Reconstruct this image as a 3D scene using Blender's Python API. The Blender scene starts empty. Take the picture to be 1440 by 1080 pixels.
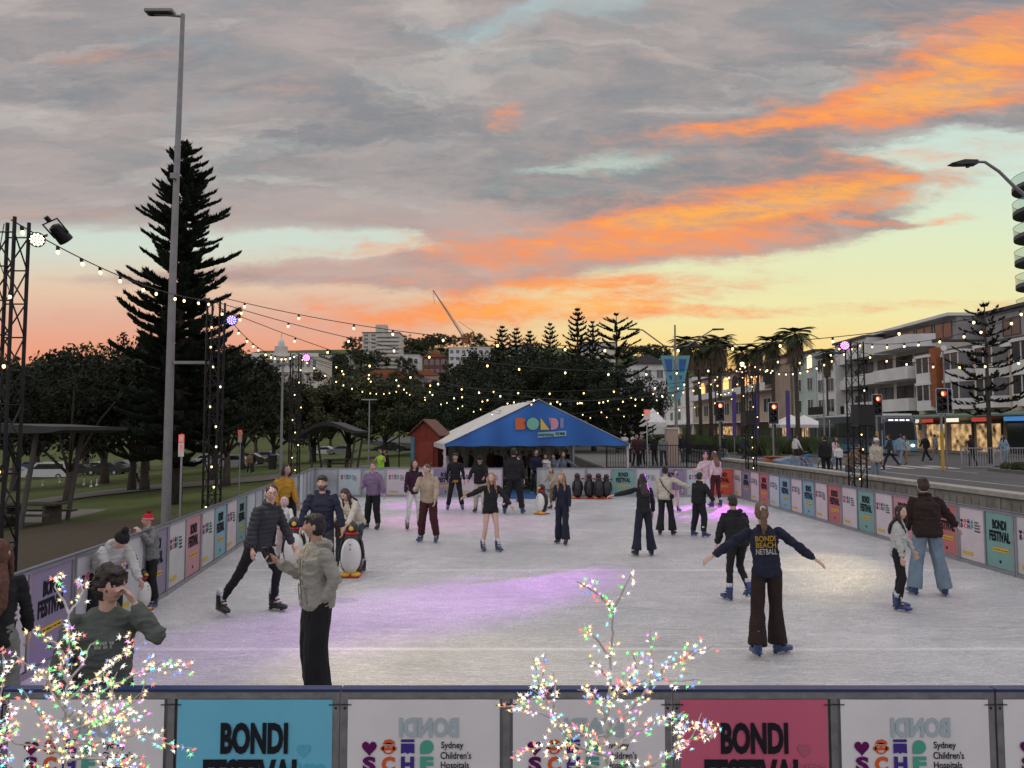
import bpy, math, random
import numpy as np
from mathutils import Vector, Matrix, Euler
R = math.radians
PI = math.pi
SC = bpy.context.scene
COL = SC.collection
rng = random.Random(7)
nr = np.random.RandomState(11)
# ------------------------------------------------------------ camera
CAM_H, F, PITCH = 2.6, 1050.0, math.atan(65 / 1050)
cd = bpy.data.cameras.new('camera')
cam = bpy.data.objects.new('camera', cd); COL.objects.link(cam)
cd.sensor_width = 36; cd.lens = 36 * F / 1440; cd.clip_end = 4000; cd.clip_start = .05
cam.location = (0, 0, CAM_H); cam.rotation_euler = (PI / 2 + PITCH, 0, 0)
SC.camera = cam
SC.view_settings.view_transform = 'Standard'; SC.view_settings.look = 'None'
SC.view_settings.exposure = .1; SC.view_settings.gamma = 1
def ray(px, py):
    f = Vector((0, math.cos(PITCH), math.sin(PITCH))); u = Vector((0, -math.sin(PITCH), math.cos(PITCH)))
    return f + u * ((540 - py) / F) + Vector((1, 0, 0)) * ((px - 720) / F)
def at(px, py, Y):                       # the point seen at a pixel, at distance Y
    d = ray(px, py); return Vector((0, 0, CAM_H)) + d * (Y / d.y)
def flat(px, py, z=0.0):                 # the point of a level surface seen at a pixel
    d = ray(px, py); return Vector((0, 0, CAM_H)) + d * ((z - CAM_H) / d.z)
def srgb(r, g=None, b=None):
    if g is None: r, g, b = r
    f = lambda c: ((c / 255) / 12.92 if c / 255 <= .04045 else ((c / 255 + .055) / 1.055) ** 2.4)
    return (f(r), f(g), f(b), 1)
# ------------------------------------------------------------ world: dusk sky with clouds, laid out by compass direction and elevation
SC.world = bpy.data.worlds.new('World'); SC.world.use_nodes = True
wn = SC.world.node_tree; wn.nodes.clear(); WL = wn.links.new
def N(t, **k):
    n = wn.nodes.new(t)
    for a, b in k.items(): setattr(n, a, b)
    return n
def M(op, a, b=None, c=None, clamp=False):
    n = N('ShaderNodeMath', operation=op, use_clamp=clamp)
    for i, v in enumerate((a, b, c)):
        if v is None: continue
        if isinstance(v, (int, float)): n.inputs[i].default_value = v
        else: WL(v, n.inputs[i])
    return n.outputs[0]
def SM(v, lo, hi, o0=0., o1=1.):
    n = N('ShaderNodeMapRange', interpolation_type='SMOOTHSTEP'); WL(v, n.inputs[0])
    for i, q in enumerate((lo, hi, o0, o1)): n.inputs[i + 1].default_value = q
    return n.outputs[0]
def MIX(f, a, b, mode='MIX'):
    n = N('ShaderNodeMix', data_type='RGBA', blend_type=mode)
    for s, v in ((n.inputs[0], f), (n.inputs[6], a), (n.inputs[7], b)):
        if isinstance(v, (int, float)): s.default_value = v
        elif isinstance(v, tuple): s.default_value = v
        else: WL(v, s)
    return n.outputs[2]
tc = N('ShaderNodeTexCoord'); sp = N('ShaderNodeSeparateXYZ'); WL(tc.outputs['Generated'], sp.inputs[0])
az = M('MULTIPLY', M('ARCTAN2', sp.outputs[0], sp.outputs[1]), 57.2958)
el = M('MULTIPLY', M('ARCSINE', sp.outputs[2]), 57.2958)
el = M('DIVIDE', el, M('MAXIMUM', M('COSINE', M('DIVIDE', az, 57.2958)), .4))      # level cloud edges
cc = N('ShaderNodeCombineXYZ'); WL(az, cc.inputs[0]); WL(el, cc.inputs[1])
def NOISE(vec, sx, sy, det=5., rough=.55, dist=0., off=0., rot=0.):
    m = N('ShaderNodeMapping', vector_type='POINT'); WL(vec, m.inputs[0])
    m.inputs['Scale'].default_value = (sx, sy, 1); m.inputs['Location'].default_value = (off, off * .7, off); m.inputs['Rotation'].default_value = (0, 0, rot)
    n = N('ShaderNodeTexNoise'); WL(m.outputs[0], n.inputs['Vector']); n.inputs['Scale'].default_value = 1
    n.inputs['Detail'].default_value = det; n.inputs['Roughness'].default_value = rough; n.inputs['Distortion'].default_value = dist
    return n
w1 = NOISE(cc.outputs[0], .07, .2, 9, .68, .2, off=3.1)
vs = N('ShaderNodeVectorMath', operation='SUBTRACT'); WL(w1.outputs['Color'], vs.inputs[0]); vs.inputs[1].default_value = (.5, .5, .5)
vm = N('ShaderNodeVectorMath', operation='MULTIPLY'); WL(vs.outputs[0], vm.inputs[0]); vm.inputs[1].default_value = (16, 4.0, 0)
va = N('ShaderNodeVectorMath', operation='ADD'); WL(vm.outputs[0], va.inputs[0]); WL(cc.outputs[0], va.inputs[1])
W = va.outputs[0]
def azel(px, py):
    d = ray(px, py).normalized(); a = math.atan2(d.x, d.y); return math.degrees(a), math.degrees(math.asin(d.z)) / max(math.cos(a), .4)
def blob(px, py, rx, ry, rot=0., wgt=1.):
    a, e = azel(px, py)
    m = N('ShaderNodeMapping', vector_type='TEXTURE'); WL(W, m.inputs[0])
    m.inputs['Location'].default_value = (a, e, 0); m.inputs['Rotation'].default_value = (0, 0, R(rot)); m.inputs['Scale'].default_value = (rx * .0525, ry * .0525, 1)
    l = N('ShaderNodeVectorMath', operation='LENGTH'); WL(m.outputs[0], l.inputs[0])
    return SM(l.outputs['Value'], 1.75, .1, 0., wgt)
def total(lst):
    s = lst[0]
    for q in lst[1:]: s = M('ADD', s, q)
    return s
def RAMP(v, stops):
    n = N('ShaderNodeValToRGB'); WL(v, n.inputs[0]); cr = n.color_ramp
    for i, (p, c) in enumerate(stops):
        e = cr.elements[i] if i < 2 else cr.elements.new(p)
        e.position = p; e.color = srgb(c)
    return n.outputs[0]
eln = M('DIVIDE', el, 40.)
east = SM(az, -14., 12.)
clearL = RAMP(eln, [(0, (246, 146, 84)), (.09, (242, 146, 98)), (.15, (230, 156, 126)), (.21, (222, 172, 150)), (.28, (222, 196, 170)), (.345, (204, 214, 200)), (.42, (196, 212, 202)), (1, (150, 175, 195))])
clearR = RAMP(eln, [(0, (246, 160, 90)), (.10, (250, 190, 112)), (.15, (248, 212, 138)), (.22, (236, 226, 166)), (.37, (218, 228, 192)), (.48, (205, 224, 208)), (1, (150, 180, 200))])
clear = MIX(east, clearL, clearR)
n2 = NOISE(W, .09, .42, 8, .62, .3, 7.7, -.08).outputs['Fac']
n3 = NOISE(cc.outputs[0], .35, 1.3, 6, .65, .5, 1.3, -.12).outputs['Fac']
cover = total([SM(el, 13.2, 17.), blob(740, 345, 200, 36, 0, .9), blob(900, 385, 160, 22, 0, .6), blob(430, 345, 200, 12, 0, -.45), blob(800, 330, 260, 40, 2, .9), blob(560, 385, 240, 24), blob(700, 400, 180, 22, 0, .7), blob(250, 388, 190, 13, 0, .55), blob(980, 335, 190, 24, 3, .8), blob(1190, 312, 90, 9, 0, .8),
               blob(1390, 208, 110, 22, -3, -1.5), blob(1100, 398, 330, 42, 0, -.9), blob(1400, 300, 120, 70, 0, -1.2), blob(870, 225, 110, 9, 4, -.35), blob(760, 15, 150, 20, 10, -.5), blob(250, 155, 160, 12, 5, -.3), blob(480, 338, 190, 15, 0, -.8), blob(120, 350, 150, 18, 0, -.5)])
D = SM(M('ADD', cover, M('MULTIPLY', M('SUBTRACT', n2, .5), 1.5)), .08, 1.0)
n4 = NOISE(W, .035, .1, 3, .5, 0, 4.4).outputs['Fac']
grey = MIX(SM(M('ADD', M('MULTIPLY', n2, .6), M('MULTIPLY', n4, .5)), .36, .72), srgb(118, 122, 130), srgb(174, 162, 160))
n6 = NOISE(W, .055, .26, 7, .6, .8, 9.1, .05).outputs['Fac']
grey = MIX(M('MULTIPLY', SM(n6, .48, .7), .75), grey, srgb(192, 186, 180))
grey = MIX(M('MULTIPLY', SM(n3, .35, .75), .2), grey, srgb(190, 172, 160))
grey = MIX(M('MULTIPLY', SM(el, 18., 13.), .45), grey, srgb(205, 160, 145))
O = total([blob(1120, 268, 180, 24, 8, 1.0), blob(1180, 258, 90, 16, 8, .6), blob(1210, 152, 240, 20, 9, 1.05), blob(1390, 80, 120, 38, 22, 1.2), blob(900, 348, 210, 18, 4, .6), blob(1000, 300, 150, 16, 6, .7),
           blob(850, 405, 190, 16, 3, .7), blob(720, 158, 34, 15, 0, .75), blob(1200, 434, 330, 9, 0, .62), blob(900, 432, 130, 14, 0, .45), blob(1340, 307, 30, 6, 0, .9), blob(1215, 312, 60, 7, 0, .8), blob(1010, 178, 70, 10, 4, .55),
           blob(620, 445, 190, 17, 0, .75), blob(400, 352, 120, 10, 0, .35), blob(170, 80, 80, 9, 0, .45), blob(450, 130, 100, 8, 0, .3), blob(860, 92, 80, 10, 5, .25), blob(640, 345, 150, 14, 0, .45), blob(780, 430, 160, 24, 0, .7), blob(1060, 300, 170, 18, 5, .5), blob(560, 400, 60, 8, 0, .2), blob(1300, 40, 120, 25, 10, .25), blob(1050, 255, 330, 75, 8, .28), blob(730, 375, 330, 80, 3, .42), blob(230, 440, 300, 30, 0, .3), blob(150, 300, 120, 12, 0, .35), blob(1370, 60, 190, 75, 15, .36), blob(980, 325, 160, 16, 6, .3), blob(1250, 215, 160, 14, 5, .4)])
n5 = NOISE(W, .12, .75, 8, .7, .6, 2.2, -.14).outputs['Fac']
O2 = M('ADD', O, M('MULTIPLY', M('SUBTRACT', n3, .5), 1.1))
OM = M('MULTIPLY', SM(O2, .05, 1.25), SM(M('ADD', M('MULTIPLY', n5, .6), M('MULTIPLY', n3, .4)), .34, .6, .22, 1.))
orange = MIX(SM(O2, .3, .9), srgb(214, 152, 130), srgb(244, 146, 90))
orange = MIX(SM(O2, .9, 1.9), orange, srgb(255, 172, 76))
skyc = MIX(M('MULTIPLY', D, .96), clear, grey)
skyc = MIX(M('MULTIPLY', OM, .95), skyc, orange)
# out of view, the sky overhead and behind the viewer is brightened to light the ice and scene
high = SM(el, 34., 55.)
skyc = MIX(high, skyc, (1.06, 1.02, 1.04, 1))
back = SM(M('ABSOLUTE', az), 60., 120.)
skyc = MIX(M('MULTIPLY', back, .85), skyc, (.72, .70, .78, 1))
down = SM(el, 0., -3.)
skyc = MIX(down, skyc, (.03, .03, .03, 1))
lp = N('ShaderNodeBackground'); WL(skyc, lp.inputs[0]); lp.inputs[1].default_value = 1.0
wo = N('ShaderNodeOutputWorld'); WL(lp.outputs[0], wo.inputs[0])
# ------------------------------------------------------------ sun: below the clouds, wide and weak
sl = bpy.data.lights.new('sun', 'SUN'); sl.energy = .12; sl.angle = R(20); sl.color = (1, .72, .5)
so = bpy.data.objects.new('sun', sl); COL.objects.link(so); so.rotation_euler = (R(74), 0, R(-32))
# ------------------------------------------------------------ node materials
def tree(name):
    m = bpy.data.materials.new(name); m.use_nodes = True; nt = m.node_tree
    return m, nt, nt.nodes['Principled BSDF']
MATS = {}
def mat(name, c, rough=.7, metal=0., var=.12, scale=6., bump=.0, bscale=60., emit=None, es=0., spec=.5, coat=0., alpha=1., trans=0., hue=None, sampled=False):
    if name in MATS: return MATS[name]
    m, nt, b = tree(name); L = nt.links.new
    c = (c[0], c[1], c[2], 1)
    tcn = nt.nodes.new('ShaderNodeTexCoord')
    if var:
        n = nt.nodes.new('ShaderNodeTexNoise'); n.inputs['Scale'].default_value = scale; n.inputs['Detail'].default_value = 5; L(tcn.outputs['Object'], n.inputs['Vector'])
        r = nt.nodes.new('ShaderNodeValToRGB'); L(n.outputs['Fac'], r.inputs[0]); h = hue or c
        r.color_ramp.elements[0].position = .3; r.color_ramp.elements[1].position = .7
        r.color_ramp.elements[0].color = tuple(min(1, q * (1 - var)) for q in h[:3]) + (1,)
        r.color_ramp.elements[1].color = tuple(min(1, q * (1 + var)) for q in c[:3]) + (1,)
        L(r.outputs[0], b.inputs['Base Color'])
    else: b.inputs['Base Color'].default_value = c
    b.inputs['Roughness'].default_value = rough; b.inputs['Metallic'].default_value = metal
    b.inputs['Specular IOR Level'].default_value = spec; b.inputs['Coat Weight'].default_value = coat
    b.inputs['Transmission Weight'].default_value = trans; b.inputs['Alpha'].default_value = alpha
    if bump:
        n = nt.nodes.new('ShaderNodeTexNoise'); n.inputs['Scale'].default_value = bscale; n.inputs['Detail'].default_value = 4; L(tcn.outputs['Object'], n.inputs['Vector'])
        bp = nt.nodes.new('ShaderNodeBump'); bp.inputs['Strength'].default_value = bump; bp.inputs['Distance'].default_value = .02; L(n.outputs['Fac'], bp.inputs['Height']); L(bp.outputs[0], b.inputs['Normal'])
    if emit:
        b.inputs['Emission Color'].default_value = (*emit[:3], 1); b.inputs['Emission Strength'].default_value = es
        if not sampled: m.cycles.emission_sampling = 'NONE'
    MATS[name] = m; return m
def gm(c): return srgb(*c)
black_metal = mat('black_metal', (.012, .012, .014), .45, .6)
steel = mat('galvanised_steel', (.23, .235, .24), .45, .7, .2, 14, .1)
grey_pole = mat('grey_painted_metal', (.20, .20, .205), .5, .3)
white_paint = mat('white_paint', (.62, .61, .59), .5)
dark_rubber = mat('dark_rubber', (.015, .015, .016), .8)
glass_dark = mat('dark_glass', (.02, .025, .03), .06, 0, .3, .6, spec=.8)
concrete = mat('concrete', (.20, .185, .165), .85, 0, .25, 3, .4, 25)
bark = mat('bark', (.055, .045, .035), .9, 0, .4, 8, .6, 20)
# ------------------------------------------------------------ object helpers
def thing(name, label, cat, loc=(0, 0, 0), rz=0, group=None, kind=None):
    o = bpy.data.objects.new(name, None); COL.objects.link(o); o.empty_display_size = .1
    o.location = loc; o.rotation_euler = (0, 0, rz); o['label'] = label; o['category'] = cat
    if group: o['group'] = group
    if kind: o['kind'] = kind
    return o
def tag(o, label, cat, group=None, kind=None):
    o['label'] = label; o['category'] = cat
    if group: o['group'] = group
    if kind: o['kind'] = kind
    return o
def struct(o): o['kind'] = 'structure'; return o
def dup(root, loc=None, rz=None, label=None, scale=None, matrix=None):
    def rec(o, par):
        c = o.copy(); COL.objects.link(c)
        if par: c.parent = par
        for ch in list(o.children): rec(ch, c)
        return c
    kids = list(root.children)
    r = root.copy(); COL.objects.link(r)
    for ch in kids: rec(ch, r)
    if loc is not None: r.location = loc
    if rz is not None: r.rotation_euler = (0, 0, rz)
    if scale is not None: r.scale = (scale,) * 3 if isinstance(scale, (int, float)) else scale
    if label: r['label'] = label
    return r
class MB:                                   # collects shapes into one mesh
    def __init__(s): s.v = []; s.f = []; s.m = []; s.n = 0; s.mats = []
    def mi(s, m):
        if m not in s.mats: s.mats.append(m)
        return s.mats.index(m)
    def add(s, v, f, m):
        k = s.mi(m); v = np.asarray(v, float).reshape(-1, 3)
        s.v.append(v); s.f += [tuple(i + s.n for i in q) for q in f]; s.m += [k] * len(f); s.n += len(v); return s
    def box(s, c, d, m, rz=0., mat3=None):
        x, y, z = [q / 2 for q in d]
        v = np.array([(-x, -y, -z), (x, -y, -z), (x, y, -z), (-x, y, -z), (-x, -y, z), (x, -y, z), (x, y, z), (-x, y, z)])
        if rz: a = math.cos(rz); b = math.sin(rz); v = v @ np.array([[a, b, 0], [-b, a, 0], [0, 0, 1]])
        if mat3 is not None: v = v @ np.array(mat3).T
        return s.add(v + np.array(c), [(0, 3, 2, 1), (4, 5, 6, 7), (0, 1, 5, 4), (1, 2, 6, 5), (2, 3, 7, 6), (3, 0, 4, 7)], m)
    def span(s, x0, x1, y0, y1, z0, z1, m): return s.box(((x0 + x1) / 2, (y0 + y1) / 2, (z0 + z1) / 2), (x1 - x0, y1 - y0, z1 - z0), m)
    def quad(s, a, b, c, d, m): return s.add([a, b, c, d], [(0, 1, 2, 3)], m)
    def tube(s, pts, rad, m, n=8, cap=True, flat=None):
        P = [Vector(p) for p in pts]; k = len(P); rr = rad if hasattr(rad, '__len__') else [rad] * k
        v = []; up = None
        for i, p in enumerate(P):
            t = (P[min(i + 1, k - 1)] - P[max(i - 1, 0)])
            if t.length < 1e-9: t = Vector((0, 0, 1))
            t.normalize()
            if up is None: up = Vector((0, 0, 1)) if abs(t.z) < .9 else Vector((0, 1, 0))
            a = t.cross(up); a.normalize(); b = a.cross(t); up = b
            r = rr[i]; ra, rb = (r if hasattr(r, '__len__') else (r, r))
            for j in range(n):
                q = 2 * PI * j / n; v.append(p + a * (math.cos(q) * ra) + b * (math.sin(q) * rb))
        f = [(i * n + j, i * n + (j + 1) % n, (i + 1) * n + (j + 1) % n, (i + 1) * n + j) for i in range(k - 1) for j in range(n)]
        if cap: f += [tuple(range(n - 1, -1, -1)), tuple((k - 1) * n + j for j in range(n))]
        return s.add([tuple(q) for q in v], f, m)
    def lathe(s, prof, m, n=16, c=(0, 0, 0), sx=1., sy=1.):
        v = [(c[0] + r * math.cos(2 * PI * j / n) * sx, c[1] + r * math.sin(2 * PI * j / n) * sy, c[2] + z) for r, z in prof for j in range(n)]
        k = len(prof)
        f = [(i * n + j, i * n + (j + 1) % n, (i + 1) * n + (j + 1) % n, (i + 1) * n + j) for i in range(k - 1) for j in range(n)]
        f += [tuple(range(n - 1, -1, -1)), tuple((k - 1) * n + j for j in range(n))]
        return s.add(v, f, m)
    def ball(s, c, r, m, n=12, k=8, rot=None):
        r = r if hasattr(r, '__len__') else (r, r, r)
        v = []
        for i in range(k + 1):
            a = PI * i / k
            for j in range(n):
                b = 2 * PI * j / n; q = Vector((r[0] * math.sin(a) * math.cos(b), r[1] * math.sin(a) * math.sin(b), r[2] * math.cos(a)))
                if rot: q = rot @ q
                v.append((c[0] + q.x, c[1] + q.y, c[2] + q.z))
        f = [(i * n + j, (i + 1) * n + j, (i + 1) * n + (j + 1) % n, i * n + (j + 1) % n) for i in range(k) for j in range(n)]
        return s.add(v, f, m)
    def prism(s, poly, y0, y1, m, axis='y'):          # an outline in x,z pushed from y0 to y1
        k = len(poly)
        if axis == 'y': v = [(a, y0, b) for a, b in poly] + [(a, y1, b) for a, b in poly]
        elif axis == 'x': v = [(y0, a, b) for a, b in poly] + [(y1, a, b) for a, b in poly]
        else: v = [(a, b, y0) for a, b in poly] + [(a, b, y1) for a, b in poly]
        f = [tuple(range(k)), tuple(range(2 * k - 1, k - 1, -1))] + [(j, (j + 1) % k, k + (j + 1) % k, k + j) for j in range(k)]
        return s.add(v, f, m)
    def mesh(s, name, smooth=False):
        me = bpy.data.meshes.new(name); me.from_pydata(np.concatenate(s.v).tolist() if s.v else [], [], s.f)
        for q in s.mats: me.materials.append(q)
        me.polygons.foreach_set('material_index', s.m)
        if smooth: me.polygons.foreach_set('use_smooth', [True] * len(s.f))
        me.update(); return me
    def build(s, name, parent=None, smooth=False, loc=None, rz=None):
        me = s.mesh(name, smooth); o = bpy.data.objects.new(name, me); COL.objects.link(o)
        if parent: o.parent = parent
        if loc is not None: o.location = loc
        if rz is not None: o.rotation_euler = (0, 0, rz)
        return o
def bevel(o, w=.01, seg=2):
    b = o.modifiers.new('bevel', 'BEVEL'); b.width = w; b.segments = seg; b.limit_method = 'ANGLE'; return o
def inst(name, me, parent=None, loc=(0, 0, 0), rot=(0, 0, 0), sc=(1, 1, 1)):
    o = bpy.data.objects.new(name, me); COL.objects.link(o)
    if parent: o.parent = parent
    o.location = loc; o.rotation_euler = rot; o.scale = sc; return o
def npmesh(name, v, nf, k, mats, smooth=False, midx=None):      # k-gons over consecutive vertices, or an (n,k) index array
    me = bpy.data.meshes.new(name); v = np.asarray(v, np.float32).reshape(-1, 3)
    idx = np.arange(nf * k, dtype=np.int32) if np.isscalar(nf) else np.asarray(nf, np.int32).ravel(); n = len(idx) // k
    me.vertices.add(len(v)); me.vertices.foreach_set('co', v.ravel())
    me.loops.add(len(idx)); me.loops.foreach_set('vertex_index', idx)
    me.polygons.add(n); me.polygons.foreach_set('loop_start', np.arange(0, n * k, k, dtype=np.int32)); me.polygons.foreach_set('loop_total', np.full(n, k, np.int32))
    for m in mats: me.materials.append(m)
    if midx is not None: me.polygons.foreach_set('material_index', np.asarray(midx, np.int32))
    if smooth: me.polygons.foreach_set('use_smooth', np.ones(n, bool))
    me.update(calc_edges=True); me.validate(); return me
def hashn(p, seed=0):
    q = p.astype(np.int64); h = (q[:, 0] * 73856093) ^ (q[:, 1] * 19349663) ^ (q[:, 2] * 83492791) ^ (seed * 2654435761)
    h = (h ^ (h >> 13)) * 1274126177; h = h ^ (h >> 16); return (h & 0xffff) / 65535.
def vnoise(p, seed=0):                                          # value noise, 0..1
    p = np.asarray(p, float); i = np.floor(p); f = p - i; f = f * f * (3 - 2 * f); r = 0
    for dx in (0, 1):
        for dy in (0, 1):
            for dz in (0, 1):
                w = (f[:, 0] if dx else 1 - f[:, 0]) * (f[:, 1] if dy else 1 - f[:, 1]) * (f[:, 2] if dz else 1 - f[:, 2])
                r = r + w * hashn(i + np.array([dx, dy, dz]), seed)
    return r
TEXTS = {}
def text_mesh(body, size=1., bold=0., sx=1., spacing=1., align='CENTER', m=None, line=1.0, thick=.0015):
    cu = bpy.data.curves.new('lettering', 'FONT'); cu.body = body; cu.size = size; cu.offset = bold; cu.align_x = align; cu.align_y = 'CENTER'
    cu.space_character = spacing; cu.space_line = line; cu.extrude = thick; cu.resolution_u = 3
    o = bpy.data.objects.new('lettering', cu); COL.objects.link(o)
    bpy.context.view_layer.update(); me = bpy.data.meshes.new_from_object(o.evaluated_get(bpy.context.evaluated_depsgraph_get()))
    bpy.data.objects.remove(o)
    v = np.zeros(len(me.vertices) * 3); me.vertices.foreach_get('co', v); v = v.reshape(-1, 3); v[:, 0] *= sx
    faces = [tuple(p.vertices) for p in me.polygons]; bpy.data.meshes.remove(me)
    return v, faces
def put_text(mb, body, cx, cz, w, h, m, y=-.004, bold=0., mirror=False, **k):   # fits text to a w x h box centred at (cx, cz), facing -y
    key = (body, bold, k.get('align'))
    if key not in TEXTS: TEXTS[key] = text_mesh(body, bold=bold, **k)
    v, f = TEXTS[key]; lo = v.min(0); hi = v.max(0); u = (v - (lo + hi) / 2) / (hi - lo + 1e-9)
    q = np.stack([u[:, 0] * w * (-1 if mirror else 1) + cx, y - u[:, 2] * .002, u[:, 1] * h + cz], 1)
    mb.add(q, f, m)
# ------------------------------------------------------------ the lie of the land
def sstep(a, b, x): t = min(1, max(0, (x - a) / (b - a))); return t * t * (3 - 2 * t)
def tz(x, y):
    s = max(0., -x - 9); z = -.06 - .068 * s * sstep(0, 8, s)
    z = max(z, -8.5); az_ = math.degrees(math.atan2(x, max(y, 1)))
    hill = sstep(165, 520, y) * 58 * sstep(-31, -18, az_) * (1 - .55 * sstep(2, 30, az_))
    return z * (1 - .8 * sstep(150, 260, y)) + hill
def hit(px, py):                           # where a pixel's ray meets the terrain
    d = ray(px, py); o = Vector((0, 0, CAM_H)); t = 4.
    while t < 900:
        p = o + d * t
        if p.z < tz(p.x, p.y): break
        t *= 1.01
    lo, hi = t / 1.01, t
    for _ in range(20):
        m = (lo + hi) / 2; p = o + d * m
        if p.z < tz(p.x, p.y): hi = m
        else: lo = m
    return o + d * hi
def grass_mat():
    m, nt, b = tree('park_grass'); L = nt.links.new; nn = nt.nodes.new
    tcn = nn('ShaderNodeTexCoord'); g = nn('ShaderNodeTexNoise'); g.inputs['Scale'].default_value = .18; g.inputs['Detail'].default_value = 8; g.inputs['Roughness'].default_value = .7; L(tcn.outputs['Object'], g.inputs['Vector'])
    r = nn('ShaderNodeValToRGB'); L(g.outputs['Fac'], r.inputs[0]); e = r.color_ramp.elements; e[0].position = .3; e[0].color = (.048, .070, .020, 1); e[1].position = .72; e[1].color = (.105, .125, .042, 1)
    f = nn('ShaderNodeTexNoise'); f.inputs['Scale'].default_value = 9; f.inputs['Detail'].default_value = 6; L(tcn.outputs['Object'], f.inputs['Vector'])
    m1 = nn('ShaderNodeMix'); m1.data_type = 'RGBA'; m1.blend_type = 'MULTIPLY'; m1.inputs[0].default_value = .6; L(r.outputs[0], m1.inputs[6])
    fr = nn('ShaderNodeValToRGB'); fr.color_ramp.elements[0].position = .3; fr.color_ramp.elements[0].color = (.45, .45, .45, 1); fr.color_ramp.elements[1].position = .7; fr.color_ramp.elements[1].color = (1.25, 1.25, 1.2, 1); L(f.outputs['Fac'], fr.inputs[0]); L(fr.outputs[0], m1.inputs[7])
    # worn dirt along the rink edge
    sx = nn('ShaderNodeSeparateXYZ'); L(tcn.outputs['Object'], sx.inputs[0])
    q = nn('ShaderNodeMapping'); q.vector_type = 'TEXTURE'; q.inputs['Location'].default_value = (-10.5, 18.5, 0); q.inputs['Scale'].default_value = (7, 4.6, 30); q.inputs['Rotation'].default_value = (0, 0, R(-28)); L(tcn.outputs['Object'], q.inputs[0])
    ln = nn('ShaderNodeVectorMath'); ln.operation = 'LENGTH'; L(q.outputs[0], ln.inputs[0])
    a = nn('ShaderNodeMath'); a.operation = 'ADD'; L(ln.outputs['Value'], a.inputs[0]); n2 = nn('ShaderNodeTexNoise'); n2.inputs['Scale'].default_value = .7; n2.inputs['Detail'].default_value = 6; L(tcn.outputs['Object'], n2.inputs['Vector']); L(n2.outputs['Fac'], a.inputs[1])
    mr = nn('ShaderNodeMapRange'); mr.inputs[1].default_value = 1.25; mr.inputs[2].default_value = 1.65; mr.inputs[3].default_value = 1; mr.inputs[4].default_value = 0; L(a.outputs[0], mr.inputs[0])
    m2 = nn('ShaderNodeMix'); m2.data_type = 'RGBA'; L(mr.outputs[0], m2.inputs[0]); L(m1.outputs[2], m2.inputs[6])
    dr = nn('ShaderNodeValToRGB'); L(f.outputs['Fac'], dr.inputs[0]); dr.color_ramp.elements[0].color = (.04, .032, .022, 1); dr.color_ramp.elements[1].color = (.085, .07, .05, 1); L(dr.outputs[0], m2.inputs[7])
    L(m2.outputs[2], b.inputs['Base Color']); b.inputs['Roughness'].default_value = .95; b.inputs['Specular IOR Level'].default_value = .15
    bp = nn('ShaderNodeBump'); bp.inputs['Strength'].default_value = .8; bp.inputs['Distance'].default_value = .06; L(f.outputs['Fac'], bp.inputs['Height']); L(bp.outputs[0], b.inputs['Normal']); return m
GRASS = grass_mat()
xs = list(np.linspace(-900, -130, 24)) + list(np.linspace(-120, 60, 91)) + list(np.linspace(75, 900, 24)); ys = list(np.linspace(-60, 0, 7)) + list(np.linspace(4, 120, 59)) + list(np.linspace(130, 1500, 70))
V = np.array([(x, y, tz(x, y)) for y in ys for x in xs]); nx = len(xs)
I = np.array([(j * nx + i, j * nx + i + 1, (j + 1) * nx + i + 1, (j + 1) * nx + i) for j in range(len(ys) - 1) for i in range(nx - 1)])
o = inst('ground', npmesh('ground', V, I, 4, [GRASS], True)); struct(o)
def ribbon(name, lo, up, m, dz=.02, sub=6):           # a strip laid on the terrain between two pixel outlines
    def dens(pts):
        out = []
        for a, b in zip(pts[:-1], pts[1:]):
            for k in range(sub): out.append((a[0] + (b[0] - a[0]) * k / sub, a[1] + (b[1] - a[1]) * k / sub))
        return out + [pts[-1]]
    A_ = [hit(*p) for p in dens(lo)]; B_ = [hit(*p) for p in dens(up)]; v = []
    for a, c in zip(A_, B_):
        for k in range(5): p = a.lerp(c, k / 4); v.append((p.x, p.y, tz(p.x, p.y) + dz))
    f = [(i * 5 + k, (i + 1) * 5 + k, (i + 1) * 5 + k + 1, i * 5 + k + 1) for i in range(len(A_) - 1) for k in range(4)]
    mb = MB(); mb.add(v, f, m); return struct(mb.build(name))
path_m = mat('path_paving', (.135, .125, .11), .9, 0, .2, 1.5, .3, 20)
ribbon('path', [(-60, 722), (32, 713), (130, 699), (222, 689), (300, 683), (360, 678), (430, 670), (540, 656)], [(-60, 714), (32, 706), (130, 692), (222, 682), (300, 675.5), (360, 670.5), (430, 664), (540, 652)], path_m, .05)
# street side: raised road, pavement, medians
SZ = .65
def asphalt_mat():
    m, nt, b = tree('asphalt'); L = nt.links.new; nn = nt.nodes.new
    tcn = nn('ShaderNodeTexCoord'); n1 = nn('ShaderNodeTexNoise'); n1.inputs['Scale'].default_value = .35; n1.inputs['Detail'].default_value = 9; n1.inputs['Roughness'].default_value = .75; L(tcn.outputs['Object'], n1.inputs['Vector'])
    r = nn('ShaderNodeValToRGB'); r.color_ramp.elements[0].position = .3; r.color_ramp.elements[0].color = (.035, .035, .037, 1); r.color_ramp.elements[1].position = .75; r.color_ramp.elements[1].color = (.075, .074, .072, 1); L(n1.outputs['Fac'], r.inputs[0]); L(r.outputs[0], b.inputs['Base Color'])
    n2 = nn('ShaderNodeTexNoise'); n2.inputs['Scale'].default_value = 40; L(tcn.outputs['Object'], n2.inputs['Vector']); bp = nn('ShaderNodeBump'); bp.inputs['Strength'].default_value = .4; bp.inputs['Distance'].default_value = .01; L(n2.outputs['Fac'], bp.inputs['Height']); L(bp.outputs[0], b.inputs['Normal'])
    b.inputs['Roughness'].default_value = .75; return m
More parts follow.
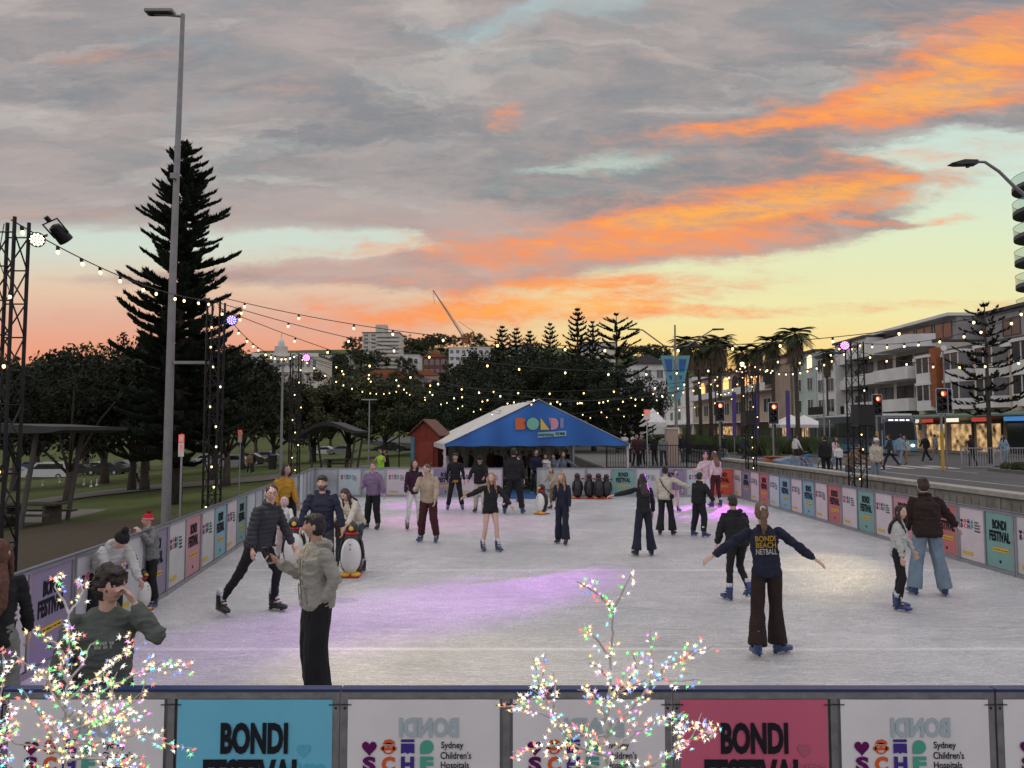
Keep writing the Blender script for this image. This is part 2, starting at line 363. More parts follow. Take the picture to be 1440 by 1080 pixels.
ASPH = asphalt_mat(); paving = mat('street_paving', (.12, .115, .105), .85, 0, .2, 2, .3, 12); linep = mat('road_paint', (.42, .42, .40), .7, 0, .25, 3)
b = MB(); b.prism([(11.25, -40), (60, -40), (60, 400), (-30, 400), (-30, 150), (4.6, 62), (4.6, 37), (10.55, 37)], -.2, SZ, ASPH, 'z'); struct(b.build('road'))
b = MB(); b.prism([(11.3, -40), (14.8, -40), (13.4, 37), (12.6, 62), (4.7, 62), (4.7, 37.1), (10.6, 37.1)], SZ - .05, SZ + .06, paving, 'z'); struct(b.build('pavement'))
b = MB(); b.span(36, 41, 20, 300, SZ - .1, SZ + .12, paving); struct(b.build('pavement'))
# ------------------------------------------------------------ ice
LEFT = [(-4.75, 4.2), (-5.1, 7.9), (-5.45, 11.9), (-6.6, 20.7), (-7.75, 29.4)]; RIGHT = [(9.15, 4.2), (8.95, 13), (8.85, 21), (8.7, 29.4)]
def ice_mat():
    m, nt, b = tree('ice'); L = nt.links.new; nn = nt.nodes.new
    tcn = nn('ShaderNodeTexCoord'); O_ = tcn.outputs['Object']
    def noi(sx, sy, rz, sc, det=6, rough=.65, dist=0.):
        mp = nn('ShaderNodeMapping'); mp.inputs['Scale'].default_value = (sx, sy, 1); mp.inputs['Rotation'].default_value = (0, 0, R(rz)); L(O_, mp.inputs[0])
        n = nn('ShaderNodeTexNoise'); n.inputs['Scale'].default_value = sc; n.inputs['Detail'].default_value = det; n.inputs['Roughness'].default_value = rough; n.inputs['Distortion'].default_value = dist; L(mp.outputs[0], n.inputs['Vector']); return n.outputs['Fac']
    def mth(op, a, c, d=None):
        n = nn('ShaderNodeMath'); n.operation = op
        for i, v in enumerate((a, c, d)):
            if v is None: continue
            if isinstance(v, (int, float)): n.inputs[i].default_value = v
            else: L(v, n.inputs[i])
        return n.outputs[0]
    def mr(v, a, c, d=0., e=1.):
        n = nn('ShaderNodeMapRange'); n.interpolation_type = 'SMOOTHSTEP'; L(v, n.inputs[0])
        for i, q in enumerate((a, c, d, e)): n.inputs[i + 1].default_value = q
        return n.outputs[0]
    big = noi(1, 1, 0, .35, 8, .7, .4); mid = noi(.5, 1.6, 8, 1.6, 8, .75, .6)
    cuts = None
    for rz, st, sc, th in ((20, 14, 1.1, .035), (-35, 16, .9, .03), (70, 13, 1.3, .03), (-5, 18, 1.0, .035), (48, 15, .8, .028), (-62, 14, 1.2, .03), (10, 22, 1.6, .04), (-18, 24, 1.5, .04), (33, 20, 2.0, .04), (-48, 20, 1.8, .04), (85, 20, 1.9, .04)):      # skate cuts: thin bright lines where a stretched noise crosses its middle
        n = noi(1, st, rz, sc, 2, .5, .35); l = mr(mth('ABSOLUTE', mth('SUBTRACT', n, .5), 0.), th * .5, 0.); k = noi(1, 1, rz, .5, 3)
        l = mth('MULTIPLY', l, mr(k, .36, .6)); cuts = l if cuts is None else mth('MAXIMUM', cuts, l)
    r = nn('ShaderNodeValToRGB'); r.color_ramp.elements[0].position = .32; r.color_ramp.elements[0].color = (.31, .325, .34, 1); r.color_ramp.elements[1].position = .68; r.color_ramp.elements[1].color = (.56, .56, .56, 1); L(mth('ADD', mth('MULTIPLY', big, .45), mth('MULTIPLY', mid, .55)), r.inputs[0])
    m1 = nn('ShaderNodeMix'); m1.data_type = 'RGBA'; L(mth('MULTIPLY', cuts, .75), m1.inputs[0]); L(r.outputs[0], m1.inputs[6]); m1.inputs[7].default_value = (.82, .82, .83, 1)
    # white lines frozen into the ice
    sx = nn('ShaderNodeSeparateXYZ'); L(O_, sx.inputs[0]); wob = mth('MULTIPLY', mth('SUBTRACT', noi(1, 1, 0, .8), .5), .06); yy = mth('ADD', sx.outputs[1], wob); line = None
    for y0, w in ((9.07, .075), (14.1, .085), (25.3, .09), (19.6, .05)):
        l = mr(mth('ABSOLUTE', mth('SUBTRACT', yy, y0), 0.), w, w * .35); line = l if line is None else mth('MAXIMUM', line, l)
    m2 = nn('ShaderNodeMix'); m2.data_type = 'RGBA'; L(mth('MULTIPLY', line, mr(mid, .3, .7, .35, .8)), m2.inputs[0]); L(m1.outputs[2], m2.inputs[6]); m2.inputs[7].default_value = (.80, .80, .79, 1)
    L(m2.outputs[2], b.inputs['Base Color'])
    fine = noi(1, 1, 0, 26, 5, .7); L(mr(mth('ADD', mth('MULTIPLY', big, .5), mth('MULTIPLY', fine, .5)), .35, .65, .13, .34), b.inputs['Roughness'])
    bp = nn('ShaderNodeBump'); bp.inputs['Strength'].default_value = .5; bp.inputs['Distance'].default_value = .012; L(mth('ADD', mth('ADD', fine, mth('MULTIPLY', cuts, .8)), mth('MULTIPLY', noi(1, 2.4, 12, 5), 1.6)), bp.inputs['Height']); L(bp.outputs[0], b.inputs['Normal'])
    b.inputs['IOR'].default_value = 1.4; b.inputs['Specular IOR Level'].default_value = .6; return m
poly = LEFT + RIGHT[::-1]
b = MB(); b.prism([(x + (.06 if x > 0 else -.06), y + (.06 if y > 20 else -.06)) for x, y in poly], -.05, 0, ice_mat(), 'z'); struct(b.build('ice'))
b = MB(); b.prism([(-20, -30), (20, -30), (20, 4.0), (-20, 4.0)], -.03, .01, concrete, 'z'); struct(b.build('path'))
# ------------------------------------------------------------ barrier sections
BC = dict(white=(.46, .46, .47), pinkwhite=(.52, .46, .49), bluewhite=(.42, .49, .51), purple=(.215, .19, .28), pink=(.46, .22, .26), blue=(.19, .34, .41), teal=(.16, .31, .29), red=(.42, .13, .13), orange=(.52, .075, .04), clear=None)
bmat = {k: mat('banner_' + k, v, .55, 0, .06, 3, .1, 4) for k, v in BC.items() if v}
nearm = {'white': mat('near_banner_white', (.62, .62, .63), .42, 0, .07, 2, .25, 2.2), 'blue': mat('near_banner_blue', (.12, .43, .58), .5, 0, .05, 2, .1, 3), 'pink': mat('near_banner_pink', (.48, .095, .165), .5, 0, .05, 2, .1, 3)}
acryl = mat('scuffed_plastic', (.33, .36, .37), .4, 0, .25, 2.5, .15, 10); navy_cap = mat('blue_rail_cap', (.012, .03, .11), .35); silver = mat('aluminium', (.36, .37, .39), .35, .8, .1); strip_y = mat('banner_yellow', (.55, .36, .03), .6, var=0)
ink = {k: mat('ink_' + k, c, .85, var=0, spec=.15) for k, c in dict(black=(.012, .013, .018), plum=(.10, .008, .09), orange=(.56, .10, .03), blue=(.05, .03, .20), teal=(.07, .32, .24), ghostblue=(.34, .42, .45), ghostpink=(.36, .10, .16), ghostb=(.085, .36, .49), yel=(.6, .4, .02), white=(.5, .5, .5)).items()}
def heart(cx, cz, r): return [(cx + r * (16 * math.sin(t) ** 3) / 17, cz + r * (13 * math.cos(t) - 5 * math.cos(2 * t) - 2 * math.cos(3 * t) - math.cos(4 * t)) / 16) for t in np.linspace(0, 2 * PI, 28, endpoint=False)]
def disc(cx, cz, rx, rz, n=20): return [(cx + rx * math.cos(t), cz + rz * math.sin(t)) for t in np.linspace(0, 2 * PI, n, endpoint=False)]
def flatp(b, poly, m, y=-.005): b.add([(x, y, z) for x, z in poly], [tuple(range(len(poly)))], m)
def logo(b, ghost=True, ghostm='ghostblue'):
    for i, mm in enumerate(('plum', 'orange', 'blue', 'teal')):
        cx = -.305 + i * .108; cz = .818; k = ink[mm]
        if i == 0: flatp(b, heart(cx, cz - .004, .045), k)
        if i == 1:
            flatp(b, disc(cx, cz - .008, .036, .032), k); flatp(b, disc(cx - .035, cz - .008, .011, .012), k); flatp(b, disc(cx + .035, cz - .008, .011, .012), k); flatp(b, [(cx - .036, cz + .014), (cx - .02, cz + .038), (cx + .01, cz + .043), (cx + .034, cz + .030), (cx + .037, cz + .012)], k)
            w = ink['white']; flatp(b, [(cx - .018, cz - .018), (cx + .018, cz - .018), (cx + .011, cz - .03), (cx - .011, cz - .03)], w, -.0065)
            for s in (-1, 1): flatp(b, [(cx + s * .024, cz - .004), (cx + s * .014, cz + .006), (cx + s * .005, cz - .004), (cx + s * .014, cz + .001)], w, -.0065)
            flatp(b, [(cx - .034, cz + .012), (cx + .036, cz + .010), (cx + .036, cz + .014), (cx - .034, cz + .016)], w, -.0065)
        if i == 2: flatp(b, [(cx - .038, cz + .027), (cx + .038, cz + .027), (cx + .038, cz + .042), (cx - .038, cz + .042)], k); flatp(b, [(cx - .038, cz + .019), (cx - .038, cz - .036), (cx - .012, cz - .03), (cx, cz - .038), (cx + .012, cz - .03), (cx + .038, cz - .036), (cx + .038, cz + .019)], k)
        if i == 3: flatp(b, disc(cx, cz, .038, .038), k); flatp(b, [(cx - .038, cz), (cx - .038, cz - .038), (cx, cz - .038)], k, -.0055)
        put_text(b, 'SCHF'[i], cx, .724, .074, .084, k, -.006, bold=.05)
    for i, t in enumerate(('Sydney', "Children's", 'Hospitals', 'Foundation')): put_text(b, t, .12 + (.085, .125, .115, .128)[i] * .5 + .0, .828 - i * .055 - (.004 if i in (0, 2) else 0), (.125, .172, .158, .182)[i], .048 if i in (0, 2) else .04, ink['black'], -.006, bold=.006)
    flatp(b, [(-.30, .17), (.02, .17), (.02, .235), (-.30, .235)], strip_y)
    if ghost: put_text(b, 'BONDI', .03, .925, .335, .11, ink[ghostm], -.0045, bold=.045, mirror=True)
def fest(b, ghostk='ghostb'):
    k = ink['black']; put_text(b, 'BONDI', 0, .866, .38, .175, k, -.006, bold=.045); put_text(b, 'FESTIVAL', 0, .655, .57, .195, k, -.006, bold=.045)
    flatp(b, [(-.20, .37), (.24, .38), (.24, .455), (-.20, .445)], strip_y, -.005); put_text(b, '-- ---- - -- ---', .02, .41, .38, .014, k, -.0065, bold=.02)
    flatp(b, disc(0, .2, .03, .03), k)
    if ghostk:
        flatp(b, heart(.28, .80, .04), ink[ghostk], -.0045); put_text(b, 'SCHF', .30, .69, .2, .07, ink[ghostk], -.0045, bold=.05, mirror=True)
FRAME = {}
def barrier(p0, p1, banners, label, group, near=False, z=0.):
    p0 = Vector(p0); p1 = Vector(p1); d = p1 - p0; L_ = d.length - .012
    t = thing('rink_barrier', label, 'barrier', (p0.x, p0.y, z), math.atan2(d.y, d.x), group)
    n = len(banners); H = 1.12; b = MB(); m = steel if near else silver
    w = .045
    for i in range(n + 1):
        x = L_ * i / n; hw = (w * (1.0 if i in (0, n) else .42)) / 1
        b.span(max(0, x - hw), min(L_, x + hw), -.028, .028, .0, H - .038, m)
    b.span(0, L_, -.03, .03, H - .038, H, m); b.span(0, L_, -.026, .026, .0, .07, m); b.span(w, L_ - w, .004, .014, .07, H - .05, acryl)
    fo = b.build('frame', t)
    if near:
        s = MB()
        for x in (.02, L_ - .02):
            for zz in (1.03, .62, .2): s.ball((x, -.029, zz), (.007, .004, .007), black_metal, 8, 6)
        s.build('bolt', fo)
    c = MB(); c.span(-.002, L_ + .002, -.034, .034, H, H + (.016 if near else .02), navy_cap if near else mat('rail_cap', (.10, .11, .15), .4, .3)); c.build('rail_cap', t)
    for i, k in enumerate(banners):
        if k == 'clear': continue
        cx = L_ * (i + .5) / n; bw = L_ / n - (.075 if near else .05)
        q = MB(); nx_ = 9; fr = -.0295 if near else -.008
        vv = [(-bw / 2 + bw * a / (nx_ - 1), .002 * math.sin(a * 2.1 + i), zz) for zz in (.085, .4, .75, H - .042) for a in range(nx_)]; ff = [(r_ * nx_ + a, r_ * nx_ + a + 1, (r_ + 1) * nx_ + a + 1, (r_ + 1) * nx_ + a) for r_ in range(3) for a in range(nx_ - 1)]
        kk = k.split(':')[0]; q.add(vv, ff, nearm.get(kk, bmat[kk]) if near else bmat[kk])
        if ':' not in k:
            if kk in ('white', 'pinkwhite', 'bluewhite'): logo(q, near)
            else: fest(q, ('ghostb' if kk == 'blue' else 'ghostpink') if near else None)
        q.build('banner', t, False, (cx, fr, 0))
        if near:
            for sx in (-1, 1):
                for zz in (1.05, .5): tb = MB(); tb.tube([(sx * (bw / 2 - .02), -.004, zz), (sx * (bw / 2 + .012), -.012, zz + .003), (sx * (bw / 2 + .04), -.003, zz)], .003, black_metal, 5); tb.build('cable_tie', t, False, (cx, fr, 0))
    return t
def poly_at(pl, y):
    for (x0, y0), (x1, y1) in zip(pl[:-1], pl[1:]):
        if y0 <= y <= y1 or (y1 == pl[-1][1] and y > y1): return (x0 + (x1 - x0) * (y - y0) / (y1 - y0), y)
    return pl[0]
ORD = 'first second third fourth fifth sixth seventh eighth ninth tenth eleventh twelfth thirteenth'.split()
RS = [29.4, 27.5, 25.6, 23.7, 21.9, 20.2, 18.4, 16.7, 15.05, 13.4, 11.6, 9.75, 7.9, 6.05, 4.3]
RB = [('pinkwhite', 'purple'), ('pinkwhite', 'red'), ('bluewhite', 'blue'), ('pinkwhite', 'blue'), ('pinkwhite', 'red'), ('pinkwhite', 'teal'), ('pinkwhite', 'pink'), ('white', 'red'), ('pinkwhite', 'teal'), ('white', 'purple'), ('white', 'blue'), ('white', 'pink'), ('white', 'teal'), ('white', 'red')]
NM = dict(white='white', pinkwhite='pinkish white', bluewhite='pale blue', purple='purple', pink='pink', blue='blue', teal='teal', red='red', orange='orange', clear='bare grey')
for i in range(len(RB)):
    barrier(poly_at(RIGHT, RS[i]), poly_at(RIGHT, RS[i + 1]), RB[i], 'right side rink barrier with %s and %s banners, %s from the far corner' % (NM[RB[i][0]], NM[RB[i][1]], ORD[i] if i < 13 else 'last'), 'barriers along the right side of the rink')
LS = [4.3, 5.2, 7.05, 8.95, 10.05, 11.95, 13.8, 15.65, 17.5, 19.4, 21.4, 23.4, 25.4, 27.4, 29.4]
LB = [('white',), ('white', 'teal'), ('white', 'purple'), ('white',), ('white', 'purple'), ('white', 'pink'), ('white', 'blue'), ('pinkwhite', 'teal'), ('bluewhite:x', 'clear'), ('clear', 'bluewhite:x'), ('clear', 'clear'), ('clear', 'clear'), ('bluewhite:x', 'clear'), ('clear', 'clear')]
for i in range(len(LB)):
    barrier(poly_at(LEFT, LS[i]), poly_at(LEFT, LS[i + 1]), LB[i], 'left side rink barrier with %s panels, %s from the near corner' % (' and '.join(dict.fromkeys(NM[k.split(':')[0]] for k in LB[i])), ORD[i] if i < 13 else 'last'), 'barriers along the left side of the rink')
FX = [-7.75, -5.87, -4.0, -2.12, -.35]; FB = [('clear', 'bluewhite'), ('clear', 'pinkwhite'), ('pinkwhite', 'purple'), ('pinkwhite', 'pinkwhite')]  # magenta light on these white banners is put into the pinkwhite colour
for i in range(4): barrier((FX[i], 29.4), (FX[i + 1], 29.4), FB[i], 'far rink barrier left of the tent, %s panels, %s from corner' % (' and '.join(dict.fromkeys(NM[k] for k in FB[i])), ORD[i]), 'barriers across the far end of the rink')
FX = [.97, 2.9, 4.85, 6.8, 8.7]; FB = [('clear', 'white:x'), ('white:x', 'teal'), ('white', 'purple'), ('bluewhite', 'orange')]
for i in range(4): barrier((FX[i], 29.4), (FX[i + 1], 29.4), FB[i], 'far rink barrier right of the entrance with %s panels, %s' % (' and '.join(dict.fromkeys(NM[k.split(':')[0]] for k in FB[i])), ORD[i]), 'barriers across the far end of the rink')
NX = [10, 482, 945, 1396, 1860]; NB = [('white', 'blue'), ('white', 'white'), ('pink', 'white'), ('white', 'teal')]; nearm['teal'] = bmat['teal']
nb = []
for px in [-455] + NX: p = at(px, 970, 4.36); nb.append((p.x, 4.36))
NB = [('white', 'pink')] + NB; NLb = ['near barrier at the left edge behind the leftmost light tree', 'near barrier with white and blue banners below the young man with the phone', 'near barrier with two white hospital banners behind the middle light tree', 'near barrier with pink festival banner and white hospital banner', 'near barrier at the right edge with a white banner']
for i in range(5): barrier(nb[i], nb[i + 1], NB[i], NLb[i], 'barriers along the near end of the rink', True)
# ------------------------------------------------------------ people
JOBS = []
def remesh_job(mb, name, parent, voxel, smooth, m, post=None, attr=None):
    o = mb.build(name, parent); md = o.modifiers.new('r', 'REMESH'); md.mode = 'VOXEL'; md.voxel_size = voxel; md.use_smooth_shade = True
    if smooth: sm = o.modifiers.new('s', 'SMOOTH'); sm.factor = .5; sm.iterations = smooth
    JOBS.append((o, m, post, attr)); return o
def run_jobs():
    bpy.context.view_layer.update(); dg = bpy.context.evaluated_depsgraph_get(); out = []
    for o, m, post, attr in JOBS: out.append(bpy.data.meshes.new_from_object(o.evaluated_get(dg)))
    for (o, m, post, attr), me in zip(JOBS, out):
        n = len(me.vertices); p = np.zeros(n * 3); me.vertices.foreach_get('co', p); p = p.reshape(-1, 3)
        if post and n:
            q = np.zeros(n * 3); me.vertices.foreach_get('normal', q); q = q.reshape(-1, 3)
            p2 = post(p, q); me.vertices.foreach_set('co', p2.astype(np.float32).ravel())
        if attr and n:
            ca = me.color_attributes.new('tint', 'FLOAT_COLOR', 'POINT'); ca.data.foreach_set('color', attr(p).astype(np.float32).ravel())
        me.materials.clear(); me.materials.append(m); me.polygons.foreach_set('material_index', np.zeros(len(me.polygons), np.int32)); me.polygons.foreach_set('use_smooth', np.ones(len(me.polygons), bool))
        me.name = o.name; me.update(); o.modifiers.clear(); old = o.data; o.data = me; bpy.data.meshes.remove(old)
    JOBS.clear()
def skin_mat():
    m, nt, b = tree('skin'); a = nt.nodes.new('ShaderNodeVertexColor'); a.layer_name = 'tint'
    n = nt.nodes.new('ShaderNodeTexNoise'); n.inputs['Scale'].default_value = 30; h = nt.nodes.new('ShaderNodeMix'); h.data_type = 'RGBA'; h.blend_type = 'OVERLAY'; h.inputs[0].default_value = .25
    nt.links.new(a.outputs[0], h.inputs[6]); nt.links.new(n.outputs['Fac'], h.inputs[7]); nt.links.new(h.outputs[2], b.inputs['Base Color'])
    b.inputs['Roughness'].default_value = .5; b.inputs['Subsurface Weight'].default_value = .0; return m
SKIN = skin_mat()
def fabric(name, c, rough=.9, var=.15, bump=.35, bs=45): return mat('fabric_' + name, c, rough, 0, var, 9, bump, bs, spec=.25)
FAB = dict(
 black=fabric('black', (.016, .016, .018)), charcoal=fabric('charcoal', (.035, .036, .042)), navy=fabric('navy', (.016, .019, .035)), jean_black=fabric('jean_black', (.012, .012, .014)),
 sage=fabric('sage', (.25, .245, .215)), green=fabric('dark_green', (.085, .10, .088)), white=fabric('white', (.6, .6, .6)), offwhite=fabric('offwhite', (.42, .43, .41)), cream=fabric('cream', (.44, .40, .33)),
 grey=fabric('grey', (.17, .175, .165)), lilac=fabric('lilac', (.20, .14, .235)), beige=fabric('beige', (.36, .29, .215)), maroon=fabric('maroon', (.055, .016, .02)), brown=fabric('brown', (.05, .03, .024)),
 brown_d=fabric('brown_dark', (.026, .016, .014)), denim=fabric('denim', (.16, .22, .27)), denim_d=fabric('denim_dark', (.05, .08, .10)), yellow=fabric('yellow', (.42, .22, .03)), red=fabric('red', (.35, .02, .03)),
 plum=fabric('plum', (.045, .015, .035)), pinkwhite=fabric('pinkwhite', (.55, .42, .44)), skyblue=fabric('skyblue', (.2, .3, .38)), tan=fabric('tan', (.22, .15, .09)), slate=fabric('slate', (.11, .13, .16)),
 redbeanie=fabric('red_knit', (.55, .02, .03), bump=.8, bs=80), pinkknit=fabric('pink_knit', (.65, .25, .28), bump=.8, bs=80), hivis=mat('hivis', (.35, .75, .05), .8, emit=(.35, .8, .05), es=0))
def hairm(name, c): return mat('hair_' + name, c, .45, 0, .45, 40, .5, 120, spec=.4)
HAIR = dict(black=hairm('black', (.012, .010, .010)), brown=hairm('brown', (.035, .02, .014)), dark=hairm('dark', (.02, .014, .011)), auburn=hairm('auburn', (.085, .03, .018)), blonde=hairm('blonde', (.26, .16, .08)), light=hairm('light', (.14, .08, .045)), fair=hairm('fair', (.10, .075, .05)))
boot_blue = mat('boot_blue', (.012, .04, .15), .35, 0, .2, 20, coat=.3); boot_black = mat('boot_black', (.012, .012, .014), .4); boot_liner = mat('boot_liner', (.5, .5, .52), .7, 0, .5, 30)
blade_mat = mat('blade_steel', (.5, .5, .5), .25, .9); eye_mat = mat('eye_white', (.5, .48, .45), .3, var=0); iris_mat = mat('eye_iris', (.015, .01, .008), .2, var=0)
def skate_mesh(shell):
    b = MB()
    b.tube([(0, -.085, .10), (0, -.06, .088), (0, 0, .085), (0, .07, .078), (0, .14, .07), (0, .178, .066), (0, .19, .066)], [(.028, .03), (.042, .045), (.044, .045), (.05, .036), (.047, .03), (.034, .024), (.012, .01)], shell, 12)
    b.tube([(0, -.035, .08), (0, -.04, .16), (0, -.035, .235), (0, -.03, .25)], [(.048, .055), (.05, .056), (.055, .06), (.052, .058)], shell, 12)
    b.box((0, .045, .047), (.075, .25, .016), shell)
    for z in (.11, .15, .195): b.box((0, .02 - (z - .11) * .5, z), (.105, .075, .014), dark_rubber)
    l = MB(); l.tube([(0, -.035, .235), (0, -.03, .30)], [(.056, .06), (.054, .062)], boot_liner, 12)
    l.tube([(0, .02, .14), (0, .02, .27)], [(.03, .012), (.035, .012)], boot_liner, 8)
    d = MB(); d.prism([(-.11, .004), (-.10, 0), (.15, 0), (.165, .012), (.165, .022), (-.11, .022)], -.003, .003, blade_mat, 'x')
    for y in (-.07, .10): d.prism([(y - .03, .045), (y - .02, .018), (y + .02, .018), (y + .03, .045)], -.008, .008, dark_rubber, 'x')
    return b.mesh('skate', True), l.mesh('liner', True), d.mesh('blade')
SK = dict(blue=skate_mesh(boot_blue), black=skate_mesh(boot_black))
def shoe_mesh(m):
    b = MB(); b.tube([(0, -.085, .04), (0, -.06, .05), (0, 0, .05), (0, .08, .04), (0, .15, .033), (0, .175, .03)], [(.02, .03), (.04, .05), (.043, .05), (.046, .04), (.04, .03), (.015, .015)], m, 10)
    b.tube([(0, -.035, .05), (0, -.035, .12)], [(.042, .05), (.042, .05)], m, 10); b.box((0, .04, .012), (.09, .26, .02), white_paint); return b.mesh('shoe', True)
SHOE = dict(dark=shoe_mesh(boot_black), white=shoe_mesh(boot_liner))
def seg_dir(a, b, sd): a = R(a); b = R(b); return Vector((sd * math.sin(b), math.sin(a) * math.cos(b), -math.cos(a) * math.cos(b)))
def rotx(a): return Matrix.Rotation(R(a), 3, 'X')
def rotz(a): return Matrix.Rotation(R(a), 3, 'Z')
def roty(a): return Matrix.Rotation(R(a), 3, 'Y')
def head_geo(mb, m, C, Hm, hero):
    n, k = (44, 34) if hero else (26, 20); v = []
    for i in range(k + 1):
        a = PI * i / k
        for j in range(n):
            b = 2 * PI * j / n; x = math.sin(a) * math.sin(b); y = math.sin(a) * math.cos(b); z = math.cos(a)
            X, Y, Z = x * .074, y * .094, z * .116
            if z < 0: X *= 1 - .30 * (-z) ** 1.3; Y *= 1 - (.10 if y > 0 else .42) * (-z) ** 1.2
            if y > 0:
                g = lambda x0, z0, sx, sz: math.exp(-((X - x0) / sx) ** 2 - ((Z - z0) / sz) ** 2)
                Y += .024 * g(0, -.018, .011, .013) + .013 * g(0, .0, .008, .02) + .006 * g(0, -.052, .022, .012) + .009 * g(0, -.092, .022, .02) - .008 * g(0, -.070, .02, .006)
                Y += -.012 * g(.03, .014, .015, .012) - .012 * g(-.03, .014, .015, .012) + .005 * g(.028, .036, .024, .009) + .005 * g(-.028, .036, .024, .009) + .005 * g(.045, -.022, .02, .02) + .005 * g(-.045, -.022, .02, .02)
            v.append(tuple(C + Hm @ Vector((X, Y, Z))))
    f = [(i * n + j, (i + 1) * n + j, (i + 1) * n + (j + 1) % n, i * n + (j + 1) % n) for i in range(k) for j in range(n)]
    mb.add(v, f, m)
    for sd in (-1, 1): mb.ball(C + Hm @ Vector((sd * .077, -.008, -.002)), (.011, .02, .032), m, 10, 8, Hm)
def hand_geo(mb, m, W_, d, pn, curl, hero, sd, thumb=None):
    d = d.normalized(); pn = (pn - d * pn.dot(d)).normalized(); l = d.cross(pn).normalized()
    fr = .0088 if hero else .011
    Mx = Matrix((l, pn, d)).transposed()
    mb.ball(W_ + d * .048, (.040, .018, .055), m, 10, 8, Mx)
    for i, ln in enumerate((.062, .076, .082, .074)):
        if l.x * sd > 0: i2 = i
        else: i2 = i
        p = W_ + d * (.085 + .004 * (i in (2, 3))) + l * ((i2 - 1.5) * .0205); pts = [p - d * .02]; dd = d.copy(); a0 = (curl * .5, curl, curl * .9)
        for q, frac in enumerate((.45, .32, .27)):
            ax = l; dd = Matrix.Rotation(R(a0[q]) * (1 + .1 * i), 3, ax) @ dd if (Matrix.Rotation(.3, 3, ax) @ d).dot(pn) > 0 else Matrix.Rotation(-R(a0[q]) * (1 + .1 * i), 3, ax) @ dd
            p = p + dd * ln * frac; pts.append(p)
        mb.tube([tuple(q) for q in pts], [fr * 1.05, fr, fr * .95, fr * .8], m, 6)
    th = l * (1 if (l.dot(Vector((0, 1, 0))) > 0) else -1)
    p0 = W_ + d * .03 + th * .028; p1 = p0 + (th * .6 + d * .8 + pn * .25).normalized() * .035; p2 = p1 + (th * .2 + d * .95 + pn * .4).normalized() * .03
    mb.tube([tuple(W_ + d * .02), tuple(p0), tuple(p1), tuple(p2)], [fr * 1.3, fr * 1.3, fr * 1.15, fr * .85], m, 6)
SKINS = dict(fair=(.50, .32, .25), tan=(.40, .245, .175), med=(.33, .19, .13), pale=(.56, .38, .31), brown=(.2, .11, .07))
PN = [0]; HANDS = {}
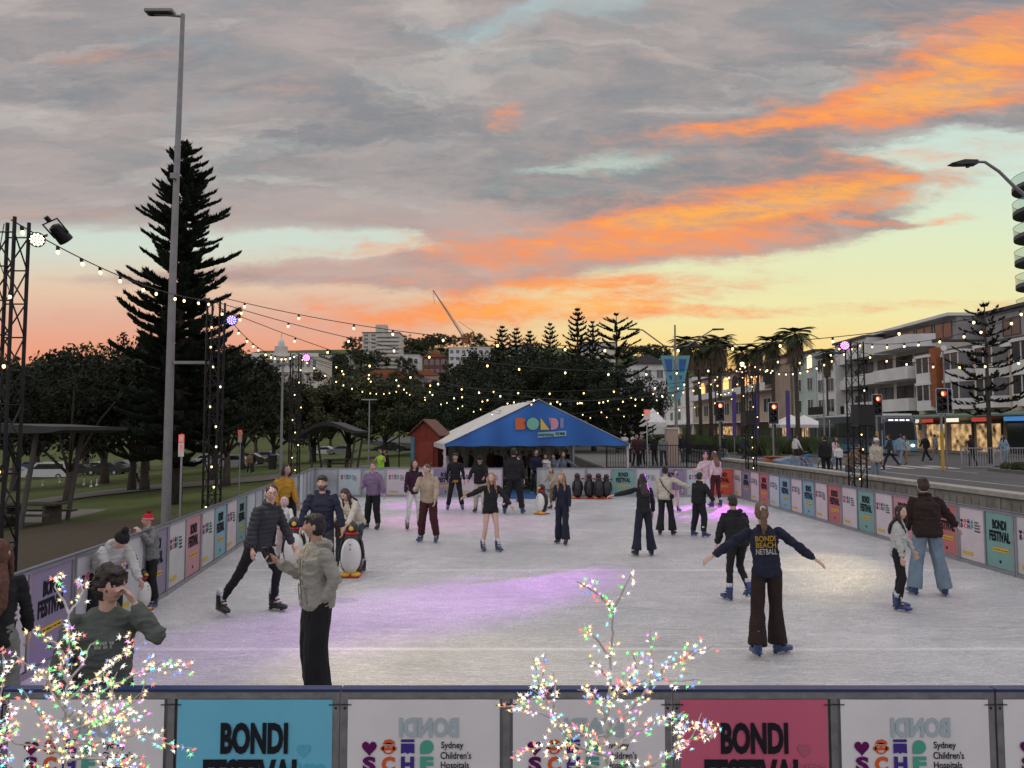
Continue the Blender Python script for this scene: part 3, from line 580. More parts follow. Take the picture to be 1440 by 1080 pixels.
def person(label, px, fy, top_y=None, H=None, face=180, z=0., Y=None, top='black', bot='black', hair='dark', style='short', skin='tan', skate='blue', shoe=None,
           lean=4, side=0, hy=0, hp=0, L=(0, 4, 6), Rt=(0, 4, 6), aL=(5, 12, 20, 8), aR=(5, 12, 20, 8), leg='slim', cut='hoodie', fem=False, hero=False, curl=25, beard=None, glasses=False, wide=1., group='skaters on the ice',
           hat=None, toes=(8, -8), extra=None, sleeve=1., hem=0., hoodup=False, crotch=0., under=None, liftL=0., xoff=0.):
    PN[0] += 1; seed = PN[0] * 13
    if Y is None: g = flat(px, fy, z)
    else: q = at(px, 600, Y); g = Vector((q.x, Y, z))
    if H is None: H = at(px, top_y, g.y).z - z
    if skate and H > 1.3: L = (L[0] + 5, L[1], L[2] + 8); Rt = (Rt[0] + 4, Rt[1], Rt[2] + 9)
    # ---- joints
    T = roty(side) @ rotx(-lean); P = Vector((0, 0, 0)); sw = .158 if fem else .178
    neck = P + T @ Vector((0, 0, .50)); sh = {s: P + T @ Vector((s * sw, 0, .452)) for s in (-1, 1)}
    Hm = rotz(-hy) @ rotx(-lean * .4 - hp) if abs(lean) < 25 else rotz(-hy) @ rotx(-lean * .7 - hp)
    hc = neck + T @ Vector((0, .012, .06)) + Hm @ Vector((0, .018, .108))
    J = {}; 
    for s, lg in ((-1, L), (1, Rt)):
        hip = P + Vector((s * .088, 0, -.03)); kn = hip + seg_dir(lg[0], lg[1], s) * .43; an = kn + seg_dir(lg[0] - lg[2], lg[1], s) * .41; J[s] = (hip, kn, an)
    A = {}
    for s, ar in ((-1, aL), (1, aR)):
        e = sh[s] + seg_dir(ar[0], ar[1], s) * .285; w = e + seg_dir(ar[2], ar[3], s) * .25; A[s] = (sh[s], e, w)
    ah = .15 if skate else .09; low = min(J[s][2].z for s in J); base = ah - low
    topz = hc.z + base + .125; sc = H / topz
    root = thing('person', label, 'person', (g.x + xoff, g.y, z), R(face), group); root.scale = (sc,) * 3
    O = Vector((0, 0, base))
    # centre over the standing feet
    mx = sum(J[s][2].x for s in J) / 2; my = sum(J[s][2].y for s in J) / 2
    O -= Vector((mx, my, 0))
    tr = lambda v: tuple(Vector(v) + O)
    HC = hc + O
    vb = .0068 if hero else (.010 if g.y < 13 else .0125); vc = .010 if hero else (.013 if g.y < 13 else .016)
    short = leg in ('bare',)
    # ---- body: one continuous surface
    b = MB(); m0 = SKIN
    tt = lambda x, y, z_: tr(P + T @ Vector((x, y, z_)))
    def torso(mb, m, rings):
        n = 20; v = []
        for (zz, rx, ry, oy) in rings:
            for j in range(n):
                a = 2 * PI * j / n; v.append(tt(rx * math.copysign(abs(math.cos(a)) ** .85, math.cos(a)), oy + ry * math.copysign(abs(math.sin(a)) ** .85, math.sin(a)), zz))
        k = len(rings); f = [(i * n + j, i * n + (j + 1) % n, (i + 1) * n + (j + 1) % n, (i + 1) * n + j) for i in range(k - 1) for j in range(n)]
        f += [tuple(range(n - 1, -1, -1)), tuple((k - 1) * n + j for j in range(n))]; mb.add(v, f, m)
    torso(b, m0, [(-.1, .10, .08, 0), (0, .14, .095, 0), (.14, .11, .08, 0), (.3, .13, .09, 0), (.42, .14, .08, 0), (.49, .07, .055, 0)])
    b.tube([tt(0, 0, .44), tr(neck + T @ Vector((0, .008, .03))), tr(hc + Hm @ Vector((0, -.025, -.06)))], [.06, .052, .056] if not fem else [.052, .044, .048], m0, 12)
    head_geo(b, m0, HC, Hm, hero)
    for s in (-1, 1):
        a = A[s]; b.tube([tr(a[0]), tr(a[1]), tr(a[2])], [.04, .032, .023], m0, 8)
        d = (a[2] - a[1]).normalized(); pn = Vector((-s, .25, 0)); pn = pn if abs(pn.normalized().dot(d)) < .9 else Vector((0, 0, -1))
        hand_geo(b, m0, Vector(tr(a[2])), d, pn, curl, hero, s)
        hip, kn, an = J[s]
        k = 1.0 if short else .75
        b.tube([tr(hip), tr(hip * .6 + kn * .4), tr(kn), tr(kn * .7 + an * .3), tr(an)], [.085 * k, .075 * k, .052 * k, .055 * k, .034], m0, 12)
        b.ball(Vector(tr(an)) + Vector((0, .03, -.03)), (.035, .07, .03), m0)
    sk = np.array(SKINS[skin]); HI = Hm.transposed(); beardc = np.array(HAIR[beard].diffuse_color[:3]) * 0 + np.array((.03, .02, .015)) if beard else None
    def tint(p, HC=HC, HI=HI):
        q = (p - np.array(HC)) @ np.array(HI).T; c = np.tile(np.append(sk, 1.), (len(p), 1)); inh = (np.abs(q[:, 2]) < .13) & (np.abs(q[:, 0]) < .1) & (np.abs(q[:, 1]) < .14); fr = inh & (q[:, 1] > .045)
        def put(mask, col, k=1.): c[mask, :3] = c[mask, :3] * (1 - k) + np.array(col) * k
        put(fr & ((q[:, 0] / .026) ** 2 + ((q[:, 2] + .060) / .0085) ** 2 < 1), sk * np.array((.85, .5, .5)))
        put(inh & (((np.abs(q[:, 0]) - .045) / .022) ** 2 + ((q[:, 2] + .022) / .022) ** 2 < 1) & (q[:, 1] > .03), sk * np.array((1.05, .85, .82)), .6)
        put(fr & (((np.abs(q[:, 0]) - .030) / .019) ** 2 + ((q[:, 2] - .037) / .0055) ** 2 < 1), sk * .28)
        put(fr & (((np.abs(q[:, 0]) - .030) / .015) ** 2 + ((q[:, 2] - .014) / .0075) ** 2 < 1), sk * .55)
        if beard is not None:
            be = inh & (q[:, 2] < -.028) & (q[:, 1] > -.01) & ~((np.abs(q[:, 0]) < .02) & (np.abs(q[:, 2] + .06) < .007)) & ~((np.abs(q[:, 0]) < .018) & (q[:, 2] > -.036)) & ~((np.abs(q[:, 0]) < .045) & (q[:, 2] > -.044) & (np.abs(q[:, 0]) > .02))
            put(be, (.03, .02, .015), .85)
        return c
    remesh_job(b, 'body', root, vb, 1, SKIN, None, tint)
    if hero or (g.y < 12 and not hat):
        for s in (-1, 1):
            e = MB(); e.ball(HC + Hm @ Vector((s * .030, .0750, .014)), (.0125, .0105, .0062), eye_mat, 10, 8, Hm); e.ball(HC + Hm @ Vector((s * .030, .0815, .014)), (.0058, .0042, .0062), iris_mat, 8, 6, Hm); e.build('eye', root, True)
    # ---- clothes
    def fold(amp, fx, fz, sd=0):
        amp *= 1.35
        def f(p, n):
            a = vnoise(p * np.array((fx, fx, fz)), seed + sd); c = vnoise(p * np.array((fx, fx, fz)) * 2.3 + 9, seed + sd + 5)
            b_ = vnoise(p * np.array((fx * .6, fx * .6, fz * 2.2)) + 31 + 2.5 * (a[:, None] - .5), seed + sd + 9); r = (1 - np.abs(2 * a - 1)) ** 2.5 * 1.1 - .5 + (c - .5) * .5 + (1 - np.abs(2 * b_ - 1)) ** 4 * (.6 if fz > 6 else .15)
            return p + n * (amp * r)[:, None]
        return f
    mt = FAB[top]; t = MB(); w = wide
    hz = -.09 - hem
    if cut == 'crop': hz = .03
    k = .93 if fem else 1.
    sl_ = .60 if cut == 'vest' else 1.
    loose = dict(hoodie=1.06, jacket=1.05, puffer=1.1, tee=.95, crop=1.05, coat=1.12).get(cut, 1.) * w
    torso(t, mt, [(hz, .158 * loose * k, .125 * loose, 0), (hz + .05, .170 * loose * k, .135 * loose, 0), (.10, .158 * loose * k, .128 * loose, 0), (.25, .162 * loose * k, .128 * loose, .005), (.36, .172 * loose * k, .125 * loose, .005), (.435, .150 * k, .096, 0), (.475, .118 * k, .078, 0), (.515, .062, .060, 0)])
    for s in (-1, 1):
        a = A[s]; r0 = .060 * loose
        if cut in ('hoodie', 'jacket', 'puffer', 'coat', 'crop', 'tee'):
            e = a[1]; wv = a[1].lerp(a[2], .93 * sleeve)
            s0 = a[0] + T @ Vector((-s * .03, 0, -.015))
            t.tube([tr(s0), tr(a[0].lerp(e, .04)), tr(a[0].lerp(e, .2)), tr(a[0].lerp(e, .5)), tr(e), tr(e.lerp(wv, .55)), tr(e.lerp(wv, .88)), tr(wv)], [r0 * .55, r0 * .82, r0, r0 * .96, r0 * .86, r0 * .80, r0 * .68, r0 * .5], mt, 12)
            t.ball(tr(e), r0 * .87, mt, 10, 8)
    if hoodup: pass
    elif cut == 'hoodie': t.tube([tt(-.085, .03, .50), tt(-.10, -.04, .505), tt(-.05, -.095, .49), tt(0, -.11, .475), tt(.05, -.095, .49), tt(.10, -.04, .505), tt(.085, .03, .50)], [.026, .038, .044, .048, .044, .038, .026], mt, 8); t.ball(tt(0, -.085, .45), (.10, .045, .08), mt, 12, 8, T)
    elif cut in ('jacket', 'puffer', 'coat'): t.tube([tt(0, .07, .50), tt(-.07, .045, .515), tt(-.085, -.02, .53), tt(0, -.075, .54), tt(.085, -.02, .53), tt(.07, .045, .515), tt(0, .07, .50)], .02, mt, 8)
    if cut == 'puffer':
        base_f = fold(.006, 9, 9)
        def pf(p, n, z0=base): q = base_f(p, n); return q + n * (np.abs(np.sin(p[:, 2] * PI / .062)) ** .6 * .014 - .006)[:, None]
        remesh_job(t, 'jacket', root, vc, 2, mt, pf)
    else: remesh_job(t, {'hoodie': 'hoodie', 'tee': 'sweater', 'jacket': 'jacket', 'coat': 'coat', 'crop': 'sweater'}.get(cut, 'top'), root, vc, 3, mt, fold(.011 if hero else .011, 8, 14))
    if under:
        u = MB(); torso(u, FAB[under], [(hz - .035, .150 * k, .12, 0), (hz + .04, .160 * k, .126, 0)]); u.build('waistband', root, True)
    mb_ = FAB[bot]; t = MB()
    prof = dict(slim=(.086, .062, .048, .0), straight=(.095, .076, .070, .0), flare=(.092, .078, .112, .015), wide=(.098, .098, .105, .03), baggy=(.105, .092, .075, .0), loose=(.118, .122, .128, .03), bare=(.1, .0, .0, .0))[leg]
    torso(t, mb_, [(-.10, .125, .10, 0), (-.03, .150, .115, 0), (.06, .142, .11, 0), (.11, .13, .10, 0)])
    for s in (-1, 1):
        hip, kn, an = J[s]; sd_ = (an - kn).normalized()
        if leg == 'bare':
            e = hip.lerp(kn, .30); t.tube([tr(hip), tr(e)], [.092, .10], mb_, 12); continue
        end = an + sd_ * prof[3] if skate is None or prof[3] else an - sd_ * .02
        t.ball(tr(hip), .092, mb_)
        t.tube([tr(hip), tr(hip.lerp(kn, .5)), tr(kn), tr(kn.lerp(end, .5)), tr(end)], [prof[0], (prof[0] + prof[1]) / 2 * 1.02, prof[1], (prof[1] + prof[2]) / 2, prof[2]], mb_, 14)
    remesh_job(t, 'shorts' if leg == 'bare' else 'trousers', root, vc, 3, mb_, fold(.008 if hero else .008, 13, 3.5 if leg in ('flare', 'wide', 'loose') else 9, 3))
    # ---- feet
    for s, ty in ((-1, toes[0]), (1, toes[1])):
        an = Vector(tr(J[s][2])); lift = an.z - ah; tilt = -min(60, lift * 160) if lift > .03 else 0
        rot = Euler((R(tilt), 0, R(ty)), 'XYZ')
        if skate:
            bt, li, bl = SK[skate]; off = rot.to_matrix() @ Vector((0, .035, -.15)); o = inst('skate', bt, root, an + off, rot); inst('liner', li, o); inst('blade', bl, o)
        else:
            off = rot.to_matrix() @ Vector((0, .035, -.09)); inst('shoe', SHOE[shoe or 'dark'], root, an + off, rot)
    # ---- hair and hats
    hm = HAIR[hair]; h = MB(); hp_ = lambda x, y, z_: HC + Hm @ Vector((x, y, z_))
    if hat not in ('beanie', 'redbeanie'):
        kk = 1.10 if style == 'curly' else (1.05 if style == 'mop' else 1.)
        h.ball(hp_(0, -.018, .038), (.081 * kk, .096 * kk, .090 * kk), hm, 16, 12, Hm)
        h.ball(hp_(0, -.034, -.005), (.081 * kk, .078 * kk, .095 * kk), hm, 16, 12, Hm)
        if style in ('short', 'curly', 'mop'):
            h.ball(hp_(0, -.045, -.03), (.066, .055, .06), hm, 12, 8, Hm)
        if style in ('mop', 'curly'): h.ball(hp_(0, .058, .092), (.060, .036, .024), hm, 12, 8, Hm)
    back = lambda x, y, z_: tt(x, y, z_)
    tb = T @ Vector((0, -1, 0))
    if style in ('long', 'longer'):
        ln = .16 if style == 'longer' else .27
        n0 = hp_(0, -.05, .0)
        h.tube([hp_(0, -.04, .05), hp_(0, -.055, -.03), hp_(0, -.065, -.09), back(0, -.125, .43), back(0, -.145, ln + .07), back(0, -.14, ln)], [(.075, .05), (.088, .055), (.086, .045), (.105, .032), (.095, .03), (.05, .012)], hm, 14)
        for s in (-1, 1): h.tube([hp_(s * .06, .0, .05), hp_(s * .08, .01, -.03), hp_(s * .082, .02, -.10), tt(s * .085, .075, .42), tt(s * .085, .125, .33)], [.022, .028, .03, .032, .012], hm, 8)
    if style == 'bob':
        h.tube([hp_(0, -.04, .05), hp_(0, -.05, -.04), hp_(0, -.05, -.12)], [(.08, .06), (.092, .06), (.085, .05)], hm, 14)
        for s in (-1, 1): h.tube([hp_(s * .06, .0, .05), hp_(s * .082, .012, -.03), hp_(s * .08, .02, -.12)], [.022, .03, .02], hm, 8)
    if style == 'pony':
        h.ball(hp_(0, -.105, .05), (.03, .03, .03), hm)
        h.tube([hp_(0, -.09, .05), hp_(0, -.14, .045), hp_(0, -.16, -.04), hp_(0, -.155, -.16), hp_(0, -.14, -.26)], [.02, .03, .036, .034, .01], hm, 10)
    if style == 'bun': h.ball(hp_(0, -.09, .085), (.04, .04, .038), hm)
    fq = 34 if style == 'curly' else 70
    def hf(p, n, st=style):
        if st == 'curly': return p + n * ((vnoise(p * 34, seed) - .4) * .034 + (vnoise(p * 75, seed + 1) - .5) * .012)[:, None]
        a = vnoise(p * np.array((75, 75, 9)), seed); return p + n * ((a - .5) * .011 + (vnoise(p * 22, seed + 2) - .5) * .012)[:, None]
    if h.n: remesh_job(h, 'hair', root, vb * 1.05 if hero else vb, 2, hm, hf)
    if hat in ('beanie', 'redbeanie'):
        fm = FAB['black'] if hat == 'beanie' else FAB['redbeanie']; bm = MB(); bm.ball(hp_(0, -.012, .045), (.088, .104, .098), fm, 20, 14, Hm)
        bm.tube([hp_(0, -.015, .01), hp_(0, -.015, .05)], [(.094, .11), (.094, .11)], FAB['pinkknit'] if hat == 'redbeanie' else fm, 20); o = bm.build('beanie', root, True)
        pm = MB(); pm.ball((0, 0, 0), .047, mat('pom_red', (.12, .02, .02), .95) if hat == 'redbeanie' else fm, 24, 18); pm.v[0] *= (1 + .22 * (nr.rand(len(pm.v[0]), 1) - .5)); pm.v[0] += np.array(hp_(0, -.02, .165)); pm.build('pompom', o, True)
    if hat == 'cap':
        bm = MB(); bm.ball(hp_(0, -.005, .05), (.088, .104, .085), FAB['black'], 18, 12, Hm); bm.ball(hp_(0, .11, .05), (.06, .06, .008), FAB['black'], 14, 6, Hm); bm.build('cap', root, True)
    if hat == 'whitecap':
        bm = MB(); bm.ball(hp_(0, -.005, .05), (.088, .104, .085), FAB['white'], 18, 12, Hm); bm.ball(hp_(0, .11, .05), (.06, .06, .008), FAB['white'], 14, 6, Hm); bm.build('cap', root, True)
    if hat == 'bucket':
        bm = MB(); bm.ball(hp_(0, -.005, .05), (.09, .105, .09), FAB['black'], 18, 12, Hm); bm.ball(hp_(0, 0, .04), (.13, .145, .02), FAB['black'], 18, 6, Hm); bm.build('hat', root, True)
    if hoodup:
        hm2 = FAB[hoodup]; bm = MB(); bm.ball(hp_(0, -.03, .01), (.108, .11, .135), hm2, 18, 14, Hm); remesh_job(bm, 'hood', root, .012, 1, hm2, fold(.01, 14, 14, 8))
    if glasses:
        gl = MB(); bk = boot_black
        for s in (-1, 1):
            pts = [hp_(s * .033 + .024 * math.cos(a), .106 - abs(.01 * math.cos(a)), .012 + .018 * math.sin(a)) for a in np.linspace(0, 2 * PI, 13)]
            gl.tube(pts, .0022, bk, 5, False); gl.tube([hp_(s * .057, .098, .016), hp_(s * .08, .0, .012)], .0022, bk, 5)
        gl.tube([hp_(-.01, .108, .014), hp_(.01, .108, .014)], .0022, bk, 5); gl.build('glasses', root)
    if extra: extra(root, tt, hp_, A, tr)
    mw = Matrix.Translation(root.location) @ Matrix.Rotation(R(face), 4, 'Z') @ Matrix.Scale(sc, 4); HANDS[label] = {s: mw @ (Vector(tr(A[s][2])) + (A[s][2] - A[s][1]).normalized() * .085) for s in (-1, 1)}
    root['_a'] = 0; del root['_a']
    return root
# ------------------------------------------------------------ lighting towers
bulb_on = mat('bulb_glow', (1, .8, .45), .4, var=0, emit=(1, .70, .28), es=3.6); lens_pink = mat('lamp_lens_magenta', (1, .3, .9), .4, var=0, emit=(.85, .12, 1), es=7); lens_white = mat('lamp_lens_white', (1, 1, .9), .4, var=0, emit=(1, .93, .66), es=3.5); lens_blue = mat('lamp_lens_violet', (.5, .4, 1), .4, var=0, emit=(.25, .2, 1), es=4)
cable_m = mat('black_cable', (.01, .01, .01), .6, var=0)
def truss(b, w, h, z0, m, step=.42):
    for sx in (-1, 1):
        for sy in (-1, 1): b.tube([(sx * w / 2, sy * w / 2, z0), (sx * w / 2, sy * w / 2, h)], .024, m, 6)
    n = int((h - z0) / step)
    for k in range(n):
        za = z0 + k * step; zb = za + step
        for (ax, ay, bx, by) in ((-1, -1, 1, -1), (1, -1, 1, 1), (1, 1, -1, 1), (-1, 1, -1, -1)):
            if k % 2: ax, ay, bx, by = bx, by, ax, ay
            b.tube([(ax * w / 2, ay * w / 2, za), (bx * w / 2, by * w / 2, zb)], .010, m, 5, False)
        for (ax, ay, bx, by) in ((-1, -1, 1, -1), (-1, 1, 1, 1)): b.tube([(ax * w / 2, ay * w / 2, zb), (bx * w / 2, by * w / 2, zb)], .010, m, 5, False)
def parcan(name, label, loc, aim, lens, r=.11, group='stage lamps on the towers'):
    d = (Vector(aim) - Vector(loc)).normalized(); q = Vector((0, 0, -1)).rotation_difference(d)
    t = thing(name, label, 'stage lamp', loc, 0, group); t.rotation_mode = 'QUATERNION'; t.rotation_quaternion = q
    b = MB(); b.lathe([(.02, .15), (r * .8, .13), (r, .02), (r * 1.06, -.06), (r * 1.06, -.085), (r * .94, -.085), (r * .92, -.05)], black_metal, 20); b.build('housing', t, False)
    y = MB(); y.tube([(-r * 1.15, 0, 0), (-r * 1.2, 0, .2), (r * 1.2, 0, .2), (r * 1.15, 0, 0)], .012, black_metal, 6); y.tube([(0, 0, .2), (0, 0, .27)], .03, black_metal, 8); y.build('yoke', t)
    l = MB(); l.lathe([(r * .9, -.052), (r * .9, -.048)], black_metal, 20)
    k = [(0, 0)] + [(r * .42 * math.cos(a), r * .42 * math.sin(a)) for a in np.linspace(0, 2 * PI, 7)[:-1]] + [(r * .74 * math.cos(a), r * .74 * math.sin(a)) for a in np.linspace(.2, 2 * PI + .2, 12)[:-1]]
    for x, yy in k: l.ball((x, yy, -.056), (r * .17, r * .17, .008), lens, 8, 5)
    l.build('lens', t); return t
def spot(name, loc, aim, col, e, size, blend=.7, rad=.06):
    s = bpy.data.lights.new(name, 'SPOT'); s.energy = e; s.color = col; s.spot_size = R(size); s.spot_blend = blend; s.shadow_soft_size = rad
    o = bpy.data.objects.new(name, s); COL.objects.link(o); d = (Vector(aim) - Vector(loc)); o.location = Vector(loc) + d.normalized() * .32; o.rotation_mode = 'QUATERNION'; o.rotation_quaternion = Vector((0, 0, -1)).rotation_difference(d); return o
bulb_b = MB(); bulb_b.ball((0, 0, -.07), (.023, .023, .031), bulb_on, 10, 8); BULB = bulb_b.mesh('bulb', True)
sk_b = MB(); sk_b.lathe([(.02, -.045), (.024, -.03), (.022, .01), (.012, .018)], boot_b if False else black_metal, 8); SOCK = sk_b.mesh('socket', True)
TW = [(-6.2, 9.1, 5.2, .27, 'tall black truss tower at the left edge of the rink', 0), (-6.35, 15.9, 5.35, .27, 'black truss tower wound with bulbs on the left, second from the camera', 0), (-7.35, 25.3, 5.2, .28, 'black truss tower on the left by the far corner', 0),
      (9.95, 21.6, 5.15, .36, 'black truss tower on the right with black speaker and magenta lamp', SZ * 0), (9.95, 31.2, 5.4, .34, 'farthest black truss tower on the right by the retaining wall', SZ * 0), (9.9, 11.2, 5.3, .3, 'black truss tower on the right outside the picture', 0)]
tops = []
for i, (x, y, h, w, lab, z0) in enumerate(TW):
    if i == 5: tops.append(Vector((x, y, h))); continue
    t = thing('truss_tower', lab, 'lighting tower', (x, y, z0 - .06), 0, 'truss towers around the rink'); b = MB(); truss(b, w, h + .06, .03, black_metal); b.build('truss', t)
    b = MB(); b.box((0, 0, .015), (w + .3, w + .3, .03), black_metal); b.build('base_plate', t); tops.append(Vector((x, y, h)))
    # bulbs hung down the tower
    c = thing('string_lights', ('warm bulb string hanging down ' + {0: 'the left edge tower', 1: 'the second left tower', 2: 'the far left tower', 3: 'the right tower with the speaker', 4: 'the farthest right tower'}[i]), 'string lights', (x + .1, y - w / 2 - .05, 0), 0, 'bulb strings down the towers')
    cb = MB(); pts = []
    for k in range(12): z = h - .1 - k * .42; pts.append((rng.uniform(-.08, .08) * 2, 0, z))
    cb.tube(pts, .006, cable_m, 5); cb.build('cable', c)
    for k, p in enumerate(pts[1:]):
        if p[2] < .3 or rng.random() < .15: continue
        o = inst('bulb', BULB, c, p, (0, 0, 0), (.8, .8, .8)); inst('socket', SOCK, o)
parcan('stage_lamp', 'large white stage lamp glowing at the top of the left edge tower', (-5.80, 9.0, 4.93), (-2.8, 3.5, 2.9), lens_white, .085)
parcan('stage_lamp', 'stage lamp aimed away beside the white lamp on the left edge tower', (-5.6, 9.15, 5.02), (-3, 14, 0), lens_white, .085)
parcan('stage_lamp', 'stage lamp with violet lenses on the second left tower', (-5.98, 15.8, 4.95), (-1, 6, 2), lens_blue)
parcan('stage_lamp', 'stage lamp with magenta lenses on the far left tower', (-6.95, 25.1, 5.05), (0, 10, 1), lens_pink, .13)
parcan('stage_lamp', 'stage lamp with magenta lenses on the right tower with the speaker', (9.6, 21.4, 5.05), (0, 8, 0), lens_pink, .13)
parcan('stage_lamp', 'stage lamp with pale magenta lenses on the farthest right tower', (9.6, 31.0, 5.35), (0, 14, 1), lens_white, .11)
def speaker(label, loc, rz):
    t = thing('loudspeaker', label, 'loudspeaker', loc, rz, 'loudspeakers on the right towers'); b = MB(); b.prism([(-.27, -.2), (.27, -.2), (.19, .22), (-.19, .22)], -.3, .3, boot_black, 'z'); bevel(b.build('cabinet', t), .02)
    g = MB(); g.box((0, -.215, 0), (.5, .02, .56), mat('speaker_grille', (.02, .02, .02), .9, 0, .4, 80)); g.build('grille', t); k = MB(); k.box((0, .28, 0), (.1, .14, .08), black_metal); k.build('bracket', t)
speaker('black loudspeaker strapped to the right tower near the bus', (9.9, 21.15, 3.02), R(15)); speaker('black loudspeaker on the farthest right tower', (9.75, 30.85, 3.1), R(20))
# coloured pools of light on the ice
spot('magenta_spot', (9.55, 21.3, 5.0), (-.6, 11.8, 0), (.62, .07, 1), 17000, 14, 1., .2)
spot('magenta_spot', (-6.9, 25.0, 5.0), (-2.6, 26.2, 0), (.9, .15, 1), 1300, 42, 1., .2)
spot('magenta_spot', (-6.9, 25.0, 5.0), (-1.8, 21.5, 0), (1, .25, .75), 1500, 36, 1., .2)
spot('magenta_spot', (9.6, 31.0, 5.3), (6.6, 24.6, 0), (.8, .12, 1), 6000, 24, 1., .2)
spot('warm_spot', (9.7, 21.3, 4.7), (5.9, 14.3, 0), (1, .80, .42), 1500, 19, 1.)
spot('warm_spot', (-5.5, 9.0, 4.95), (-.6, 8.2, 0), (1, .82, .45), 900, 40, 1.)
spot('white_spot', (-5.3, 9.1, 5.0), (0, 14, 0), (1, .96, .9), 500, 75, 1.)
# ------------------------------------------------------------ festoon strings across the rink
def festoon(label, a, b_, sag, n, end=None):
    a = Vector(a); b_ = Vector(b_); t = thing('string_lights', label, 'string lights', a, 0, 'festoon strings over the rink'); L_ = (b_ - a)
    f = lambda u: L_ * u + Vector((0, 0, -4 * sag * u * (1 - u))); c = MB(); c.tube([f(u) for u in np.linspace(0, 1, 33)], .0085, cable_m, 5); c.build('cable', t)
    for k in range(n):
        u = (k + .5 + rng.uniform(-.18, .18)) / n; p = f(u); o = inst('bulb', BULB, t, p + Vector((0, 0, -.012)), (rng.uniform(-.2, .2), rng.uniform(-.2, .2), rng.uniform(0, 6))); inst('socket', SOCK, o)
top = tops; dz_ = Vector((0, 0, .02)); far = [Vector((-5.5, 36.5, 4.6)), Vector((10.5, 38.5, 4.6))]
festoon('festoon string from the left edge tower to the second left tower', top[0], top[1] + dz_, .22, 11)
festoon('festoon string from the second left tower to the far left tower', top[1], top[2], .5, 13)
festoon('festoon string from the second left tower across to the right tower with the speaker', top[1], top[3], 1.15, 16)
festoon('festoon string from the second left tower to the near right tower', top[1] + Vector((.1, 0, .1)), (10.3, 14.0, 5.0), .95, 15)
festoon('festoon string from the far left tower across to the right tower with the speaker', top[2], top[3] + Vector((0, 0, -.1)), 1.3, 17)
festoon('festoon string from the far left tower to the farthest right tower', top[2] + Vector((0, 0, -.1)), top[4], 1.6, 18)
festoon('festoon string from the far left tower straight across the far end', top[2] + Vector((0, .1, 0)), (9.9, 26.4, 5.0), 1.5, 17)
festoon('festoon string from the second left tower to the farthest right tower', top[1] + Vector((0, .1, -.1)), top[4] + Vector((0, 0, -.15)), 1.7, 20)
festoon('festoon string from the right tower with the speaker to the near right tower', top[3], top[5], .5, 13)
festoon('festoon string between the two right towers', top[3] + Vector((.1, 0, 0)), top[4] + Vector((.1, 0, 0)), .6, 14)
festoon('doubled festoon string from the speaker tower to the near right tower', top[3] + Vector((.15, .1, -.25)), (12.5, 12.5, 4.95), .75, 12)
festoon('festoon string behind the tent from the farthest right tower', top[4] + Vector((0, .1, 0)), far[0], 1.7, 19)
festoon('festoon string beyond the far right tower toward the banner pole', top[4], far[1], .5, 8)
festoon('festoon string from the far left tower to the pole behind the tent', top[2] + Vector((0, 0, .05)), far[0], .6, 12)
festoon('longest low festoon string behind the tent', far[0], far[1] + Vector((2, 0, 0)), 1.3, 20)
for q, lab in ((far[0], 'thin black pole holding string lights behind the red shed'), (far[1], 'thin black pole holding string lights behind the tent')):
    t = thing('light_pole', lab, 'pole', (q.x, q.y, tz(q.x, q.y)), 0, 'thin poles for string lights'); b = MB(); b.tube([(0, 0, 0), (0, 0, q.z - tz(q.x, q.y) + .05)], .03, black_metal, 8); b.build('pole', t); b = MB(); b.box((0, 0, .02), (.4, .4, .04), black_metal); b.build('base_plate', t)
# ------------------------------------------------------------ marquee
def bluefab():
    m, nt, b = tree('blue_canvas'); L = nt.links.new; tcn = nt.nodes.new('ShaderNodeTexCoord'); w = nt.nodes.new('ShaderNodeTexWave'); w.inputs['Scale'].default_value = .16; w.inputs['Distortion'].default_value = 9; w.inputs['Detail'].default_value = 3; L(tcn.outputs['Object'], w.inputs['Vector'])
    r = nt.nodes.new('ShaderNodeValToRGB'); r.color_ramp.elements[0].color = (.014, .10, .35, 1); r.color_ramp.elements[1].color = (.022, .145, .46, 1); L(w.outputs['Fac'], r.inputs[0]); L(r.outputs[0], b.inputs['Base Color']); bp = nt.nodes.new('ShaderNodeBump'); bp.inputs['Strength'].default_value = .5; bp.inputs['Distance'].default_value = .06; L(w.outputs['Fac'], bp.inputs['Height']); L(bp.outputs[0], b.inputs['Normal']); b.inputs['Roughness'].default_value = .6; return m
BLUE = bluefab(); canvas = mat('white_canvas', (.55, .54, .50), .7, 0, .1, 2, .3, 6)
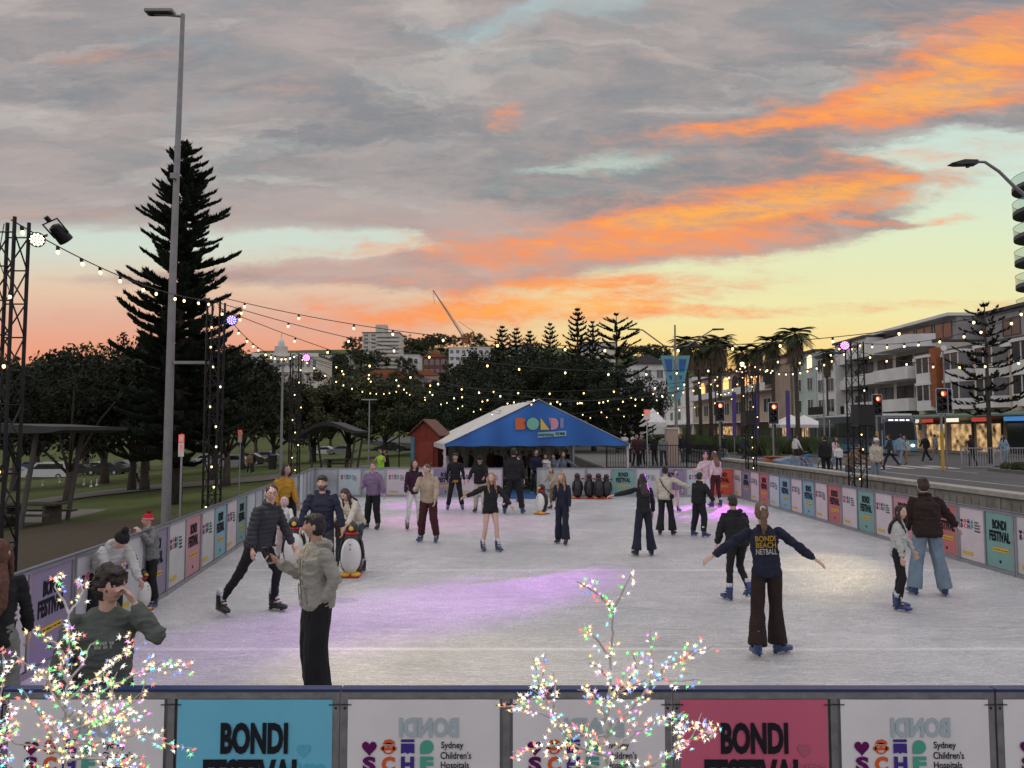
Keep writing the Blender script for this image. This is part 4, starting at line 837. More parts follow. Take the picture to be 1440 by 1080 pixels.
def marquee():
    E = flat(621, 700, 0); W2 = 4.0; He = 1.98; Ha = 3.86; th = R(10); cx, cy = 1.12, 31.9
    t = thing('marquee', 'white roofed event tent with blue gable reading BONDI', 'tent', (cx, cy, 0), th)
    # gable: a hanging sheet with folds
    nxx, nz = 60, 14; v = []; 
    for j in range(nz + 1):
        for i in range(nxx + 1):
            x = -W2 + 2 * W2 * i / nxx; zt = Ha - (Ha - He - .06) * abs(x) / W2; zb = 1.93 + .015 * math.sin(x * 5); z = zb + (zt - zb) * j / nz
            a = math.atan2(z - Ha, x * .8); y = -.05 - .045 * abs(math.sin(a * 3.5 + .3)) ** 2.5 * min(1, (Ha - z) / .8) - .015 * math.sin(x * 1.7 + z * 2); v.append((x, y, z))
    f = [(j * (nxx + 1) + i, j * (nxx + 1) + i + 1, (j + 1) * (nxx + 1) + i + 1, (j + 1) * (nxx + 1) + i) for j in range(nz) for i in range(nxx)]
    b = MB(); b.add(v, f, BLUE); g = b.build('gable_canvas', t, True)
    # lettering: BONDI in five coloured shapes and the strip under it
    c = [mat('letter_' + k, q, .6, var=0) for k, q in (('orange', (.52, .12, .035)), ('green', (.16, .42, .30)), ('yellow', (.65, .45, .04)), ('pink', (.55, .25, .33)), ('mauve', (.22, .22, .42)))]
    yy = -.125; lb = MB(); z0, z1 = 2.62, 3.12; X = [-.85, -.34, .22, .60, 1.08]
    def P(poly, m): lb.add([(x, yy, z) for x, z in poly], [tuple(range(len(poly)))], m)
    P([(-1.02, z0), (-.72, z0)] + [(-.72 + .15 * math.sin(a), z0 + .14 - .14 * math.cos(a)) for a in np.linspace(.3, PI - .3, 8)] + [(-.72 + .13 * math.sin(a), z0 + .38 - .12 * math.cos(a)) for a in np.linspace(.4, PI, 8)] + [(-1.02, z1)], c[0])
    P([(-.26 + .27 * math.cos(a), (z0 + z1) / 2 + .26 * math.sin(a)) for a in np.linspace(0, 2 * PI, 28, endpoint=False)], c[1])
    P([(.08, z0), (.46, z0), (.08, z1)], c[2])
    P([(.44, z1), (.50, z0 + .18), (.50, z0), (.50, z1)], c[3])
    P([(.52, z0), (.64, z0)] + [(.64 + .22 * math.sin(a), (z0 + z1) / 2 - .25 * math.cos(a)) for a in np.linspace(0, PI, 12)] + [(.52, z1)], c[3])
    P([(.93, z0 + .08), (1.08, z0 + .08), (1.08, z1), (.93, z1)], c[4])
    o = lb.build('letters', t)
    sb = MB(); sb.add([(-.05, yy, 2.28), (1.2, yy, 2.36), (1.2, yy, 2.58), (-.05, yy, 2.50)], [(0, 1, 2, 3)], mat('sign_strip', (.22, .42, .50), .6, var=0)); k0 = sb.n
    put_text(sb, 'BONDI FESTIVAL', .32, 2.40, .68, .12, ink['black'], yy - .006, bold=.03); put_text(sb, 'ICE RINK', .94, 2.455, .42, .12, ink['black'], yy - .006, bold=.04); sb.build('sign_strip', t)
    # roof: white, ribbed, a little above the gable
    D_ = 9.5; b = MB(); v = []; nx2, ny = 24, 20
    for j in range(ny + 1):
        for i in range(nx2 + 1): x = -W2 - .05 + (2 * W2 + .1) * i / nx2; v.append((x, -.12 + D_ * j / ny, Ha + .06 - (Ha - He) * abs(x) / W2 - .035 * abs(math.sin(PI * j / 2.5)) + .02 * math.exp(-(x / .4) ** 2)))
    f = [(j * (nx2 + 1) + i, j * (nx2 + 1) + i + 1, (j + 1) * (nx2 + 1) + i + 1, (j + 1) * (nx2 + 1) + i) for j in range(ny) for i in range(nx2)]
    b.add(v, f, canvas); r = b.build('roof', t, True); s = r.modifiers.new('t', 'SOLIDIFY'); s.thickness = .02
    b = MB(); b.span(-W2 - .05, -W2, -.1, D_, 1.80, He + .05, canvas); b.span(W2, W2 + .05, -.1, D_, 1.80, He + .05, canvas); b.build('valance', t)
    b = MB()
    for x in np.linspace(-W2, W2, 60):
        pass
    nn_ = 90; v = []
    for i in range(nn_ + 1):
        x = -W2 + 2 * W2 * i / nn_
        for z in (-.0, 1.95): v.append((x, D_ - .1 + .05 * math.sin(i * 1.1), z))
    b.add(v, [(2 * i, 2 * i + 2, 2 * i + 3, 2 * i + 1) for i in range(nn_)], mat('grey_curtain', (.40, .40, .40), .8)); b.build('back_curtain', t, True)
    for x in (-W2 + .02, W2 - .02):
        for y in (.05, D_ - .15): q = MB(); q.box((x, y, .96), (.09, .09, 1.92), mat('white_leg', (.5, .5, .55), .5)); q.build('leg', t)
    return t
marquee()
b = MB(); b.span(-.33, .95, 28.6, 32.5, .005, .035, mat('blue_mat', (.01, .07, .20), .9, 0, .2, 10, .3, 60)); tag(b.build('floor_mat'), 'blue rubber mat in the gap of the far barrier', 'mat')
# ------------------------------------------------------------ penguin skating aids
pw = mat('penguin_white', (.62, .62, .60), .35, 0, .05); pb = mat('penguin_black', (.012, .012, .014), .3); py_ = mat('penguin_yellow', (.62, .33, .02), .4); pr = mat('penguin_red', (.42, .01, .015), .5)
def penguin(label, loc, rz, s=1.):
    t = thing('penguin_aid', label, 'penguin aid', loc, rz, 'penguin skating aids'); t.scale = (s,) * 3
    b = MB(); b.lathe([(.10, .06), (.165, .12), (.195, .25), (.19, .42), (.15, .60), (.105, .72), (.09, .76)], pb, 24, sy=.9); b.build('back', t, True)
    b = MB(); b.ball((0, -.062, .36), (.178, .148, .325), pw, 24, 16); b.build('belly', t, True)
    b = MB(); b.ball((0, -.005, .84), (.105, .115, .115), pb, 18, 14); h = b.build('head', t, True)
    b = MB(); b.tube([(0, -.09, .835), (0, -.15, .825), (0, -.185, .81)], [(.05, .05), (.035, .03), (.006, .006)], py_, 12); b.build('beak', h, True)
    for sx in (-1, 1): b = MB(); b.ball((sx * .045, -.085, .875), .014, eye_white if False else pw, 8, 6); b.ball((sx * .047, -.097, .876), .007, pb, 6, 5); b.build('eye', h, True)
    b = MB(); b.tube([(.10 * math.cos(a), .095 * math.sin(a), .745) for a in np.linspace(0, 2 * PI, 21)], .024, pr, 8, False); b.build('scarf', t, True)
    for sx in (-1, 1):
        b = MB(); b.ball((sx * .19, .01, .47), (.028, .075, .19), pb, 12, 10, Matrix.Rotation(sx * -.16, 3, 'Y')); b.build('wing', t, True)
        b = MB(); b.ball((sx * .085, -.09, .045), (.09, .14, .045), py_, 14, 8); b.build('foot', t, True)
    b = MB(); b.span(-.17, .17, -.22, .2, .004, .03, pr); bevel(b.build('base', t), .012)
    b = MB(); b.tube([(-.15, .10, .70), (-.16, .20, .76), (.16, .20, .76), (.15, .10, .70)], .016, pb, 8); b.build('handle', t, True)
    for k in range(3): b = MB(); b.ball((0, -.195 + (.006, .0, .022)[k], .50 - k * .08 + .07), .013, pb, 8, 6); b.build('button', t)
    return t
def pen(label, px, py, rz, s=1.): g = flat(px, py); return penguin(label, (g.x, g.y, 0), R(rz), s)
pen('penguin aid held by the child in the pink hood', 413, 800, 12, 1.02); pen('penguin aid pushed by the toddler and the woman in cream fleece', 494, 810, 4, 1.02); pen('penguin aid standing alone in mid rink with its beak to the left', 762, 723, -45, .98)
pen('parked penguin aid at the left of the row by the far barrier', 812, 701, 205, 1.02); pen('second parked penguin aid in the row by the far barrier', 829, 701, 200, 1.); pen('third parked penguin aid in the row by the far barrier', 842, 701.5, 208, 1.02); pen('parked penguin aid at the right end of the row', 853, 701, 200, .98)
g = flat(196, 862); penguin('penguin aid at the left barrier under the person in white hoodie', (g.x - .05, g.y + .15, 0), R(70), .62)
# phone
def phone():
    t = thing('phone', 'dark smartphone held up by the young man in the sage hoodie', 'phone'); p = PHONE_AT; t.location = p; t.rotation_euler = (R(-18), R(10), R(150))
    b = MB(); b.box((0, 0, 0), (.075, .010, .155), boot_black); bevel(b.build('case', t), .004); b = MB(); b.box((-.02, .0065, .05), (.03, .004, .035), black_metal); b.build('camera_bump', t)
# ------------------------------------------------------------ trees
def leafmat(name, c, v=.45):
    m, nt, b = tree(name); L = nt.links.new; tcn = nt.nodes.new('ShaderNodeTexCoord'); n = nt.nodes.new('ShaderNodeTexNoise'); n.inputs['Scale'].default_value = .9; n.inputs['Detail'].default_value = 6; L(tcn.outputs['Object'], n.inputs['Vector'])
    oi = nt.nodes.new('ShaderNodeObjectInfo'); r = nt.nodes.new('ShaderNodeValToRGB'); e = r.color_ramp.elements; e[0].position = .32; e[1].position = .68; e[0].color = tuple(q * (1 - v) for q in c) + (1,); e[1].color = tuple(q * (1 + v) for q in c) + (1,); L(n.outputs['Fac'], r.inputs[0])
    h = nt.nodes.new('ShaderNodeHueSaturation'); mr = nt.nodes.new('ShaderNodeMapRange'); mr.inputs[3].default_value = .47; mr.inputs[4].default_value = .53; L(oi.outputs['Random'], mr.inputs[0]); L(mr.outputs[0], h.inputs['Hue']); m2 = nt.nodes.new('ShaderNodeMapRange'); m2.inputs[3].default_value = .7; m2.inputs[4].default_value = 1.35; L(oi.outputs['Random'], m2.inputs[0]); L(m2.outputs[0], h.inputs['Value']); L(r.outputs[0], h.inputs['Color']); L(h.outputs[0], b.inputs['Base Color'])
    b.inputs['Roughness'].default_value = .8; b.inputs['Specular IOR Level'].default_value = .2; return m
LF = dict(dark=leafmat('leaves_dark', (.022, .030, .016)), mid=leafmat('leaves_mid', (.040, .050, .022)), olive=leafmat('leaves_olive', (.058, .058, .028)), pine=leafmat('pine_needles', (.020, .027, .017)), palm=leafmat('palm_leaves', (.035, .042, .018)), grass=leafmat('tall_grass', (.06, .075, .03)))
def leaf_quads(C, r, n, size, rs, flat=.8):          # n leaves round each centre
    k = len(C); c = np.repeat(C, n, 0); rr = np.repeat(r, n)[:, None]
    d = rs.normal(size=(k * n, 3)); d /= np.linalg.norm(d, axis=1)[:, None]; p = c + d * rr * (rs.rand(k * n, 1) ** .45) * np.array((1, 1, flat))
    a = rs.normal(size=(k * n, 3)); a /= np.linalg.norm(a, axis=1)[:, None]; b = np.cross(a, rs.normal(size=(k * n, 3))); b /= np.linalg.norm(b, axis=1)[:, None]
    s = size * rs.uniform(.6, 1.4, (k * n, 1)); return np.stack([p - a * s, p + b * s * .45, p + a * s, p - b * s * .45], 1).reshape(-1, 3)
def broadleaf(seed, H, W, th, nc, nl, size, m, lean=0., open_=0.):
    rs = np.random.RandomState(seed); rg = random.Random(seed); C = []
    lobes = [(rg.uniform(-.42, .42) * W, rg.uniform(-.42, .42) * W, th + (H - th) * rg.uniform(.25, .78), rg.uniform(.2, .36) * W) for _ in range(9)]
    lobes.append((0, 0, th + (H - th) * .72, .34 * W))
    while len(C) < nc:
        l = rg.choice(lobes); d = rs.normal(size=3); d /= np.linalg.norm(d); q = rg.uniform(.55, 1.0) ** .6
        p = np.array((l[0] + d[0] * l[3] * q, l[1] + d[1] * l[3] * q, l[2] + d[2] * l[3] * q * .62))
        if th * .75 < p[2] < H: C.append(p)
    C = np.array(C); r = rs.uniform(.05, .105, nc) * W; V_ = leaf_quads(C, r, nl, size, rs)
    crown = npmesh('crown', V_, nc * nl, 4, [m])
    b = MB(); top = Vector((lean * H * .3, 0, th * .9)); tr = [(0, 0, -.3), (lean * .3, 0, th * .3), (lean * .7 + rg.uniform(-.1, .1), rg.uniform(-.1, .1), th * .6), tuple(top)]; b.tube(tr, [.030 * H + .06, .024 * H + .03, .021 * H + .02, .019 * H], bark, 9)
    for _ in range(9):
        q = C[rg.randrange(nc)]; e = Vector(q); s = Vector(tr[2]).lerp(top, rg.uniform(0, 1)); mid = s.lerp(e, .5) + Vector((rg.uniform(-.3, .3), rg.uniform(-.3, .3), rg.uniform(-.1, .4))); b.tube([tuple(s), tuple(mid), tuple(e)], [.012 * H, .008 * H, .003 * H], bark, 6)
    return b.mesh('trunk', True), crown
def norfolk(seed, H, Rm, wh, nb, z0=.1, dens=1., droop=0., w=.07, prof=.75, tipup=.35, ragged=.18, zj=.12):
    rg = random.Random(seed); rs = np.random.RandomState(seed); segs = []; b = MB(); b.tube([(0, 0, -.4), (0, 0, H * .35), (0, 0, H * .7), (0, 0, H)], [.017 * H, .013 * H, .008 * H, .03], bark, 10)
    for k in range(wh):
        u = k / (wh - 1); z = H * (z0 + (.985 - z0) * u ** .92); r = Rm * ((1 - u) ** prof * .96 + .05) * rg.uniform(.82, 1.08) * (.75 + .25 * min(1, u / .12)); a0 = rg.uniform(0, 6.28)
        for i in range(nb):
            if rg.random() < .06: continue
            a = a0 + 2 * PI * i / nb + rg.uniform(-.2, .2); L_ = r * rg.uniform(1 - ragged * 1.5, 1 + ragged * .6); d = Vector((math.cos(a), math.sin(a), 0)); up = (.30 * u - .10 - droop)
            z_ = z + rg.uniform(-zj, zj) * (1 - .7 * u); f = lambda s, z=z_: d * (L_ * s) + Vector((0, 0, z + L_ * (up * s + tipup * s * s * (.6 + .4 * u)) - .12 * L_ * math.sin(PI * s) * (1 - u)))
            b.tube([tuple(f(s)) for s in (0, .35, .7, 1)], [.006 * H * (1 - .7 * u) + .008, .012, .009, .005], bark, 5, False)
            n = max(5, int(L_ * 7 * dens)); side = d.cross(Vector((0, 0, 1)))
            for j in range(n):
                s = .16 + .84 * (j + rg.random()) / n; p = f(s); t = (f(min(1, s + .05)) - f(s - .05)).normalized(); sg = -1 if j % 2 else 1
                ln = (.17 + .20 * (1 - s) + .10 * math.sin(PI * s)) * min(1.5, .55 + L_ * .3) * rg.uniform(.75, 1.2)
                dr = (t * .75 + side * sg * rg.uniform(.35, 1.0) + Vector((0, 0, rg.uniform(.15, .75)))).normalized(); segs.append((p, p + dr * ln, w * rg.uniform(.8, 1.25)))
                if rg.random() < .6: dr2 = (t * .6 - side * sg * rg.uniform(.2, .6) + Vector((0, 0, rg.uniform(.4, 1)))).normalized(); segs.append((p, p + dr2 * ln * .75, w))
            segs.append((f(.93), f(1) + d * .12 + Vector((0, 0, .18)), w * 1.2))
    P0 = np.array([tuple(s[0]) for s in segs]); P1 = np.array([tuple(s[1]) for s in segs]); ww = np.array([s[2] for s in segs])[:, None]; D = P1 - P0; D /= np.linalg.norm(D, axis=1)[:, None]; A_ = np.cross(D, rs.normal(size=D.shape)); A_ /= np.linalg.norm(A_, axis=1)[:, None]; B_ = np.cross(D, A_); V_ = []
    for X in (A_, B_): m = P0 * .55 + P1 * .45; V_.append(np.stack([P0, m + X * ww, P1, m - X * ww], 1).reshape(-1, 3))
    # ragged needles sticking out of each rope
    for q in range(3):
        u = rs.rand(len(P0), 1); c = P0 + (P1 - P0) * u; X = rs.normal(size=D.shape); X /= np.linalg.norm(X, axis=1)[:, None]; tip = c + D * ww * 1.5 + X * ww * 1.9; V_.append(np.stack([c - A_ * ww * .22, c + B_ * ww * .22, tip, c + A_ * ww * .2], 1).reshape(-1, 3))
    V_ = np.concatenate(V_); return b.mesh('trunk', True), npmesh('crown', V_, len(V_) // 4, 4, [LF['pine']])
def palm(seed, H):
    rg = random.Random(seed); b = MB(); b.tube([(0, 0, -.2), (.05, 0, H * .3), (.0, .05, H * .7), (0, 0, H)], [.2, .15, .14, .2], bark, 10); V_ = []; S_ = []
    for k in range(46):
        a = rg.uniform(0, 6.28); e = rg.uniform(-.5, 1.25); L_ = rg.uniform(.95, 1.5); d = Vector((math.cos(a), math.sin(a), 0)); sd = d.cross(Vector((0, 0, 1)))
        f = lambda s: Vector((0, 0, H)) + d * (L_ * s * math.cos(e * (1 - .5 * s))) + Vector((0, 0, L_ * (s * math.sin(e) - .55 * s * s)))
        for j in range(16):
            s = .25 + .75 * j / 16; p = f(s); t = (f(s + .03) - f(s - .03)).normalized()
            for sg in (-1, 1): ln = .42 * (1.1 - .5 * abs(s - .6)); q = p + (t * .8 + sd * sg * .75 + Vector((0, 0, -.25))).normalized() * ln; wv = t * .035; V_ += [p - wv, p + wv, q + wv * .2, q - wv * .2]
        for j in range(4): s0, s1 = j / 4, (j + 1) / 4; p, q = f(s0), f(s1); V_ += [p - sd * .03, p + sd * .03, q + sd * .02, q - sd * .02]
    for k in range(420):
        a = rg.uniform(0, 6.28); z = H - rg.uniform(.1, 1.7); r = .25 + .25 * rg.random(); p = Vector((math.cos(a) * r, math.sin(a) * r, z)); q = p + Vector((math.cos(a) * rg.uniform(.0, .3), math.sin(a) * rg.uniform(0, .3), -rg.uniform(.4, .8))); w = Vector((-math.sin(a), math.cos(a), 0)) * .05; S_ += [p - w, p + w, q + w * .4, q - w * .4]
    cr = npmesh('crown', [tuple(v) for v in V_], len(V_) // 4, 4, [LF['palm']]); sk = npmesh('dead_fronds', [tuple(v) for v in S_], len(S_) // 4, 4, [mat('dead_palm', (.10, .075, .045), .9)]); return b.mesh('trunk', True), cr, sk
def plant(name, label, cat, meshes, loc, rz=0., s=1., group=None, sz=None):
    t = thing(name, label, cat, loc, rz, group); t.scale = (s, s, sz or s)
    for n, me in zip(('trunk', 'crown', 'dead_fronds'), meshes): inst(n, me, t)
    return t
HEROPINE = norfolk(4, 16, 2.95, 40, 9, .14, 4.8, .07, .055, .52, .34, .4, .5)
p = hit(232, 711); plant('norfolk_pine', 'tall dark Norfolk pine towering behind the light pole on the left', 'tree', HEROPINE, (at(250, 600, p.y + .5).x, p.y + .5, p.z), .6, (at(258, 195, p.y).z - p.z) / 16)
PINE = [norfolk(11 + i, 15, 3.4, 22, 6, .12, 1.25, .02, .10) for i in range(2)]; STARP = norfolk(31, 15, 4.2, 11, 6, .3, 1.1, -.18, .10, .45, .1); SMALLP = norfolk(33, 9, 2.8, 13, 6, .2, 1.5, -.05, .07, .6, .3)
BD = [broadleaf(40 + i, 10, 9, 2.6, 230, 48, .17, LF['dark']) for i in range(3)]; BM_ = [broadleaf(50 + i, 9, 9.5, 2.4, 190, 42, .19, LF['mid']) for i in range(3)]; BO = [broadleaf(60 + i, 8, 8, 2.0, 170, 40, .17, LF['olive']) for i in range(2)]; BF = [broadleaf(70 + i, 9, 11, 1.2, 130, 34, .32, LF['mid']) for i in range(3)]
def bt(i, px, py, top, ms, label, group='park trees left of the rink', wfac=1., h0=10., Y=None):
    if Y: q = at(px, 600, Y); q.z = tz(q.x, q.y) if q.x < 4 else SZ
    else: q = hit(px, py)
    h = at(px, top, q.y).z - q.z; s = h / h0; return plant('park_tree', label, 'tree', ms, q, i * 1.7, s * wfac, group, s)
bt(1, 95, 704, 492, BD[0], 'dark park tree with a curved bare trunk by the left shelter', wfac=.95); bt(2, 147, 680, 484, BD[1], 'dark park tree with a thin leaning trunk left of the pines'); bt(3, 203, 690, 478, BD[2], 'dark park tree whose trunk hides a walker on the path', wfac=1.05)
bt(4, 20, 690, 505, BM_[0], 'dull green park tree behind the left edge tower', h0=9); bt(5, 300, 676, 492, BD[0], 'dark park tree right of the Norfolk pine'); bt(6, 52, 672, 500, BD[1], 'dark park tree above the parked white van'); bt(7, 250, 668, 500, BD[2], 'dark park tree far behind the Norfolk pine trunk', wfac=1.1)
bt(31, 185, 690, 470, BD[0], 'dark dense tree just left of the Norfolk pine', wfac=.9); bt(32, 318, 684, 478, BD[2], 'dark dense tree just right of the Norfolk pine', wfac=.9)
bt(8, 340, 660, 520, BM_[1], 'broad dull green tree by the left string light towers', h0=9); bt(9, 120, 664, 490, BM_[2], 'dull green tree behind the two dark ones on the left', h0=9); bt(10, 385, 655, 532, BO[0], 'olive green tree just left of the far left tower', h0=8); bt(11, 205, 662, 492, BM_[0], 'dull green tree far back in the left park', h0=9)
bt(12, 440, 650, 524, BO[1], 'olive green tree right of the far left tower', h0=8, wfac=1.2); bt(13, 490, 646, 528, BO[0], 'olive green tree above the curved shelter roof', h0=8, wfac=1.2); bt(14, 540, 642, 540, BM_[1], 'dull green tree behind the thin lamp post', h0=9, wfac=1.1); bt(15, 590, 640, 545, BM_[2], 'dull green tree behind the red shed', h0=9, wfac=1.1)
bt(16, 640, 640, 548, BM_[0], 'dull green tree left of the marquee roof', h0=9, wfac=1.1); bt(17, 360, 640, 545, BD[1], 'small dark tree beneath the white hotel'); bt(18, 465, 636, 548, BD[2], 'dark tree in the middle distance left of the tent')
for i, (px, Y, top) in enumerate([(668, 62, 520), (700, 70, 500), (735, 66, 505), (770, 72, 495), (800, 64, 500), (835, 70, 500), (868, 62, 530), (895, 74, 545), (690, 90, 490), (760, 95, 488)]):
    bt(20 + i, px, 0, top, (BD + BM_)[i % 3] if i % 4 else BD[i % 3], 'dark dense tree behind the marquee, %s from the left of its row' % ORD[i], 'dense trees behind the marquee', Y=Y, wfac=.95)
for i, (px, top, Y, ms, lab) in enumerate([(706, 459, 96, PINE[0], 'flat topped pine at the left of the pine group'), (745, 466, 100, PINE[1], 'short pine in the middle of the pine group'), (774, 455, 104, PINE[0], 'slim pointed pine left of the tallest pine'), (813, 434, 92, PINE[1], 'tallest pine of the group behind the marquee'), (726, 462, 108, PINE[1], 'hazy pine between the flat topped and short pines'), (834, 452, 100, PINE[0], 'pine close against the right of the tallest pine'), (868, 441, 84, STARP, 'open star shaped Norfolk pine right of the group')]):
    q = at(px, 600, Y); q.z = SZ; h = at(px, top, Y).z - SZ; plant('norfolk_pine', lab, 'tree', ms, q, i * .9, (h / 15) * (1.25 if i == 0 else 1), 'pines behind the marquee', h / 15)
q = at(885, 600, 44); q.z = SZ; h = at(885, 540, 44).z - SZ; plant('norfolk_pine', 'low young pine right of the marquee', 'tree', SMALLP, q, .4, h / 9 * 1.2, None, h / 9)
q = at(1391, 600, 44); q.z = SZ; h = at(1391, 428, 44).z - SZ; YP = norfolk(35, 9, 2.3, 11, 5, .32, .9, -.06, .06, .5, .2); plant('norfolk_pine', 'thin young Norfolk pine on the pavement in front of the beige building', 'tree', YP, q, .4, h / 9, None, h / 9)
PALM = palm(3, 8.4), palm(5, 8.4)
for i, (px, top, Y, s) in enumerate([(967, 468, 62, 1), (1000, 470, 70, 1), (1014, 466, 64, 1), (1045, 482, 74, 1), (1066, 478, 68, 1), (1088, 468, 60, 1), (1121, 457, 52, 1), (985, 478, 84, 1), (1165, 484, 88, .6)]):
    q = at(px, 600, Y); q.z = SZ; h = at(px, top + 14, Y).z - SZ; plant('palm_tree', 'shaggy fan palm on the street median, %s from the left' % ORD[i] if i < 7 else ('fan palm behind the others at the left of the row' if i == 7 else 'small fan palm beside the white building'), 'palm', PALM[i % 2], q, i, h / 8.4 * s, 'palms on the street median', h / 8.4)
# hillside trees
nr2 = random.Random(5); k = 0; spots = []
for px, py, s in [(350, 560, 1), (372, 556, .9), (395, 560, 1), (420, 556, 1), (452, 550, 1.1), (470, 530, .9), (500, 520, 1), (520, 530, 1.1), (545, 512, 1.0), (570, 530, .8), (590, 508, .9), (600, 500, 1.2), (560, 503, 1), (480, 545, 1), (530, 556, .9), (575, 560, 1), (610, 545, .8), (632, 560, 1), (655, 545, .9), (680, 552, 1), (640, 520, .8), (670, 508, .8), (690, 520, 1), (500, 560, 1), (545, 570, 1), (600, 572, .9), (450, 575, 1), (400, 580, 1), (640, 582, 1), (690, 580, 1), (505, 500, .8), (620, 498, .9), (575, 497, 1.0), (660, 497, .9), (885, 512, .9), (915, 505, .8), (900, 530, 1), (925, 520, 1), (350, 520, .8), (1060, 560, 1), (1000, 560, 1), (950, 556, 1)]:
    q = hit(px, py); k += 1; h = nr2.uniform(9, 13) * s; spots.append(q); plant('hillside_tree', 'dark rounded tree among the houses on the distant hill', 'tree', BF[k % 3], q, k, h / 9, 'trees on the distant hill')
# ------------------------------------------------------------ buildings
win_d = mat('window_glass', (.035, .04, .045), .12, 0, .3, .4, spec=.9); win_w = mat('window_warm', (.8, .5, .25), .5, var=0, emit=(1, .42, .12), es=1.6); win_y = mat('window_lit', (.8, .7, .5), .5, var=0, emit=(1, .75, .35), es=1.3)
def shopm():
    m, nt, b = tree('shop_interior'); L = nt.links.new; t = nt.nodes.new('ShaderNodeTexCoord'); n = nt.nodes.new('ShaderNodeTexNoise'); n.inputs['Scale'].default_value = 1.6; n.inputs['Detail'].default_value = 5; L(t.outputs['Object'], n.inputs['Vector']); r = nt.nodes.new('ShaderNodeValToRGB'); r.color_ramp.elements[0].color = (.01, .008, .006, 1); r.color_ramp.elements[0].position = .35; r.color_ramp.elements[1].color = (1, .62, .28, 1); r.color_ramp.elements[1].position = .85; sp_ = nt.nodes.new('ShaderNodeSeparateColor'); L(n.outputs['Color'], sp_.inputs[0]); L(sp_.outputs[0], r.inputs[0]); L(r.outputs[0], b.inputs['Emission Color']); b.inputs['Emission Strength'].default_value = 1.1; b.inputs['Base Color'].default_value = (.05, .04, .03, 1); b.inputs['Roughness'].default_value = .3; m.cycles.emission_sampling = 'NONE'; return m
shopw = shopm()
def render_m(n, c): return mat('render_' + n, c, .85, 0, .12, .5, .15, 6)
RW = dict(white=render_m('white', (.62, .62, .60)), cream=render_m('cream', (.52, .49, .42)), beige=render_m('beige', (.48, .38, .25)), grey=render_m('grey', (.27, .265, .26)), dgrey=render_m('dark_grey', (.09, .09, .09)), brick=mat('brick_red', (.13, .055, .04), .9, 0, .3, 4), tan=render_m('tan', (.36, .28, .22)), green=render_m('pale_green', (.36, .44, .39)), roof=mat('roof_dark', (.06, .06, .065), .8), terra=mat('roof_terracotta', (.26, .085, .035), .85, 0, .2, 3), conc=concrete, orange=mat('orange_fin', (.27, .085, .03), .8, 0, .15, 2))
WINM = {}
def window(parent, c, w, h, n='y', m=None, frame=None):      # frame with a pane inside, on a wall facing -x or -y
    m = m or win_d; frame = frame or white_paint; key = (round(w, 2), round(h, 2), n, m.name, frame.name)
    if key not in WINM:
        f = MB(); g = MB(); t = .06
        for (x, z, a, b_) in ((0, h / 2, w, t), (0, -h / 2, w, t), (-w / 2, 0, t, h), (w / 2, 0, t, h), (0, 0, t * .7, h)):
            if n == 'y': f.box((x, -.03, z), (a, .08, b_), frame)
            else: f.box((-.03, x, z), (.08, a, b_), frame)
        if n == 'y': g.box((0, -.012, 0), (w - .02, .03, h - .02), m)
        else: g.box((-.012, 0, 0), (.03, w - .02, h - .02), m)
        WINM[key] = (f.mesh('window'), g.mesh('pane'))
    a, b_ = WINM[key]; o = inst('window', a, parent, c); inst('pane', b_, o); return o
def hillhouse(px, py, wpx, top, wall, label, floors, cols, roof='flat', dep=12, name='apartment_building', rz=.0, lit=(), side=None, Y=None):
    q = hit(px, py) if not Y else at(px, py, Y)
    if Y: q.z = min(q.z, tz(q.x, q.y) + 200)
    w = wpx / F * q.y; h = at(px, top, q.y).z - q.z; t = thing(name, label, 'building', q, rz, 'buildings on the distant hill'); b = MB(); b.span(-w / 2, w / 2, 0, dep, -6, h, wall); b.build('wall', t); z0 = .5; fh = (h - .8) / floors
    r = MB()
    if roof == 'flat': r.span(-w / 2 - .3, w / 2 + .3, -.3, dep + .3, h, h + .35, RW['roof'] if wall is not RW['white'] else RW['white'])
    else: r.prism([(-w / 2 - .4, h), (w / 2 + .4, h), (0, h + w * .28)] if roof == 'gable' else [(-w / 2 - .4, h), (w / 2 + .4, h), (w * .2, h + w * .18), (-w * .2, h + w * .18)], -.4, dep + .4, RW['terra'] if wall is not RW['white'] else RW['roof'])
    r.build('roof', t)
    for k in range(floors):
        for j in range(cols): window(t, (-w / 2 + w * (j + .5) / cols, -.02, z0 + fh * (k + .52)), w / cols * .55, fh * .5, 'y', win_y if (k * cols + j) in lit else win_d)
    return t, w, h, fh
# white hotel on the left
t, w, h, fh = hillhouse(398, 585, 95, 500, RW['cream'], 'long cream hotel with arched windows and a domed turret on the left hill', 4, 11, dep=20)
b = MB(); b.span(-w / 2 - .4, w / 2 + .4, -.5, .1, h * .72, h * .72 + .5, RW['white']); b.span(-w / 2 - .3, w / 2 + .3, -.4, .1, h * .98, h + .8, RW['white']); b.build('cornice', t)
b = MB(); b.box((-w * .06, 1.2, h + 1.6), (w * .17, 2.4, 3.2), RW['cream']); b.ball((-w * .06, 1.2, h + 3.4), (w * .05, 1.4, 2.6), RW['white'], 14, 10); b.tube([(-w * .06, 1.2, h + 5.8), (-w * .06, 1.2, h + 7.6)], .18, RW['white'], 6); b.build('turret', t)
t, w, h, fh = hillhouse(535, 520, 52, 468, RW['cream'], 'tall cream apartment tower block on the hill skyline', 9, 5, dep=16)
b = MB(); b.box((0, 3, h + 2), (w * .3, 5, 4), RW['cream']); b.build('plant_room', t)
